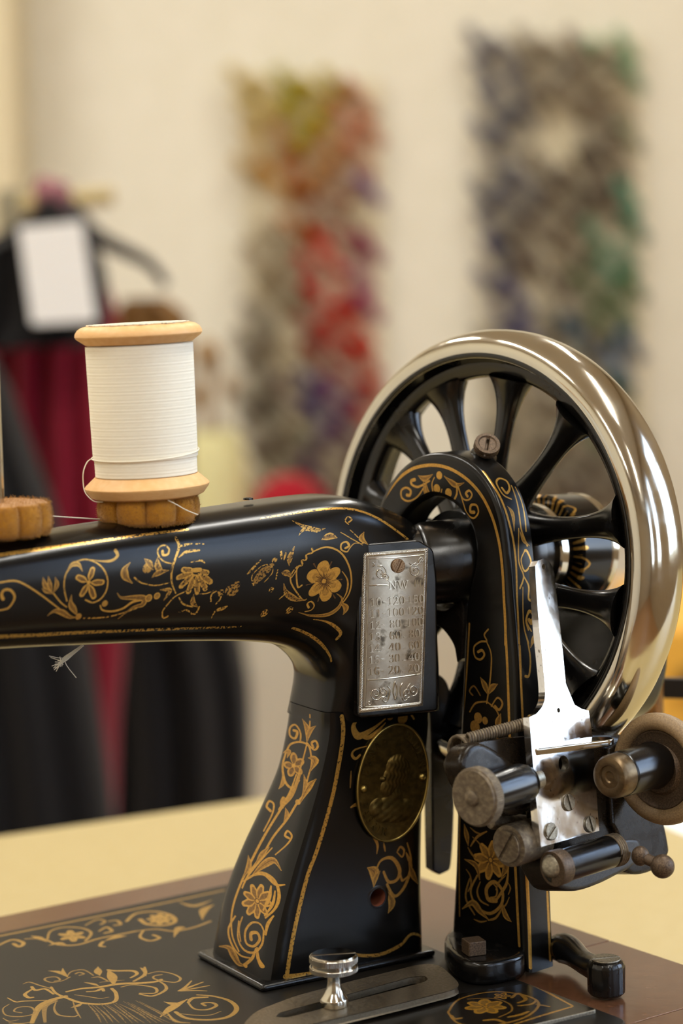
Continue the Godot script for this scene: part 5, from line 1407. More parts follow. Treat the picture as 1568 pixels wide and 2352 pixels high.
	c.s([781, 130, 765, 140, 749, 150], 5.2, 14.8, 10.3)
	c.s([781, 130, 766, 139, 752, 147], 3, 9.1, 5.2, 170, 0)
	c.s([777, 122, 756, 119, 734, 117], 5.2, 14.8, 10.3)
	c.s([777, 122, 757, 119, 739, 117], 3, 9.1, 5.2, 170, 0)
	c.s([780, 114, 763, 101, 747, 88], 5.2, 14.8, 10.3)
	c.s([780, 114, 764, 102, 750, 90], 3, 9.1, 5.2, 170, 0)
	c.s([791, 123], 10.6, 10.6, 10.6, 235, 0)
	c.s([791, 123], 7.2, 7.2, 7.2)
	c.s([716, 83, 760, 82, 813, 95], 3.4, 7.4, 3.4, 10, 0)
	c.s([727, 66, 779, 67, 831, 87], 2.7, 4.7, 2.7, 10, 0)
	c.s([898, 76, 869, 98, 878, 130, 921, 151, 963, 143, 961, 113, 926, 94, 906, 106, 919, 128, 941, 126], 3.4, 4.4, 6.7, 30, 0)
	c.s([896, 181, 960, 177, 992, 150, 985, 111, 940, 84, 888, 83], 2.7, 4.4, 3.4, 20, 0)
	c.s([874, 169, 921, 177, 967, 165], 2.7, 3.4, 2.7, 60, 0)
	c.s([884, 197, 947, 218, 997, 198, 1020, 160, 1011, 121], 3.4, 4.4, 2.7, 20, 0)
	c.s([1028, 246, 1015, 209, 1033, 186, 1054, 163, 1048, 133], 2.4, 16.1, 2.4, 40, 0)
	c.s([1028, 246, 1015, 209, 1033, 186, 1054, 163, 1048, 133], 0.8, 9.7, 0.8, 130, 0)
	c.s([1028, 246, 1015, 209, 1033, 186, 1054, 163, 1048, 133], 0.7, 1.4, 0.7, 240, 0)
	c.s([1044, 137, 1006, 113, 966, 105], 5.4, 5.4, 2.7, 20, 0)
	c.s([961, 100, 996, 93, 1020, 78], 3.4, 6.7, 8.7, 20, 0)
	c.s([1048, 137], 8.7, 8.7, 8.7, 10, 0)
	c.s([899, 75, 858, 73, 819, 59], 2.7, 5.4, 2.7, 20, 0)
	return lay(c.material(black, gold, brown, 0.22, 29), -0.05, 18.91, 83.1, 60.69)


func decal_face() -> StandardMaterial3D:
	var c := Canvas.new(742, 1678)
	c.s([22, 1437, 55, 1486, 95, 1539, 153, 1595, 223, 1635, 291, 1652, 358, 1656, 423, 1646, 488, 1621, 540, 1588, 580, 1549, 614, 1497, 636, 1444, 652, 1383, 662, 1300, 666, 1217, 671, 1134, 671, 1062], 5.8, 6, 5.8, 25, 0)
	c.s([155, 1412, 175, 1446, 216, 1491, 269, 1522, 328, 1536, 385, 1531, 438, 1509, 479, 1479, 508, 1439, 523, 1385, 523, 1338, 506, 1286, 491, 1251, 486, 1178, 481, 1041], 5.8, 5.8, 4.3, 25, 0)
	c.s([350, 1575], 15.9, 15.9, 15.9, 20, 0)
	c.s([283, 1572, 251, 1540, 208, 1522, 174, 1531, 171, 1557, 196, 1569, 218, 1560, 214, 1544, 199, 1543], 2.9, 3.6, 5.8, 30, 0)
	c.s([314, 1600, 283, 1585, 252, 1575, 225, 1582, 222, 1594, 240, 1600], 3.4, 4.3, 6.3, 30, 0)
	c.s([258, 1615, 290, 1606, 330, 1623], 1.7, 11.1, 1.7, 40, 0)
	c.s([258, 1615, 290, 1606, 330, 1623], 0.7, 6.7, 0.7, 130, 0)
	c.s([258, 1615, 290, 1606, 330, 1623], 0.7, 1, 0.7, 240, 0)
	c.s([296, 1597, 301, 1565, 328, 1544], 1.3, 8.7, 1.3, 30, 0)
	c.s([296, 1597, 301, 1565, 328, 1544], 0.7, 5.2, 0.7, 100, 0)
	c.s([296, 1597, 301, 1565, 328, 1544], 0.7, 0.8, 0.7, 240, 0)
	c.s([363, 1622], 14.5, 14.5, 14.5, 20, 0)
	c.s([387, 1621, 417, 1604, 447, 1593, 483, 1603], 1.7, 11.1, 1.7, 40, 0)
	c.s([387, 1621, 417, 1604, 447, 1593, 483, 1603], 0.7, 6.7, 0.7, 140, 0)
	c.s([387, 1621, 417, 1604, 447, 1593, 483, 1603], 0.7, 1, 0.7, 240, 0)
	c.s([447, 1597, 447, 1561, 421, 1532, 394, 1547], 4.3, 3.9, 2.9, 30, 0)
	c.s([407, 1564], 15.9, 15.9, 15.9, 20, 0)
	c.s([452, 1591, 475, 1550, 504, 1546, 521, 1564, 508, 1578, 492, 1568, 499, 1558], 2.9, 3.4, 5.3, 30, 0)
	c.s([458, 1583, 480, 1529, 497, 1497, 527, 1484, 550, 1505, 542, 1529, 516, 1528, 512, 1506, 530, 1505], 2.4, 3.4, 5.8, 30, 0)
	c.s([339, 1614, 326, 1588, 337, 1550, 361, 1546, 375, 1574], 1.9, 3.6, 2.4, 30, 0)
	c.s([283, 1594, 289, 1568, 291, 1547], 1.1, 7.2, 1.1, 40, 0)
	c.s([283, 1594, 289, 1568, 291, 1547], 0.7, 4.3, 0.7, 110, 0)
	c.s([670, 1134, 679, 964, 685, 750, 694, 508, 705, 287, 713, 130, 719, 22], 5.5, 5.8, 5.5, 30, 0)
	c.s([500, 1116, 483, 940, 459, 750, 445, 549, 435, 325, 431, 67], 3.7, 3.4, 2.5, 90, 0)
	c.s([590, 1106, 571, 1085, 582, 1065, 552, 1059, 521, 1037, 525, 1004, 551, 997, 570, 1015, 559, 1030, 540, 1022], 3.1, 3.1, 4.9, 60, 0)
	c.s([582, 1062, 603, 1019, 598, 943, 586, 882, 578, 848], 2.5, 3.4, 3.1, 60, 0)
	c.s([550, 934, 571, 907, 584, 879], 1.9, 12.9, 1.9, 40, 0)
	c.s([550, 934, 571, 907, 584, 879], 0.7, 7.7, 0.7, 130, 0)
	c.s([550, 934, 571, 907, 584, 879], 0.7, 1.2, 0.7, 240, 0)
	c.s([631, 921, 605, 906, 586, 879], 1.7, 11.7, 1.7, 40, 0)
	c.s([631, 921, 605, 906, 586, 879], 0.7, 7, 0.7, 130, 0)
	c.s([631, 921, 605, 906, 586, 879], 0.7, 1, 0.7, 240, 0)
	c.s([578, 854, 525, 841, 496, 807], 2.5, 3.4, 2.5, 80, 0)
	c.s([578, 854, 622, 832, 640, 802], 2.5, 3.4, 2.5, 80, 0)
	c.s([600, 840, 630, 874, 653, 858, 637, 833, 618, 843], 2.5, 4, 4.9, 70, 0)
	c.s([548, 871, 519, 900, 496, 881, 511, 867], 2.5, 3.1, 3.1, 150, 0)
	c.s([536, 791], 19, 19, 19, 80, 0)
	c.s([569, 786], 13.5, 13.5, 13.5, 80, 0)
	c.s([520, 757], 22.7, 22.7, 22.7, 110, 0)
	c.s([644, 819, 632, 791, 621, 773], 2, 13.5, 2, 40, 0)
	c.s([644, 819, 632, 791, 621, 773], 0.7, 8.1, 0.7, 160, 0)
	c.s([644, 819, 632, 791, 621, 773], 0.7, 1.2, 0.7, 240, 0)
	c.s([604, 298, 629, 299, 654, 300], 6.7, 19, 13.3)
	c.s([604, 298, 627, 299, 649, 300], 3.8, 11.8, 6.7, 110, 0)
	c.s([600, 300, 628, 305], 1.3, 1, 0.7, 235, 0)
	c.s([600, 298, 627, 299], 1.3, 1, 0.7, 235, 0)
	c.s([600, 296, 625, 293], 1.3, 1, 0.7, 235, 0)
	c.s([596, 287, 611, 273, 625, 257], 6.7, 19, 13.3)
	c.s([596, 287, 610, 273, 622, 260], 3.8, 11.8, 6.7, 110, 0)
	c.s([596, 291, 615, 278], 1.3, 1, 0.7, 235, 0)
	c.s([594, 289, 610, 273], 1.3, 1, 0.7, 235, 0)
	c.s([593, 288, 604, 269], 1.3, 1, 0.7, 235, 0)
	c.s([583, 283, 579, 260, 574, 238], 6.7, 19, 13.3)
	c.s([583, 283, 579, 262, 575, 242], 3.8, 11.8, 6.7, 110, 0)
	c.s([586, 286, 585, 262], 1.3, 1, 0.7, 235, 0)
	c.s([584, 286, 579, 262], 1.3, 1, 0.7, 235, 0)
	c.s([582, 286, 572, 262], 1.3, 1, 0.7, 235, 0)
	c.s([572, 287, 551, 270, 529, 253], 6.7, 19, 13.3)
	c.s([572, 287, 552, 271, 534, 257], 3.8, 11.8, 6.7, 110, 0)
	c.s([577, 288, 556, 268], 1.3, 1, 0.7, 235, 0)
	c.s([575, 289, 552, 271], 1.3, 1, 0.7, 235, 0)
	c.s([574, 290, 549, 275], 1.3, 1, 0.7, 235, 0)
	c.s([570, 297, 544, 296, 518, 295], 6.7, 19, 13.3)
	c.s([570, 297, 546, 296, 524, 295], 3.8, 11.8, 6.7, 110, 0)
	c.s([573, 295, 545, 290], 1.3, 1, 0.7, 235, 0)
	c.s([573, 297, 546, 296], 1.3, 1, 0.7, 235, 0)
	c.s([574, 299, 548, 302], 1.3, 1, 0.7, 235, 0)
	c.s([577, 308, 563, 323, 548, 338], 6.7, 19, 13.3)
	c.s([577, 308, 563, 322, 551, 335], 3.8, 11.8, 6.7, 110, 0)
	c.s([577, 304, 558, 317], 1.3, 1, 0.7, 235, 0)
	c.s([579, 306, 563, 322], 1.3, 1, 0.7, 235, 0)
	c.s([581, 307, 569, 326], 1.3, 1, 0.7, 235, 0)
	c.s([590, 313, 595, 335, 600, 357], 6.7, 19, 13.3)
	c.s([590, 313, 594, 333, 599, 352], 3.8, 11.8, 6.7, 110, 0)
	c.s([587, 309, 588, 333], 1.3, 1, 0.7, 235, 0)
	c.s([589, 310, 594, 333], 1.3, 1, 0.7, 235, 0)
	c.s([591, 309, 601, 333], 1.3, 1, 0.7, 235, 0)
	c.s([601, 309, 622, 325, 643, 341], 6.7, 19, 13.3)
	c.s([601, 309, 621, 324, 639, 338], 3.8, 11.8, 6.7, 110, 0)
	c.s([597, 308, 617, 327], 1.3, 1, 0.7, 235, 0)
	c.s([598, 306, 621, 324], 1.3, 1, 0.7, 235, 0)
	c.s([599, 305, 624, 320], 1.3, 1, 0.7, 235, 0)
	c.s([587, 298], 12.4, 12.4, 12.4, 235, 0)
	c.s([587, 298], 8.5, 8.5, 8.5)
	c.s([521, 230, 488, 168, 519, 118, 580, 107, 634, 147, 642, 198, 604, 224, 566, 194, 573, 157, 610, 159], 3.7, 6.1, 8.6, 70, 0)
	c.s([483, 211, 463, 140, 505, 88], 3.1, 4.3, 3.1, 110, 0)
	c.s([446, 97, 497, 128, 534, 105, 575, 83], 2.1, 14.1, 2.1, 40, 0)
	c.s([446, 97, 497, 128, 534, 105, 575, 83], 0.7, 8.5, 0.7, 130, 0)
	c.s([446, 97, 497, 128, 534, 105, 575, 83], 0.7, 1.3, 0.7, 240, 0)
	c.s([640, 159, 654, 118, 682, 99], 1.8, 12.3, 1.8, 40, 0)
	c.s([640, 159, 654, 118, 682, 99], 0.7, 7.4, 0.7, 130, 0)
	c.s([640, 159, 654, 118, 682, 99], 0.7, 1.1, 0.7, 240, 0)
	c.s([672, 292, 664, 235, 641, 198, 610, 159], 3.1, 6.1, 4.3, 70, 0)
	c.s([639, 324, 659, 289, 638, 247], 2.3, 15.3, 2.3, 40, 0)
	c.s([639, 324, 659, 289, 638, 247], 0.8, 9.2, 0.8, 150, 0)
	c.s([639, 324, 659, 289, 638, 247], 0.7, 1.4, 0.7, 240, 0)
	c.s([461, 402, 472, 365, 479, 330], 1.7, 11.7, 1.7, 40, 0)
	c.s([461, 402, 472, 365, 479, 330], 0.7, 7, 0.7, 150, 0)
	c.s([461, 402, 472, 365, 479, 330], 0.7, 1, 0.7, 240, 0)
	c.s([570, 396, 524, 369, 491, 330], 2.5, 4.9, 2.5, 90, 0)
	c.s([461, 277, 516, 265, 533, 218], 1.7, 11, 1.7, 40, 0)
	c.s([461, 277, 516, 265, 533, 218], 0.7, 6.6, 0.7, 160, 0)
	c.s([461, 277, 516, 265, 533, 218], 0.7, 1, 0.7, 240, 0)
	c.s([572, 82, 609, 98, 644, 144], 2.5, 4.3, 2.5, 90, 0)
	c.s([478, 322, 496, 303, 517, 290], 2.1, 4.3, 2.6, 110, 0)
	c.s([501, 365, 539, 344, 553, 325], 1.5, 3.1, 1.8, 110, 0)
	c.s([468, 242, 487, 223, 490, 191, 475, 165], 1.8, 3.7, 2.2, 110, 0)
	c.s([536, 211, 520, 174, 535, 144, 573, 135], 2.1, 4.3, 2.6, 100, 0)
	c.s([657, 256, 626, 228, 611, 198], 1.8, 3.7, 2.2, 100, 0)
	c.s([625, 134, 655, 151, 674, 183], 1.5, 3.1, 1.8, 110, 0)
	c.s([503, 70, 534, 68, 564, 77], 1.5, 3.1, 1.8, 100, 0)
	c.s([589, 221, 615, 204, 611, 175, 584, 165], 1.8, 3.7, 2.2, 90, 0)
	c.s([490, 396, 517, 384, 539, 383], 1.5, 3.1, 1.8, 120, 0)
	c.s([667, 236, 680, 217, 670, 193], 1.5, 3.1, 1.8, 110, 0)
	c.s([493, 722, 516, 731, 531, 716], 1.8, 4.3, 1.8, 100, 0)
	c.s([606, 744, 628, 730, 631, 709], 1.8, 4.3, 1.8, 100, 0)
	c.s([561, 753, 576, 723, 567, 683], 1.8, 4.3, 1.8, 100, 0)
	return lay(c.material(black, gold, brown, 0.22, 23), -68.18, 6.85, -0.72, 159.39)


func decal_side() -> StandardMaterial3D:
	var c := Canvas.new(1783, 144)
	c.s([1760, 118, 1697, 119, 1634, 114, 1559, 109, 1483, 101, 1396, 101, 1272, 109, 1144, 116], 4.5, 4.5, 4.2, 30, 0)
	c.s([1634, 66, 1655, 97, 1700, 99, 1719, 73, 1706, 47, 1675, 52, 1658, 77, 1679, 86], 2.8, 4, 4.8, 30, 0)
	c.s([1684, 37, 1614, 46, 1529, 56, 1468, 37], 2.3, 3.2, 3.9, 30, 0)
	c.s([1677, 23, 1612, 23, 1518, 34], 1.9, 2.7, 3.3, 40, 0)
	c.s([1530, 68, 1423, 86, 1367, 68, 1328, 90], 2.3, 3.2, 3.9, 30, 0)
	c.s([1367, 68, 1331, 47, 1290, 52, 1280, 38], 2.8, 4, 4.8, 30, 0)
	c.s([1330, 75, 1207, 87, 1138, 71], 2.1, 3, 3.6, 40, 0)
	c.s([1183, 66, 1218, 74, 1244, 52, 1225, 35, 1211, 53], 2.8, 4, 4.8, 40, 0)
	c.s([1453, 51, 1422, 74, 1383, 60, 1409, 27, 1448, 40, 1453, 51], 2.6, 3.7, 4.5, 30, 0)
	c.s([1610, 96, 1582, 83, 1524, 91], 1.3, 8.5, 1.3, 40, 0)
	c.s([1610, 96, 1582, 83, 1524, 91], 0.7, 5.1, 0.7, 110, 0)
	c.s([1521, 64, 1487, 52, 1467, 25], 1, 6.5, 1, 40, 0)
	c.s([1521, 64, 1487, 52, 1467, 25], 0.7, 3.9, 0.7, 110, 0)
	c.s([1135, 115, 1024, 118, 883, 116], 4.7, 4.7, 4.7, 40, 0)
	c.s([1181, 84, 1135, 73, 1078, 68, 1029, 79, 1029, 97], 2.7, 4, 4.7, 40, 0)
	c.s([1177, 52, 1213, 72, 1247, 55, 1225, 34, 1204, 49, 1217, 59], 2.7, 4.7, 6.7, 40, 0)
	c.s([1167, 38, 1148, 47, 1122, 63], 1.3, 8.6, 1.3, 40, 0)
	c.s([1167, 38, 1148, 47, 1122, 63], 0.7, 5.2, 0.7, 110, 0)
	c.s([368, 120, 163, 118, 22, 122], 6.7, 7, 6, 10, 0)
	c.s([286, 23, 131, 22, 28, 24], 5.3, 5.7, 5.3, 40, 0)
	return lay(c.material(black, gold, brown, 0.26, 24), -0.33, -12.39, 161.76, 0.7)


func decal_bed() -> StandardMaterial3D:
	var c := Canvas.new(1180, 1098)
	c.s([181, 1080, 371, 1072, 633, 1062, 906, 1052, 1162, 1052], 6.7, 6.7, 6.7, 90, 0)
	c.s([311, 983, 379, 1014, 392, 965, 364, 938, 365, 975], 4.7, 6.7, 6.7, 40, 0)
	c.s([415, 996, 456, 962, 463, 880, 508, 843, 582, 856, 647, 853, 713, 849], 4.1, 5.9, 5.9, 60, 0)
	c.s([467, 953, 513, 1017, 565, 1026, 601, 983, 598, 920, 545, 862], 3.5, 5, 5, 60, 0)
	c.s([743, 956, 809, 1009, 867, 988, 881, 920, 857, 859, 813, 844, 777, 887, 786, 947], 5.3, 7.6, 7.6, 40, 0)
	c.s([736, 843, 691, 790, 693, 738, 730, 744, 732, 781], 4.1, 5.9, 5.9, 40, 0)
	c.s([713, 849, 769, 828, 803, 773, 870, 769, 940, 790], 4.1, 5.9, 5.9, 60, 0)
	c.s([627, 922, 665, 942, 656, 897, 630, 893], 4.1, 5.9, 5.9, 60, 0)
	c.s([701, 991, 725, 984, 713, 941, 694, 944], 4.1, 5.9, 5.9, 80, 0)
	c.s([560, 774, 554, 792, 580, 820], 4.1, 5.9, 5.9, 30, 0)
	c.s([625, 1002, 684, 1032, 692, 999, 667, 980], 3.5, 5, 5, 80, 0)
	c.s([590, 824, 637, 836, 664, 825], 1.9, 12.6, 1.9, 40, 0)
	c.s([769, 724, 828, 791, 844, 778], 1.9, 12.6, 1.9, 40, 0)
	c.s([933, 823, 994, 907, 1047, 933], 2.1, 14.3, 2.1, 40, 0)
	c.s([980, 1032, 994, 963, 1072, 982], 1.5, 10.1, 1.5, 40, 0)
	c.s([443, 1011, 452, 979, 451, 929], 1.6, 10.9, 1.6, 40, 0)
	c.s([436, 891, 471, 894, 481, 865], 1.5, 10.1, 1.5, 40, 0)
	c.s([542, 922, 549, 909, 555, 895], 4.4, 12.6, 8.8)
	c.s([542, 922, 548, 910, 554, 898], 2.5, 7.8, 4.4, 60, 0)
	c.s([533, 920, 526, 902, 518, 885], 4.4, 12.6, 8.8)
	c.s([533, 920, 526, 903, 520, 888], 2.5, 7.8, 4.4, 60, 0)
	c.s([529, 929, 515, 925, 502, 921], 4.4, 12.6, 8.8)
	c.s([529, 929, 516, 925, 504, 922], 2.5, 7.8, 4.4, 60, 0)
	c.s([534, 941, 528, 954, 521, 968], 4.4, 12.6, 8.8)
	c.s([534, 941, 528, 953, 522, 965], 2.5, 7.8, 4.4, 60, 0)
	c.s([543, 943, 550, 961, 558, 979], 4.4, 12.6, 8.8)
	c.s([543, 943, 550, 960, 556, 975], 2.5, 7.8, 4.4, 60, 0)
	c.s([547, 934, 561, 938, 575, 942], 4.4, 12.6, 8.8)
	c.s([547, 934, 560, 938, 572, 941], 2.5, 7.8, 4.4, 60, 0)
	c.s([538, 931], 11.1, 11.1, 11.1, 235, 0)
	c.s([538, 931], 7.6, 7.6, 7.6)
	c.s([841, 905, 851, 897, 861, 889], 4.1, 11.8, 8.2)
	c.s([841, 905, 850, 898, 858, 891], 2.4, 7.3, 4.1, 40, 0)
	c.s([835, 900, 835, 883, 835, 866], 4.1, 11.8, 8.2)
	c.s([835, 900, 835, 884, 835, 870], 2.4, 7.3, 4.1, 40, 0)
	c.s([828, 900, 819, 885, 809, 869], 4.1, 11.8, 8.2)
	c.s([828, 900, 819, 886, 811, 873], 2.4, 7.3, 4.1, 40, 0)
	c.s([826, 907, 812, 902, 798, 897], 4.1, 11.8, 8.2)
	c.s([826, 907, 813, 902, 801, 898], 2.4, 7.3, 4.1, 40, 0)
	c.s([828, 916, 819, 924, 809, 932], 4.1, 11.8, 8.2)
	c.s([828, 916, 819, 924, 811, 931], 2.4, 7.3, 4.1, 40, 0)
	c.s([835, 922, 835, 939, 835, 956], 4.1, 11.8, 8.2)
	c.s([835, 922, 835, 938, 835, 952], 2.4, 7.3, 4.1, 40, 0)
	c.s([841, 921, 851, 937, 861, 953], 4.1, 11.8, 8.2)
	c.s([841, 921, 850, 936, 859, 949], 2.4, 7.3, 4.1, 40, 0)
	c.s([844, 914, 857, 920, 871, 925], 4.1, 11.8, 8.2)
	c.s([844, 914, 857, 919, 868, 924], 2.4, 7.3, 4.1, 40, 0)
	c.s([835, 911], 13, 13, 13, 235, 0)
	c.s([835, 911], 8.8, 8.8, 8.8)
	c.s([65, 312, 141, 412, 196, 443, 242, 447], 6.5, 10.8, 8.6, 50, 0)
	c.s([95, 295, 154, 402, 203, 429], 4.4, 7.4, 5.9, 150, 0)
	c.s([227, 486, 231, 540, 205, 548, 211, 581], 3.6, 6.1, 4.8, 30, 0)
	c.s([207, 564, 166, 537, 159, 503, 169, 498], 3.6, 6.1, 4.8, 30, 0)
	c.s([252, 544, 236, 487, 239, 433, 249, 373, 285, 326, 328, 324, 364, 380, 376, 423], 4, 6.7, 5.4, 40, 0)
	c.s([266, 480, 309, 478, 357, 457, 411, 447, 462, 414, 503, 397, 524, 403], 4.8, 8.1, 6.5, 20, 0)
	c.s([309, 444, 333, 433, 355, 441, 348, 420], 3.6, 6.1, 4.8, 40, 0)
	c.s([404, 418, 441, 413, 471, 362, 466, 330, 446, 313, 416, 338], 2.8, 4.7, 3.8, 60, 0)
	c.s([513, 398, 506, 350, 482, 314, 430, 295, 412, 332], 3.2, 5.4, 4.3, 60, 0)
	c.s([338, 589, 303, 573, 273, 580, 269, 610, 283, 626, 307, 615, 302, 583, 285, 584], 2.2, 3.7, 3, 110, 0)
	c.s([331, 595, 366, 630, 400, 620, 396, 559], 2, 3.4, 2.7, 110, 0)
	c.s([365, 585, 382, 588, 379, 609, 364, 604], 2.4, 4, 3.2, 110, 0)
	c.s([467, 472, 499, 491, 503, 524, 465, 556, 454, 575], 4, 6.7, 5.4, 30, 0)
	c.s([548, 530, 512, 471, 458, 440], 3.6, 6.1, 4.8, 40, 0)
	c.s([523, 471, 558, 470, 577, 426, 572, 376, 540, 358, 514, 415, 525, 442, 550, 440], 2.4, 4, 3.2, 70, 0)
	c.s([584, 338, 541, 303, 509, 286], 2.8, 4.7, 3.8, 40, 0)
	c.s([603, 308, 551, 295, 513, 283], 3.2, 5.4, 4.3, 40, 0)
	c.s([600, 271, 550, 278, 513, 283], 2.8, 4.7, 3.8, 40, 0)
	c.s([569, 236, 545, 261, 514, 280], 2.4, 4, 3.2, 40, 0)
	c.s([531, 224, 560, 183, 571, 122, 549, 57, 497, 18, 445, 29, 404, 79, 408, 141], 4.4, 7.4, 5.9, 50, 0)
	c.s([476, 185, 506, 208, 540, 191], 4.4, 7.4, 5.9, 40, 0)
	c.s([476, 185, 461, 130, 484, 103, 521, 114, 525, 144, 502, 155, 498, 133], 3.2, 5.4, 4.3, 50, 0)
	c.s([113, 538, 114, 494, 133, 486, 186, 451], 2.4, 4, 3.2, 40, 0)
	c.s([91, 488, 59, 464, 41, 412, 65, 377, 106, 375, 125, 426, 98, 448, 73, 427, 83, 402], 2, 3.4, 2.7, 110, 0)
	c.s([196, 417, 167, 374, 152, 321, 175, 285, 191, 288], 2.4, 4, 3.2, 120, 0)
	c.s([205, 619, 226, 622, 235, 575, 246, 532], 2, 3.4, 2.7, 90, 0)
	c.s([382, 543, 402, 535, 402, 491], 2.4, 4, 3.2, 90, 0)
	c.s([318, 679, 335, 647, 332, 588], 1.3, 8.8, 1.3, 40, 0)
	c.s([362, 674, 341, 632, 332, 588], 1, 6.7, 1, 40, 0)
	c.s([455, 577, 430, 512, 395, 443], 2.2, 14.8, 2.2, 40, 0)
	c.s([355, 133, 422, 179, 490, 211], 2.1, 14.1, 2.1, 20, 0)
	c.s([429, 233, 441, 200, 458, 200], 1.7, 11.4, 1.7, 30, 0)
	c.s([207, 354, 229, 356, 254, 369], 1.1, 7.4, 1.1, 40, 0)
	c.s([446, 619, 424, 581, 410, 547], 1.8, 12.1, 1.8, 40, 0)
	c.s([535, 535, 533, 509, 508, 456], 1, 6.7, 1, 40, 0)
	c.s([344, 521, 357, 492, 360, 463], 1, 6.7, 1, 40, 0)
	c.s([259, 357, 236, 267, 208, 193], 1, 3.4, 1, 170, 20)
	c.s([263, 342, 243, 251, 221, 183], 1, 2, 1, 170, 20)
	c.s([268, 328, 251, 236, 233, 172], 1, 3.4, 1, 170, 20)
	c.s([288, 340, 258, 220, 246, 162], 1, 2, 1, 170, 20)
	c.s([292, 326, 280, 231, 259, 151], 1, 3.4, 1, 170, 20)
	c.s([296, 311, 288, 215, 272, 140], 1, 2, 1, 170, 20)
	c.s([316, 324, 295, 199, 285, 130], 1, 3.4, 1, 170, 20)
	c.s([321, 310, 302, 183, 297, 119], 1, 2, 1, 170, 20)
	c.s([325, 295, 325, 194, 310, 109], 1, 3.4, 1, 170, 20)
	c.s([345, 308, 332, 178, 323, 98], 1, 2, 1, 170, 20)
	c.s([349, 293, 339, 163, 336, 87], 1, 3.4, 1, 170, 20)
	c.s([353, 279, 346, 147, 349, 77], 1, 2, 1, 170, 20)
	c.s([374, 292, 369, 157, 361, 66], 1, 3.4, 1, 170, 20)
	c.s([378, 277, 376, 142, 374, 56], 1, 2, 1, 170, 20)
	c.s([91, 339, 138, 398, 186, 425], 2.4, 4, 2, 90, 0)
	c.s([269, 442, 289, 408, 307, 372, 332, 364], 1.8, 3, 1.5, 90, 0)
	c.s([378, 493, 410, 480, 442, 466], 1.6, 2.7, 1.3, 60, 0)
	c.s([236, 393, 207, 325, 185, 261], 1.8, 3, 1.5, 120, 0)
	c.s([408, 125, 433, 87, 466, 61, 506, 68], 2, 3.4, 1.7, 90, 0)
	c.s([385, 143, 368, 77, 390, 42], 2.8, 4.7, 2.4, 50, 0)
	c.s([18, 351, 38, 326, 66, 319], 2, 3.4, 1.7, 60, 0)
	c.s([23, 395, 24, 362, 49, 357], 1.6, 2.7, 1.3, 90, 0)
	return lay(c.material(Color("14110d"), Color("b8924a"), Color("6d5636"), 0.42, 25), -143.73, -122.67, -12.62, -0.67)


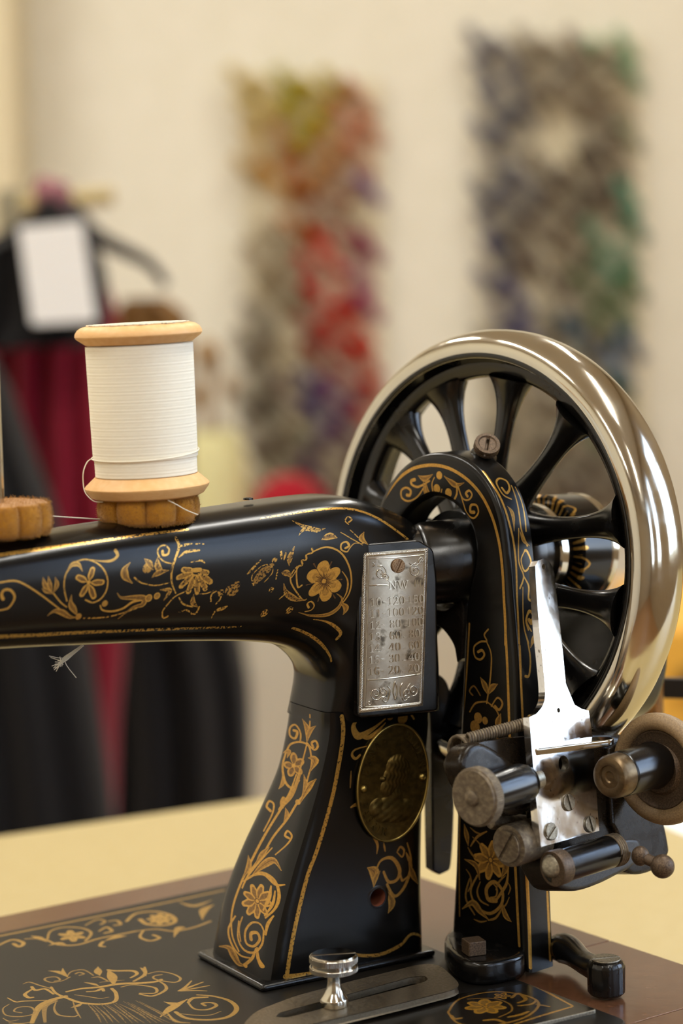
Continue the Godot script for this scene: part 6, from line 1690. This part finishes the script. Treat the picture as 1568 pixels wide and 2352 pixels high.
func decal_slide() -> StandardMaterial3D:
	var c := Canvas.new(397, 287)
	c.s([52, 202, 143, 265, 250, 256, 300, 178, 280, 98, 183, 42, 75, 48, 18, 112, 52, 202], 3.3, 4.1, 3.3, 60, 0)
	c.s([160, 251, 215, 214, 222, 155, 190, 104, 130, 86], 2.5, 3.1, 2.5, 90, 0)
	c.s([260, 185, 296, 200, 280, 151, 245, 141], 4.9, 6.2, 4.9, 50, 0)
	c.s([230, 123, 265, 111, 298, 127], 3.8, 4.8, 3.8, 50, 0)
	c.s([378, 268, 362, 154, 340, 31], 3.8, 4.8, 3.8, 60, 0)
	c.s([128, 18, 235, 24, 335, 26], 3.8, 4.8, 3.8, 50, 0)
	c.s([275, 102, 289, 65], 3.3, 4.1, 3.3, 50, 0)
	c.s([150, 70, 186, 65, 219, 71], 4.9, 6.2, 4.9, 50, 0)
	c.s([42, 176, 32, 150, 50, 144], 4.4, 5.5, 4.4, 50, 0)
	c.s([84, 91, 111, 77, 114, 41], 4.9, 6.2, 4.9, 60, 0)
	c.s([164, 166, 175, 153, 185, 140], 6.9, 19.8, 13.9)
	c.s([164, 166, 174, 154, 183, 143], 4, 12.3, 6.9, 100, 0)
	c.s([155, 163, 151, 146, 147, 129], 6.9, 19.8, 13.9)
	c.s([155, 163, 151, 147, 148, 132], 4, 12.3, 6.9, 100, 0)
	c.s([147, 168, 132, 160, 116, 151], 6.9, 19.8, 13.9)
	c.s([147, 168, 133, 160, 120, 153], 4, 12.3, 6.9, 100, 0)
	c.s([147, 178, 132, 184, 117, 191], 6.9, 19.8, 13.9)
	c.s([147, 178, 133, 184, 120, 190], 4, 12.3, 6.9, 100, 0)
	c.s([155, 185, 152, 201, 148, 218], 6.9, 19.8, 13.9)
	c.s([155, 185, 152, 201, 149, 215], 4, 12.3, 6.9, 100, 0)
	c.s([165, 184, 176, 198, 187, 212], 6.9, 19.8, 13.9)
	c.s([165, 184, 175, 197, 184, 209], 4, 12.3, 6.9, 100, 0)
	c.s([169, 175, 186, 176, 203, 178], 6.9, 19.8, 13.9)
	c.s([169, 175, 185, 176, 200, 177], 4, 12.3, 6.9, 100, 0)
	c.s([158, 174], 9.4, 9.4, 9.4, 235, 0)
	c.s([158, 174], 6.4, 6.4, 6.4)
	c.s([252, 209, 258, 205, 263, 200], 3.1, 8.9, 6.2)
	c.s([252, 209, 257, 205, 262, 201], 1.8, 5.5, 3.1, 150, 0)
	c.s([246, 208, 243, 200, 240, 193], 3.1, 8.9, 6.2)
	c.s([246, 208, 243, 201, 241, 195], 1.8, 5.5, 3.1, 150, 0)
	c.s([243, 213, 236, 213, 228, 213], 3.1, 8.9, 6.2)
	c.s([243, 213, 236, 213, 230, 213], 1.8, 5.5, 3.1, 150, 0)
	c.s([248, 217, 246, 225, 245, 232], 3.1, 8.9, 6.2)
	c.s([248, 217, 246, 224, 245, 231], 1.8, 5.5, 3.1, 150, 0)
	c.s([253, 216, 260, 220, 267, 224], 3.1, 8.9, 6.2)
	c.s([253, 216, 259, 220, 265, 224], 1.8, 5.5, 3.1, 150, 0)
	c.s([249, 213], 6.6, 6.6, 6.6, 235, 0)
	c.s([249, 213], 4.5, 4.5, 4.5)
	return lay(c.material(Color("100d0a"), Color("b5832c"), brown, 0.25, 26), -26.24, -43.18, 17.87, -11.29)


func decal_drum() -> StandardMaterial3D:
	# a wavy garland round the pulley drum
	var c := Canvas.new(1400, 100)
	for i in 12:
		var x := 58.0 + i * 116.0
		c.s([x - 58, 50, x - 29, 78, x, 50, x + 29, 22, x + 58, 50], 3, 4, 3, 30)
		c.s([x - 29, 50, x - 29, 30], 3, 9, 2, 40)
		c.s([x + 29, 50, x + 29, 72], 3, 9, 2, 40)
		c.s([x, 40, x, 62], 3, 7, 3, 60)
	return lay(c.material(black, gold, brown, 0.18, 27), 0, -38, 1, -25.5)


func decal_cover() -> StandardMaterial3D:
	# broad gilt leaves round the belt cover
	var c := Canvas.new(900, 300)
	for i in 10:
		var x := 45.0 + i * 90.0
		c.s([x - 40, 285, x - 20, 180, x + 10, 90, x, 20], 10, 44, 8, 60, 20)
		c.s([x + 30, 280, x + 34, 200, x + 14, 120], 8, 26, 6, 120, 20)
		c.s([x - 45, 10, x, 14, x + 45, 10], 8, 8, 8, 40)
	return lay(c.material(black, Color("8f5c1e"), Color("4d2f12"), 0.3, 28), 0, 0, 1, 19)




# ------------------------------------------------------------------ shapes (millimetres, y up, bed of the machine at y = 0)
class Shape:
	var v := PackedVector3Array()
	var t := PackedVector2Array()
	var f := PackedInt32Array()

	func put(p: Vector3, uv := Vector2.ZERO) -> int:
		v.append(p)
		t.append(uv)
		return v.size() - 1

	func quad(a: int, b: int, c: int, d: int) -> void:
		f.append_array(PackedInt32Array([a, b, c, a, c, d]))

	# turns the faces added since «first» outward when they enclose a negative volume
	func outward(first: int) -> void:
		if first >= f.size():
			return
		var c := v[f[first]]
		var vol := 0.0
		for k in range(first, f.size(), 3):
			vol += (v[f[k]] - c).dot((v[f[k + 1]] - c).cross(v[f[k + 2]] - c))
		if vol < 0.0:
			for k in range(first, f.size(), 3):
				var x := f[k + 1]
				f[k + 1] = f[k + 2]
				f[k + 2] = x

	# rows of points joined to a skin; each row is a closed ring of n points (+1 repeated) or an open line
	func skin(rows: Array, uvs: Array = [], caps := true, closed := true) -> void:
		var first := f.size()
		var n: int = rows[0].size()
		var base := v.size()
		for i in rows.size():
			for j in n:
				put(rows[i][j], uvs[i][j] if uvs else Vector2.ZERO)
		for i in rows.size() - 1:
			for j in (n if closed and not uvs else n - 1):
				var k := (j + 1) % n
				quad(base + i * n + j, base + i * n + k, base + (i + 1) * n + k, base + (i + 1) * n + j)
		if caps:
			for e in [0, rows.size() - 1]:
				var c := Vector3.ZERO
				for q in rows[e]:
					c += q
				var m := put(c / n, uvs[e][0] if uvs else Vector2(-99, -99))
				for j in n:
					var a: int = base + e * n + j
					var b: int = base + e * n + (j + 1) % n
					if e == 0:
						f.append_array(PackedInt32Array([m, b, a]))
					else:
						f.append_array(PackedInt32Array([m, a, b]))
		outward(first)

	# takes away the faces within r of a point
	func cut(c: Vector3, r: float) -> void:
		var kept := PackedInt32Array()
		for k in range(0, f.size(), 3):
			if ((v[f[k]] + v[f[k + 1]] + v[f[k + 2]]) / 3.0).distance_to(c) > r:
				kept.append_array(PackedInt32Array([f[k], f[k + 1], f[k + 2]]))
		f = kept

	# profile points are (radius, height along the frame's y); lobes make a scalloped outline
	func lathe(fr: Transform3D, prof: Array, n := 40, lobes := 0, amp := 0.0, sharp := 1.0) -> void:
		var first := f.size()
		var base := v.size()
		for i in prof.size():
			var p: Vector2 = prof[i]
			for j in n + 1:
				var a := TAU * j / n
				var r := p.x
				if lobes > 0:
					r *= 1.0 + amp * (pow(absf(cos(a * lobes * 0.5)), sharp) - 1.0)
				put(fr * Vector3(r * cos(a), p.y, r * sin(a)), Vector2(a / TAU, p.y))
		for i in prof.size() - 1:
			for j in n:
				var a := base + i * (n + 1) + j
				quad(a, a + 1, a + n + 2, a + n + 1)
		for e in [0, prof.size() - 1]:
			if prof[e].x > 0.001:
				var m := put(fr * Vector3(0, prof[e].y, 0))
				for j in n:
					var a: int = base + e * (n + 1) + j
					f.append_array(PackedInt32Array([m, a, a + 1] if e == 0 else [m, a + 1, a]))
		outward(first)

	# a closed profile turned round the frame's y axis
	func hoop(fr: Transform3D, prof: Array, n := 96) -> void:
		var first := f.size()
		var base := v.size()
		var m := prof.size()
		for i in m:
			for j in n + 1:
				var a := TAU * j / n
				put(fr * Vector3(prof[i].x * cos(a), prof[i].y, prof[i].x * sin(a)), Vector2(float(j) / n, float(i) / m))
		for i in m:
			for j in n:
				var a := base + i * (n + 1) + j
				var b := base + ((i + 1) % m) * (n + 1) + j
				quad(a, a + 1, b + 1, b)
		outward(first)

	func rod(a: Vector3, b: Vector3, prof: Array, n := 32) -> void:
		lathe(Shape.along(a, b), prof, n)

	# a rod with slightly rounded ends
	func pin(a: Vector3, b: Vector3, r: float, n := 24, bev := 0.3) -> void:
		var l := a.distance_to(b)
		rod(a, b, [Vector2(0, 0), Vector2(r - bev, 0), Vector2(r - bev * 0.3, bev * 0.3), Vector2(r, bev), Vector2(r, l - bev), Vector2(r - bev * 0.3, l - bev * 0.3), Vector2(r - bev, l), Vector2(0, l)], n)

	func ball(c: Vector3, r: Vector3, n := 24) -> void:
		var prof := []
		for i in 15:
			var a := -PI / 2 + PI * i / 14.0
			prof.append(Vector2(cos(a), sin(a)))
		lathe(Transform3D(Basis.from_scale(r), c), prof, n)

	static func along(a: Vector3, b: Vector3) -> Transform3D:
		var y := (b - a).normalized()
		var x := y.cross(Vector3.UP if absf(y.y) < 0.9 else Vector3.RIGHT).normalized()
		return Transform3D(Basis(x, y, x.cross(y)), a)

	func tube(pts: PackedVector3Array, r: Variant, n := 10, squash := 1.0, side := Vector3.ZERO) -> void:
		var rows := []
		var m := pts.size()
		var last := Vector3.ZERO
		for i in m:
			var d := (pts[mini(i + 1, m - 1)] - pts[maxi(i - 1, 0)]).normalized()
			var x := last - d * last.dot(d)
			if side != Vector3.ZERO:
				x = side - d * side.dot(d)
			if x.length() < 0.01:
				x = d.cross(Vector3.UP if absf(d.y) < 0.9 else Vector3.RIGHT)
			x = x.normalized()
			last = x
			var y := d.cross(x)
			var rr: float = r if r is float else r[i]
			var row := PackedVector3Array()
			for j in n:
				var a := TAU * j / n
				row.append(pts[i] + x * cos(a) * rr + y * sin(a) * rr * squash)
			rows.append(row)
		skin(rows)

	static func inset(o: PackedVector2Array, by: float) -> PackedVector2Array:
		var out := PackedVector2Array()
		var n := o.size()
		for i in n:
			var a := (o[i] - o[(i + n - 1) % n]).normalized()
			var b := (o[(i + 1) % n] - o[i]).normalized()
			var na := Vector2(-a.y, a.x)
			var m := (na + Vector2(-b.y, b.x)).normalized()
			out.append(o[i] + m * by / maxf(0.5, m.dot(na)))
		return out

	# drops points that crowd a sharp corner, so that the outline can be drawn in by «by»
	static func tidy(o: PackedVector2Array, by: float) -> PackedVector2Array:
		var n := o.size()
		var keep := PackedByteArray()
		keep.resize(n)
		keep.fill(1)
		for i in n:
			if o[i].distance_to(o[(i + 1) % n]) < 0.001:
				keep[i] = 0
		var p := PackedVector2Array()
		for i in n:
			if keep[i]:
				p.append(o[i])
		n = p.size()
		keep.resize(n)
		keep.fill(1)
		for i in n:
			var a := (p[i] - p[(i + n - 1) % n]).normalized()
			var b := (p[(i + 1) % n] - p[i]).normalized()
			if a.dot(b) < 0.77:
				for dir in [1, -1]:
					var j: int = (i + dir + n) % n
					while p[j].distance_to(p[i]) < by * 1.7 and j != i:
						var c := (p[j] - p[(j + n - 1) % n]).normalized()
						var d := (p[(j + 1) % n] - p[j]).normalized()
						if c.dot(d) < 0.77:
							break
						keep[j] = 0
						j = (j + dir + n) % n
		var out := PackedVector2Array()
		for i in n:
			if keep[i]:
				out.append(p[i])
		return out

	# an outline (counter-clockwise) given a thickness from z0 to z1 with rounded edges; what: 3 all, 1 only the front face and its edge, 2 the rest
	func extrude(fr: Transform3D, outline: PackedVector2Array, z0: float, z1: float, bev := 0.4, seg := 2, what := 3, bev_back := -1.0) -> void:
		var o := Shape.tidy(outline, maxf(bev, bev_back))
		var area := 0.0
		for i in o.size():
			area += o[i].cross(o[(i + 1) % o.size()])
		if area < 0:
			o.reverse()
		var bb := bev if bev_back < 0 else bev_back
		# where the outline is too tight for the rounding, a smaller one is used
		for k in 5:
			if Geometry2D.triangulate_polygon(Shape.inset(o, bev)).is_empty():
				bev *= 0.6
			if Geometry2D.triangulate_polygon(Shape.inset(o, bb)).is_empty():
				bb *= 0.6
		var first := f.size()
		var levels := []
		for k in seg + 1:
			var a := PI / 2 * k / seg
			levels.append([bb * (1 - sin(a)), z0 + bb * (1 - cos(a))])
		for k in seg + 1:
			var a := PI / 2 * k / seg
			levels.append([bev * (1 - cos(a)), z1 - bev * (1 - sin(a))])
		var n := o.size()
		var rows := []
		for l in levels:
			var q := Shape.inset(o, l[0])
			var row := PackedInt32Array()
			var run := 0.0
			for i in n + 1:
				var p := q[i % n]
				if i > 0:
					run += o[i % n].distance_to(o[i - 1])
				row.append(put(fr * Vector3(p.x, p.y, l[1]), Vector2(run, l[1])))
			rows.append([row, q])
		if what & 2:
			for i in rows.size() - 1:
				for j in n:
					quad(rows[i][0][j], rows[i][0][j + 1], rows[i + 1][0][j + 1], rows[i + 1][0][j])
		for e in [0, rows.size() - 1]:
			if not (what & (2 if e == 0 else 1)):
				continue
			var tri := Geometry2D.triangulate_polygon(rows[e][1])
			if tri.is_empty():
				push_warning("no cap: %d points %s" % [n, fr.origin])
			var at := v.size()
			for p in rows[e][1]:
				put(fr * Vector3(p.x, p.y, levels[e][1]), p)
			for k in range(0, tri.size(), 3):
				var flip: bool = (rows[e][1][tri[k + 1]] - rows[e][1][tri[k]]).cross(rows[e][1][tri[k + 2]] - rows[e][1][tri[k]]) < 0
				if flip != (e == 0):
					f.append_array(PackedInt32Array([at + tri[k], at + tri[k + 2], at + tri[k + 1]]))
				else:
					f.append_array(PackedInt32Array([at + tri[k], at + tri[k + 1], at + tri[k + 2]]))
		if fr.basis.determinant() < 0:
			for k in range(first, f.size(), 3):
				var x := f[k + 1]
				f[k + 1] = f[k + 2]
				f[k + 2] = x

	func box(fr: Transform3D, size: Vector3, bev := 0.5) -> void:
		var h := size / 2
		extrude(fr, PackedVector2Array([Vector2(-h.x, -h.y), Vector2(h.x, -h.y), Vector2(h.x, h.y), Vector2(-h.x, h.y)]), -h.z, h.z, bev)

	func sub_mesh(m: ArrayMesh, fr: Transform3D) -> void:
		for s in m.get_surface_count():
			var a := m.surface_get_arrays(s)
			var at := v.size()
			for p in a[Mesh.ARRAY_VERTEX]:
				put(fr * p)
			var ix = a[Mesh.ARRAY_INDEX] if a[Mesh.ARRAY_INDEX] != null else PackedInt32Array(range(a[Mesh.ARRAY_VERTEX].size()))
			for k in range(0, ix.size(), 3):
				f.append_array(PackedInt32Array([at + ix[k], at + ix[k + 2], at + ix[k + 1]]))

	# adds this shape as one surface; faces meeting at more than «crease» degrees keep a hard edge
	func commit(m: ArrayMesh, origin: Vector3, mat: Material, crease := 38.0) -> void:
		var ids := {}
		var id := PackedInt32Array()
		for p in v:
			var key := Vector3i((p * 200.0).round())
			if not ids.has(key):
				ids[key] = ids.size()
			id.append(ids[key])
		var fn := PackedVector3Array()
		var fu := PackedVector3Array()
		for k in range(0, f.size(), 3):
			var n := (v[f[k + 1]] - v[f[k]]).cross(v[f[k + 2]] - v[f[k]])
			fn.append(n)
			fu.append(n.normalized())
		var ov := PackedVector3Array()
		var on := PackedVector3Array()
		var ot := PackedVector2Array()
		var oi := PackedInt32Array()
		if crease >= 180.0:
			var acc := PackedVector3Array()
			acc.resize(ids.size())
			for k in f.size():
				acc[id[f[k]]] += fn[k / 3]
			for i in v.size():
				ov.append(v[i] * 0.001 - origin)
				on.append(acc[id[i]].normalized())
			ot = t
			for k in range(0, f.size(), 3):
				oi.append_array(PackedInt32Array([f[k], f[k + 2], f[k + 1]]))
		else:
			var near := []
			near.resize(ids.size())
			for k in f.size():
				var w := id[f[k]]
				if near[w] == null:
					near[w] = PackedInt32Array()
				near[w].append(k / 3)
			var lim := cos(deg_to_rad(crease))
			for k in f.size():
				var j := k
				if k % 3 == 1:
					j = k + 1
				elif k % 3 == 2:
					j = k - 1
				var tri := k / 3
				var me := fu[tri]
				var n := Vector3.ZERO
				for q in near[id[f[j]]]:
					if fu[q].dot(me) > lim:
						n += fn[q]
				if n == Vector3.ZERO:
					n = Vector3.UP
				ov.append(v[f[j]] * 0.001 - origin)
				on.append(n.normalized())
				ot.append(t[f[j]])
				oi.append(k)
		var a := []
		a.resize(Mesh.ARRAY_MAX)
		a[Mesh.ARRAY_VERTEX] = ov
		a[Mesh.ARRAY_NORMAL] = on
		a[Mesh.ARRAY_TEX_UV] = ot
		a[Mesh.ARRAY_INDEX] = oi
		m.add_surface_from_arrays(Mesh.PRIMITIVE_TRIANGLES, a)
		m.surface_set_material(m.get_surface_count() - 1, mat)


# ------------------------------------------------------------------ gold decals: strokes drawn into a small painted picture
class Canvas:
	var w: int
	var h: int
	var cov: PackedByteArray
	var tone: PackedByteArray
	var worn: PackedByteArray

	func _init(ww: int, hh: int) -> void:
		w = ww
		h = hh
		cov.resize(w * h)
		tone.resize(w * h)
		worn.resize(w * h)

	func dab(a: Vector2, b: Vector2, ra: float, rb: float, tn: int, wr: int) -> void:
		var r := maxf(ra, rb) + 1.0
		var x0 := maxi(0, int(minf(a.x, b.x) - r))
		var x1 := mini(w - 1, int(maxf(a.x, b.x) + r))
		var y0 := maxi(0, int(minf(a.y, b.y) - r))
		var y1 := mini(h - 1, int(maxf(a.y, b.y) + r))
		var d := b - a
		var l := maxf(d.length_squared(), 0.0001)
		for y in range(y0, y1 + 1):
			for x in range(x0, x1 + 1):
				var p := Vector2(x + 0.5, y + 0.5) - a
				var k := clampf(p.dot(d) / l, 0.0, 1.0)
				var c := int(255.0 * clampf(lerpf(ra, rb, k) - (p - d * k).length() + 0.5, 0.0, 1.0))
				if c <= 0:
					continue
				var i := y * w + x
				if tn == 255:
					cov[i] = mini(cov[i], 255 - c)
				elif c >= cov[i] or c > 200:
					cov[i] = maxi(cov[i], c)
					tone[i] = tn
					worn[i] = wr

	# a brush stroke through the points: half widths at start, middle and end; tone 0 gold .. 200 brown, 255 scrapes away
	func s(a: Array, r0: float, r1: float, r2: float, tn := 0, wr := 0) -> void:
		var p := PackedVector2Array()
		for i in range(0, a.size(), 2):
			p.append(Vector2(a[i], a[i + 1]))
		var n := p.size()
		if n == 1:
			dab(p[0], p[0] + Vector2(0.01, 0), r1, r1, tn, wr)
			return
		var sub := 6 if n > 2 else 10
		var last := p[0]
		var lr := r0
		for i in n - 1:
			for k in range(1, sub + 1):
				var q := p[i].cubic_interpolate(p[i + 1], p[maxi(i - 1, 0)], p[mini(i + 2, n - 1)], float(k) / sub)
				var x := (i + float(k) / sub) / (n - 1)
				var r := lerpf(r0, r1, smoothstep(0.0, 0.5, x)) if x < 0.5 else lerpf(r1, r2, smoothstep(0.5, 1.0, x))
				dab(last, q, lr, r, tn, wr)
				last = q
				lr = r

	func material(base: Color, gold: Color, brown: Color, rough: float, sz: int, grain := 0.25) -> StandardMaterial3D:
		var noise := FastNoiseLite.new()
		noise.seed = sz
		noise.frequency = 0.09
		noise.fractal_octaves = 4
		var px := PackedByteArray()
		px.resize(w * h * 3)
		var me := PackedByteArray()
		me.resize(w * h)
		var br := base.r8
		var bg := base.g8
		var bb := base.b8
		for i in w * h:
			var c := cov[i]
			if c == 0:
				px[i * 3] = br
				px[i * 3 + 1] = bg
				px[i * 3 + 2] = bb
				continue
			var n := noise.get_noise_2d(i % w, i / w)
			var k := c / 255.0
			if worn[i] > 0:
				k *= 1.0 - smoothstep(-0.12, 0.05, n + worn[i] / 255.0 * 0.9 - 0.45)
			var g := gold.lerp(brown, clampf(tone[i] / 255.0 + n * grain, 0.0, 1.0))
			var col := base.lerp(g, k)
			px[i * 3] = col.r8
			px[i * 3 + 1] = col.g8
			px[i * 3 + 2] = col.b8
			me[i] = int(k * 255)
		var m := StandardMaterial3D.new()
		m.albedo_texture = ImageTexture.create_from_image(Image.create_from_data(w, h, false, Image.FORMAT_RGB8, px))
		m.metallic = 0.55
		m.metallic_texture = ImageTexture.create_from_image(Image.create_from_data(w, h, false, Image.FORMAT_L8, me))
		m.roughness = rough
		m.metallic_specular = 0.42
		m.texture_repeat = false
		return m


# ------------------------------------------------------------------ helpers
func curve(pts: Array, sub := 6) -> PackedVector2Array:
	var p := PackedVector2Array()
	for i in range(0, pts.size(), 2):
		p.append(Vector2(pts[i], pts[i + 1]))
	var out := PackedVector2Array()
	var n := p.size()
	for i in n - 1:
		for k in sub:
			out.append(p[i].cubic_interpolate(p[i + 1], p[maxi(i - 1, 0)], p[mini(i + 2, n - 1)], float(k) / sub))
	out.append(p[n - 1])
	return out


# a closed smooth outline
func ring(pts: Array, sub := 5) -> PackedVector2Array:
	var p := PackedVector2Array()
	for i in range(0, pts.size(), 2):
		p.append(Vector2(pts[i], pts[i + 1]))
	var out := PackedVector2Array()
	var n := p.size()
	for i in n:
		for k in sub:
			out.append(p[i].cubic_interpolate(p[(i + 1) % n], p[(i + n - 1) % n], p[(i + 2) % n], float(k) / sub))
	return out


func poly(pts: Array) -> PackedVector2Array:
	var p := PackedVector2Array()
	for i in range(0, pts.size(), 2):
		p.append(Vector2(pts[i], pts[i + 1]))
	return p


# straight-sided outline with rounded corners
func rounded(p: PackedVector2Array, r: float, k := 5) -> PackedVector2Array:
	var out := PackedVector2Array()
	var n := p.size()
	for i in n:
		var a := p[(i + n - 1) % n]
		var b := p[(i + 1) % n]
		var ra := minf(r, p[i].distance_to(a) * 0.49)
		var rb := minf(r, p[i].distance_to(b) * 0.49)
		var s := p[i] + (a - p[i]).normalized() * ra
		var e := p[i] + (b - p[i]).normalized() * rb
		for j in k + 1:
			var t := float(j) / k
			out.append(s.lerp(p[i], t).lerp(p[i].lerp(e, t), t))
	return out


func curve3(pts: Array, sub := 8) -> PackedVector3Array:
	var out := PackedVector3Array()
	var n := pts.size()
	for i in n - 1:
		for k in sub:
			out.append(pts[i].cubic_interpolate(pts[i + 1], pts[maxi(i - 1, 0)], pts[mini(i + 2, n - 1)], float(k) / sub))
	out.append(pts[n - 1])
	return out


func spline_rows(rows: Array, sub: int) -> Array:
	var out := []
	var n := rows.size()
	for i in n - 1:
		for k in sub:
			var x := float(k) / sub
			var row := []
			for c in rows[i].size():
				row.append(cubic_interpolate(rows[i][c], rows[i + 1][c], rows[maxi(i - 1, 0)][c], rows[mini(i + 2, n - 1)][c], x))
			out.append(row)
	out.append(rows[n - 1])
	return out


# a body whose cross-sections run from an inner to an outer line; stations are [u, h of the inner line, u, h of the outer line, half depth, its centre, squareness]
func body(sh: Shape, stations: Array, o: Vector3, a: Vector3, b: Vector3, sub := 6, m := 72, j0 := 0, j1 := -1) -> void:
	var rows := []
	var uvs := []
	var run := 0.0
	var prev := Vector2.INF
	for s in spline_rows(stations, sub):
		var mid := Vector2(s[0] + s[2], s[1] + s[3]) / 2
		var e := Vector2(s[2] - s[0], s[3] - s[1]) / 2
		if prev != Vector2.INF:
			run += mid.distance_to(prev)
		prev = mid
		var row := PackedVector3Array()
		var flat := []
		for j in m + 1:
			var ph := TAU * j / m - PI / 2
			var r := pow(pow(absf(cos(ph)), s[6]) + pow(absf(sin(ph)), s[6]), -1.0 / s[6])
			var q := Vector2(cos(ph), sin(ph)) * r
			row.append(o + a * (mid.x + e.x * q.x) + Vector3.UP * (mid.y + e.y * q.x) + b * (s[5] + s[4] * q.y))
			flat.append(Vector2(q.x * e.length(), q.y * s[4]))
		var along := PackedFloat32Array([0.0])
		for j in m:
			along.append(along[j] + flat[j].distance_to(flat[j + 1]))
		var uv := PackedVector2Array()
		for j in m + 1:
			uv.append(Vector2(run, along[j] - along[m / 2]))
		rows.append(row.slice(j0, m + 1 if j1 < 0 else j1 + 1))
		uvs.append(uv.slice(j0, m + 1 if j1 < 0 else j1 + 1))
	sh.skin(rows, uvs, j1 < 0)
	if j1 >= 0:
		# an open strip of the skin: faces look away from its axis
		var axis: Vector3 = o + a * 30.0 + b * ((stations[0][5] + stations[-1][5]) / 2)
		var k := (sh.f.size() / 6) * 3
		var n := (sh.v[sh.f[k + 1]] - sh.v[sh.f[k]]).cross(sh.v[sh.f[k + 2]] - sh.v[sh.f[k]])
		axis.y = sh.v[sh.f[k]].y
		if n.dot(sh.v[sh.f[k]] - axis) < 0:
			for q in range(0, sh.f.size(), 3):
				var x := sh.f[q + 1]
				sh.f[q + 1] = sh.f[q + 2]
				sh.f[q + 2] = x


var taken := {}


func numbered(called: String) -> String:
	taken[called] = taken.get(called, 0) + 1
	return called if taken[called] == 1 else "%s_%03d" % [called, taken[called] - 1]


func thing(called: String, label: String, category: String, base: Vector3, group := "") -> Node3D:
	var o := Node3D.new()
	o.name = numbered(called)
	add_child(o, true)
	o.position = base * 0.001 + LIFT
	tag(o, label, category, group)
	return o


func tag(o: Node, label: String, category := "", group := "", kind := "") -> void:
	o.set_meta("label", label)
	if category:
		o.set_meta("category", category)
	if group:
		o.set_meta("group", group)
	if kind:
		o.set_meta("kind", kind)


func where(o: Node) -> Vector3:
	var p := Vector3.ZERO
	while o is Node3D and o != self:
		p += o.position
		o = o.get_parent()
	return p


# one named mesh from one or more [shape, material] pairs
func build(called: String, pairs: Array, parent: Node = self, crease := 38.0) -> MeshInstance3D:
	var m := ArrayMesh.new()
	var origin := where(parent) - LIFT
	for p in pairs:
		if p[0].f.size():
			p[0].commit(m, origin, p[1], crease)
	var o := MeshInstance3D.new()
	o.mesh = m
	o.name = numbered(called) if parent == self else called
	parent.add_child(o, true)
	if parent == self:
		o.position = Vector3.ZERO
	return o


func one(called: String, sh: Shape, mat: Material, parent: Node = self, crease := 38.0) -> MeshInstance3D:
	return build(called, [[sh, mat]], parent, crease)


# a top-level thing that is a single mesh, with its own place at the middle of its foot
func lone(called: String, sh: Shape, mat: Material, label: String, category: String, group := "", crease := 38.0) -> MeshInstance3D:
	var lo := sh.v[0]
	var hi := sh.v[0]
	for p in sh.v:
		lo = lo.min(p)
		hi = hi.max(p)
	var base := Vector3((lo.x + hi.x) / 2, lo.y, (lo.z + hi.z) / 2)
	var m := ArrayMesh.new()
	sh.commit(m, base * 0.001, mat, crease)
	var o := MeshInstance3D.new()
	o.mesh = m
	o.name = numbered(called)
	add_child(o, true)
	o.position = base * 0.001 + LIFT
	tag(o, label, category, group)
	return o


func col(hex: String) -> Color:
	return Color(hex)


func mat(c: Color, rough: float, metal := 0.0, spec := 0.5) -> StandardMaterial3D:
	var m := StandardMaterial3D.new()
	m.albedo_color = c
	m.roughness = rough
	m.metallic = metal
	m.metallic_specular = spec
	return m


func noise_tex(freq: float, octaves: int, stops: Array, sz := 512, kind := FastNoiseLite.TYPE_SIMPLEX_SMOOTH, sd := 1) -> NoiseTexture2D:
	var n := FastNoiseLite.new()
	n.noise_type = kind
	n.frequency = freq
	n.fractal_octaves = octaves
	n.seed = sd
	var t := NoiseTexture2D.new()
	t.width = sz
	t.height = sz
	t.seamless = true
	t.noise = n
	var g := Gradient.new()
	g.offsets = PackedFloat32Array()
	g.colors = PackedColorArray()
	var off := PackedFloat32Array()
	var cols := PackedColorArray()
	for s in stops:
		off.append(s[0])
		cols.append(s[1])
	g.offsets = off
	g.colors = cols
	t.color_ramp = g
	return t


func tri(m: StandardMaterial3D, scale: Vector3) -> StandardMaterial3D:
	m.uv1_triplanar = true
	m.uv1_scale = scale
	m.uv1_triplanar_sharpness = 4.0
	return m
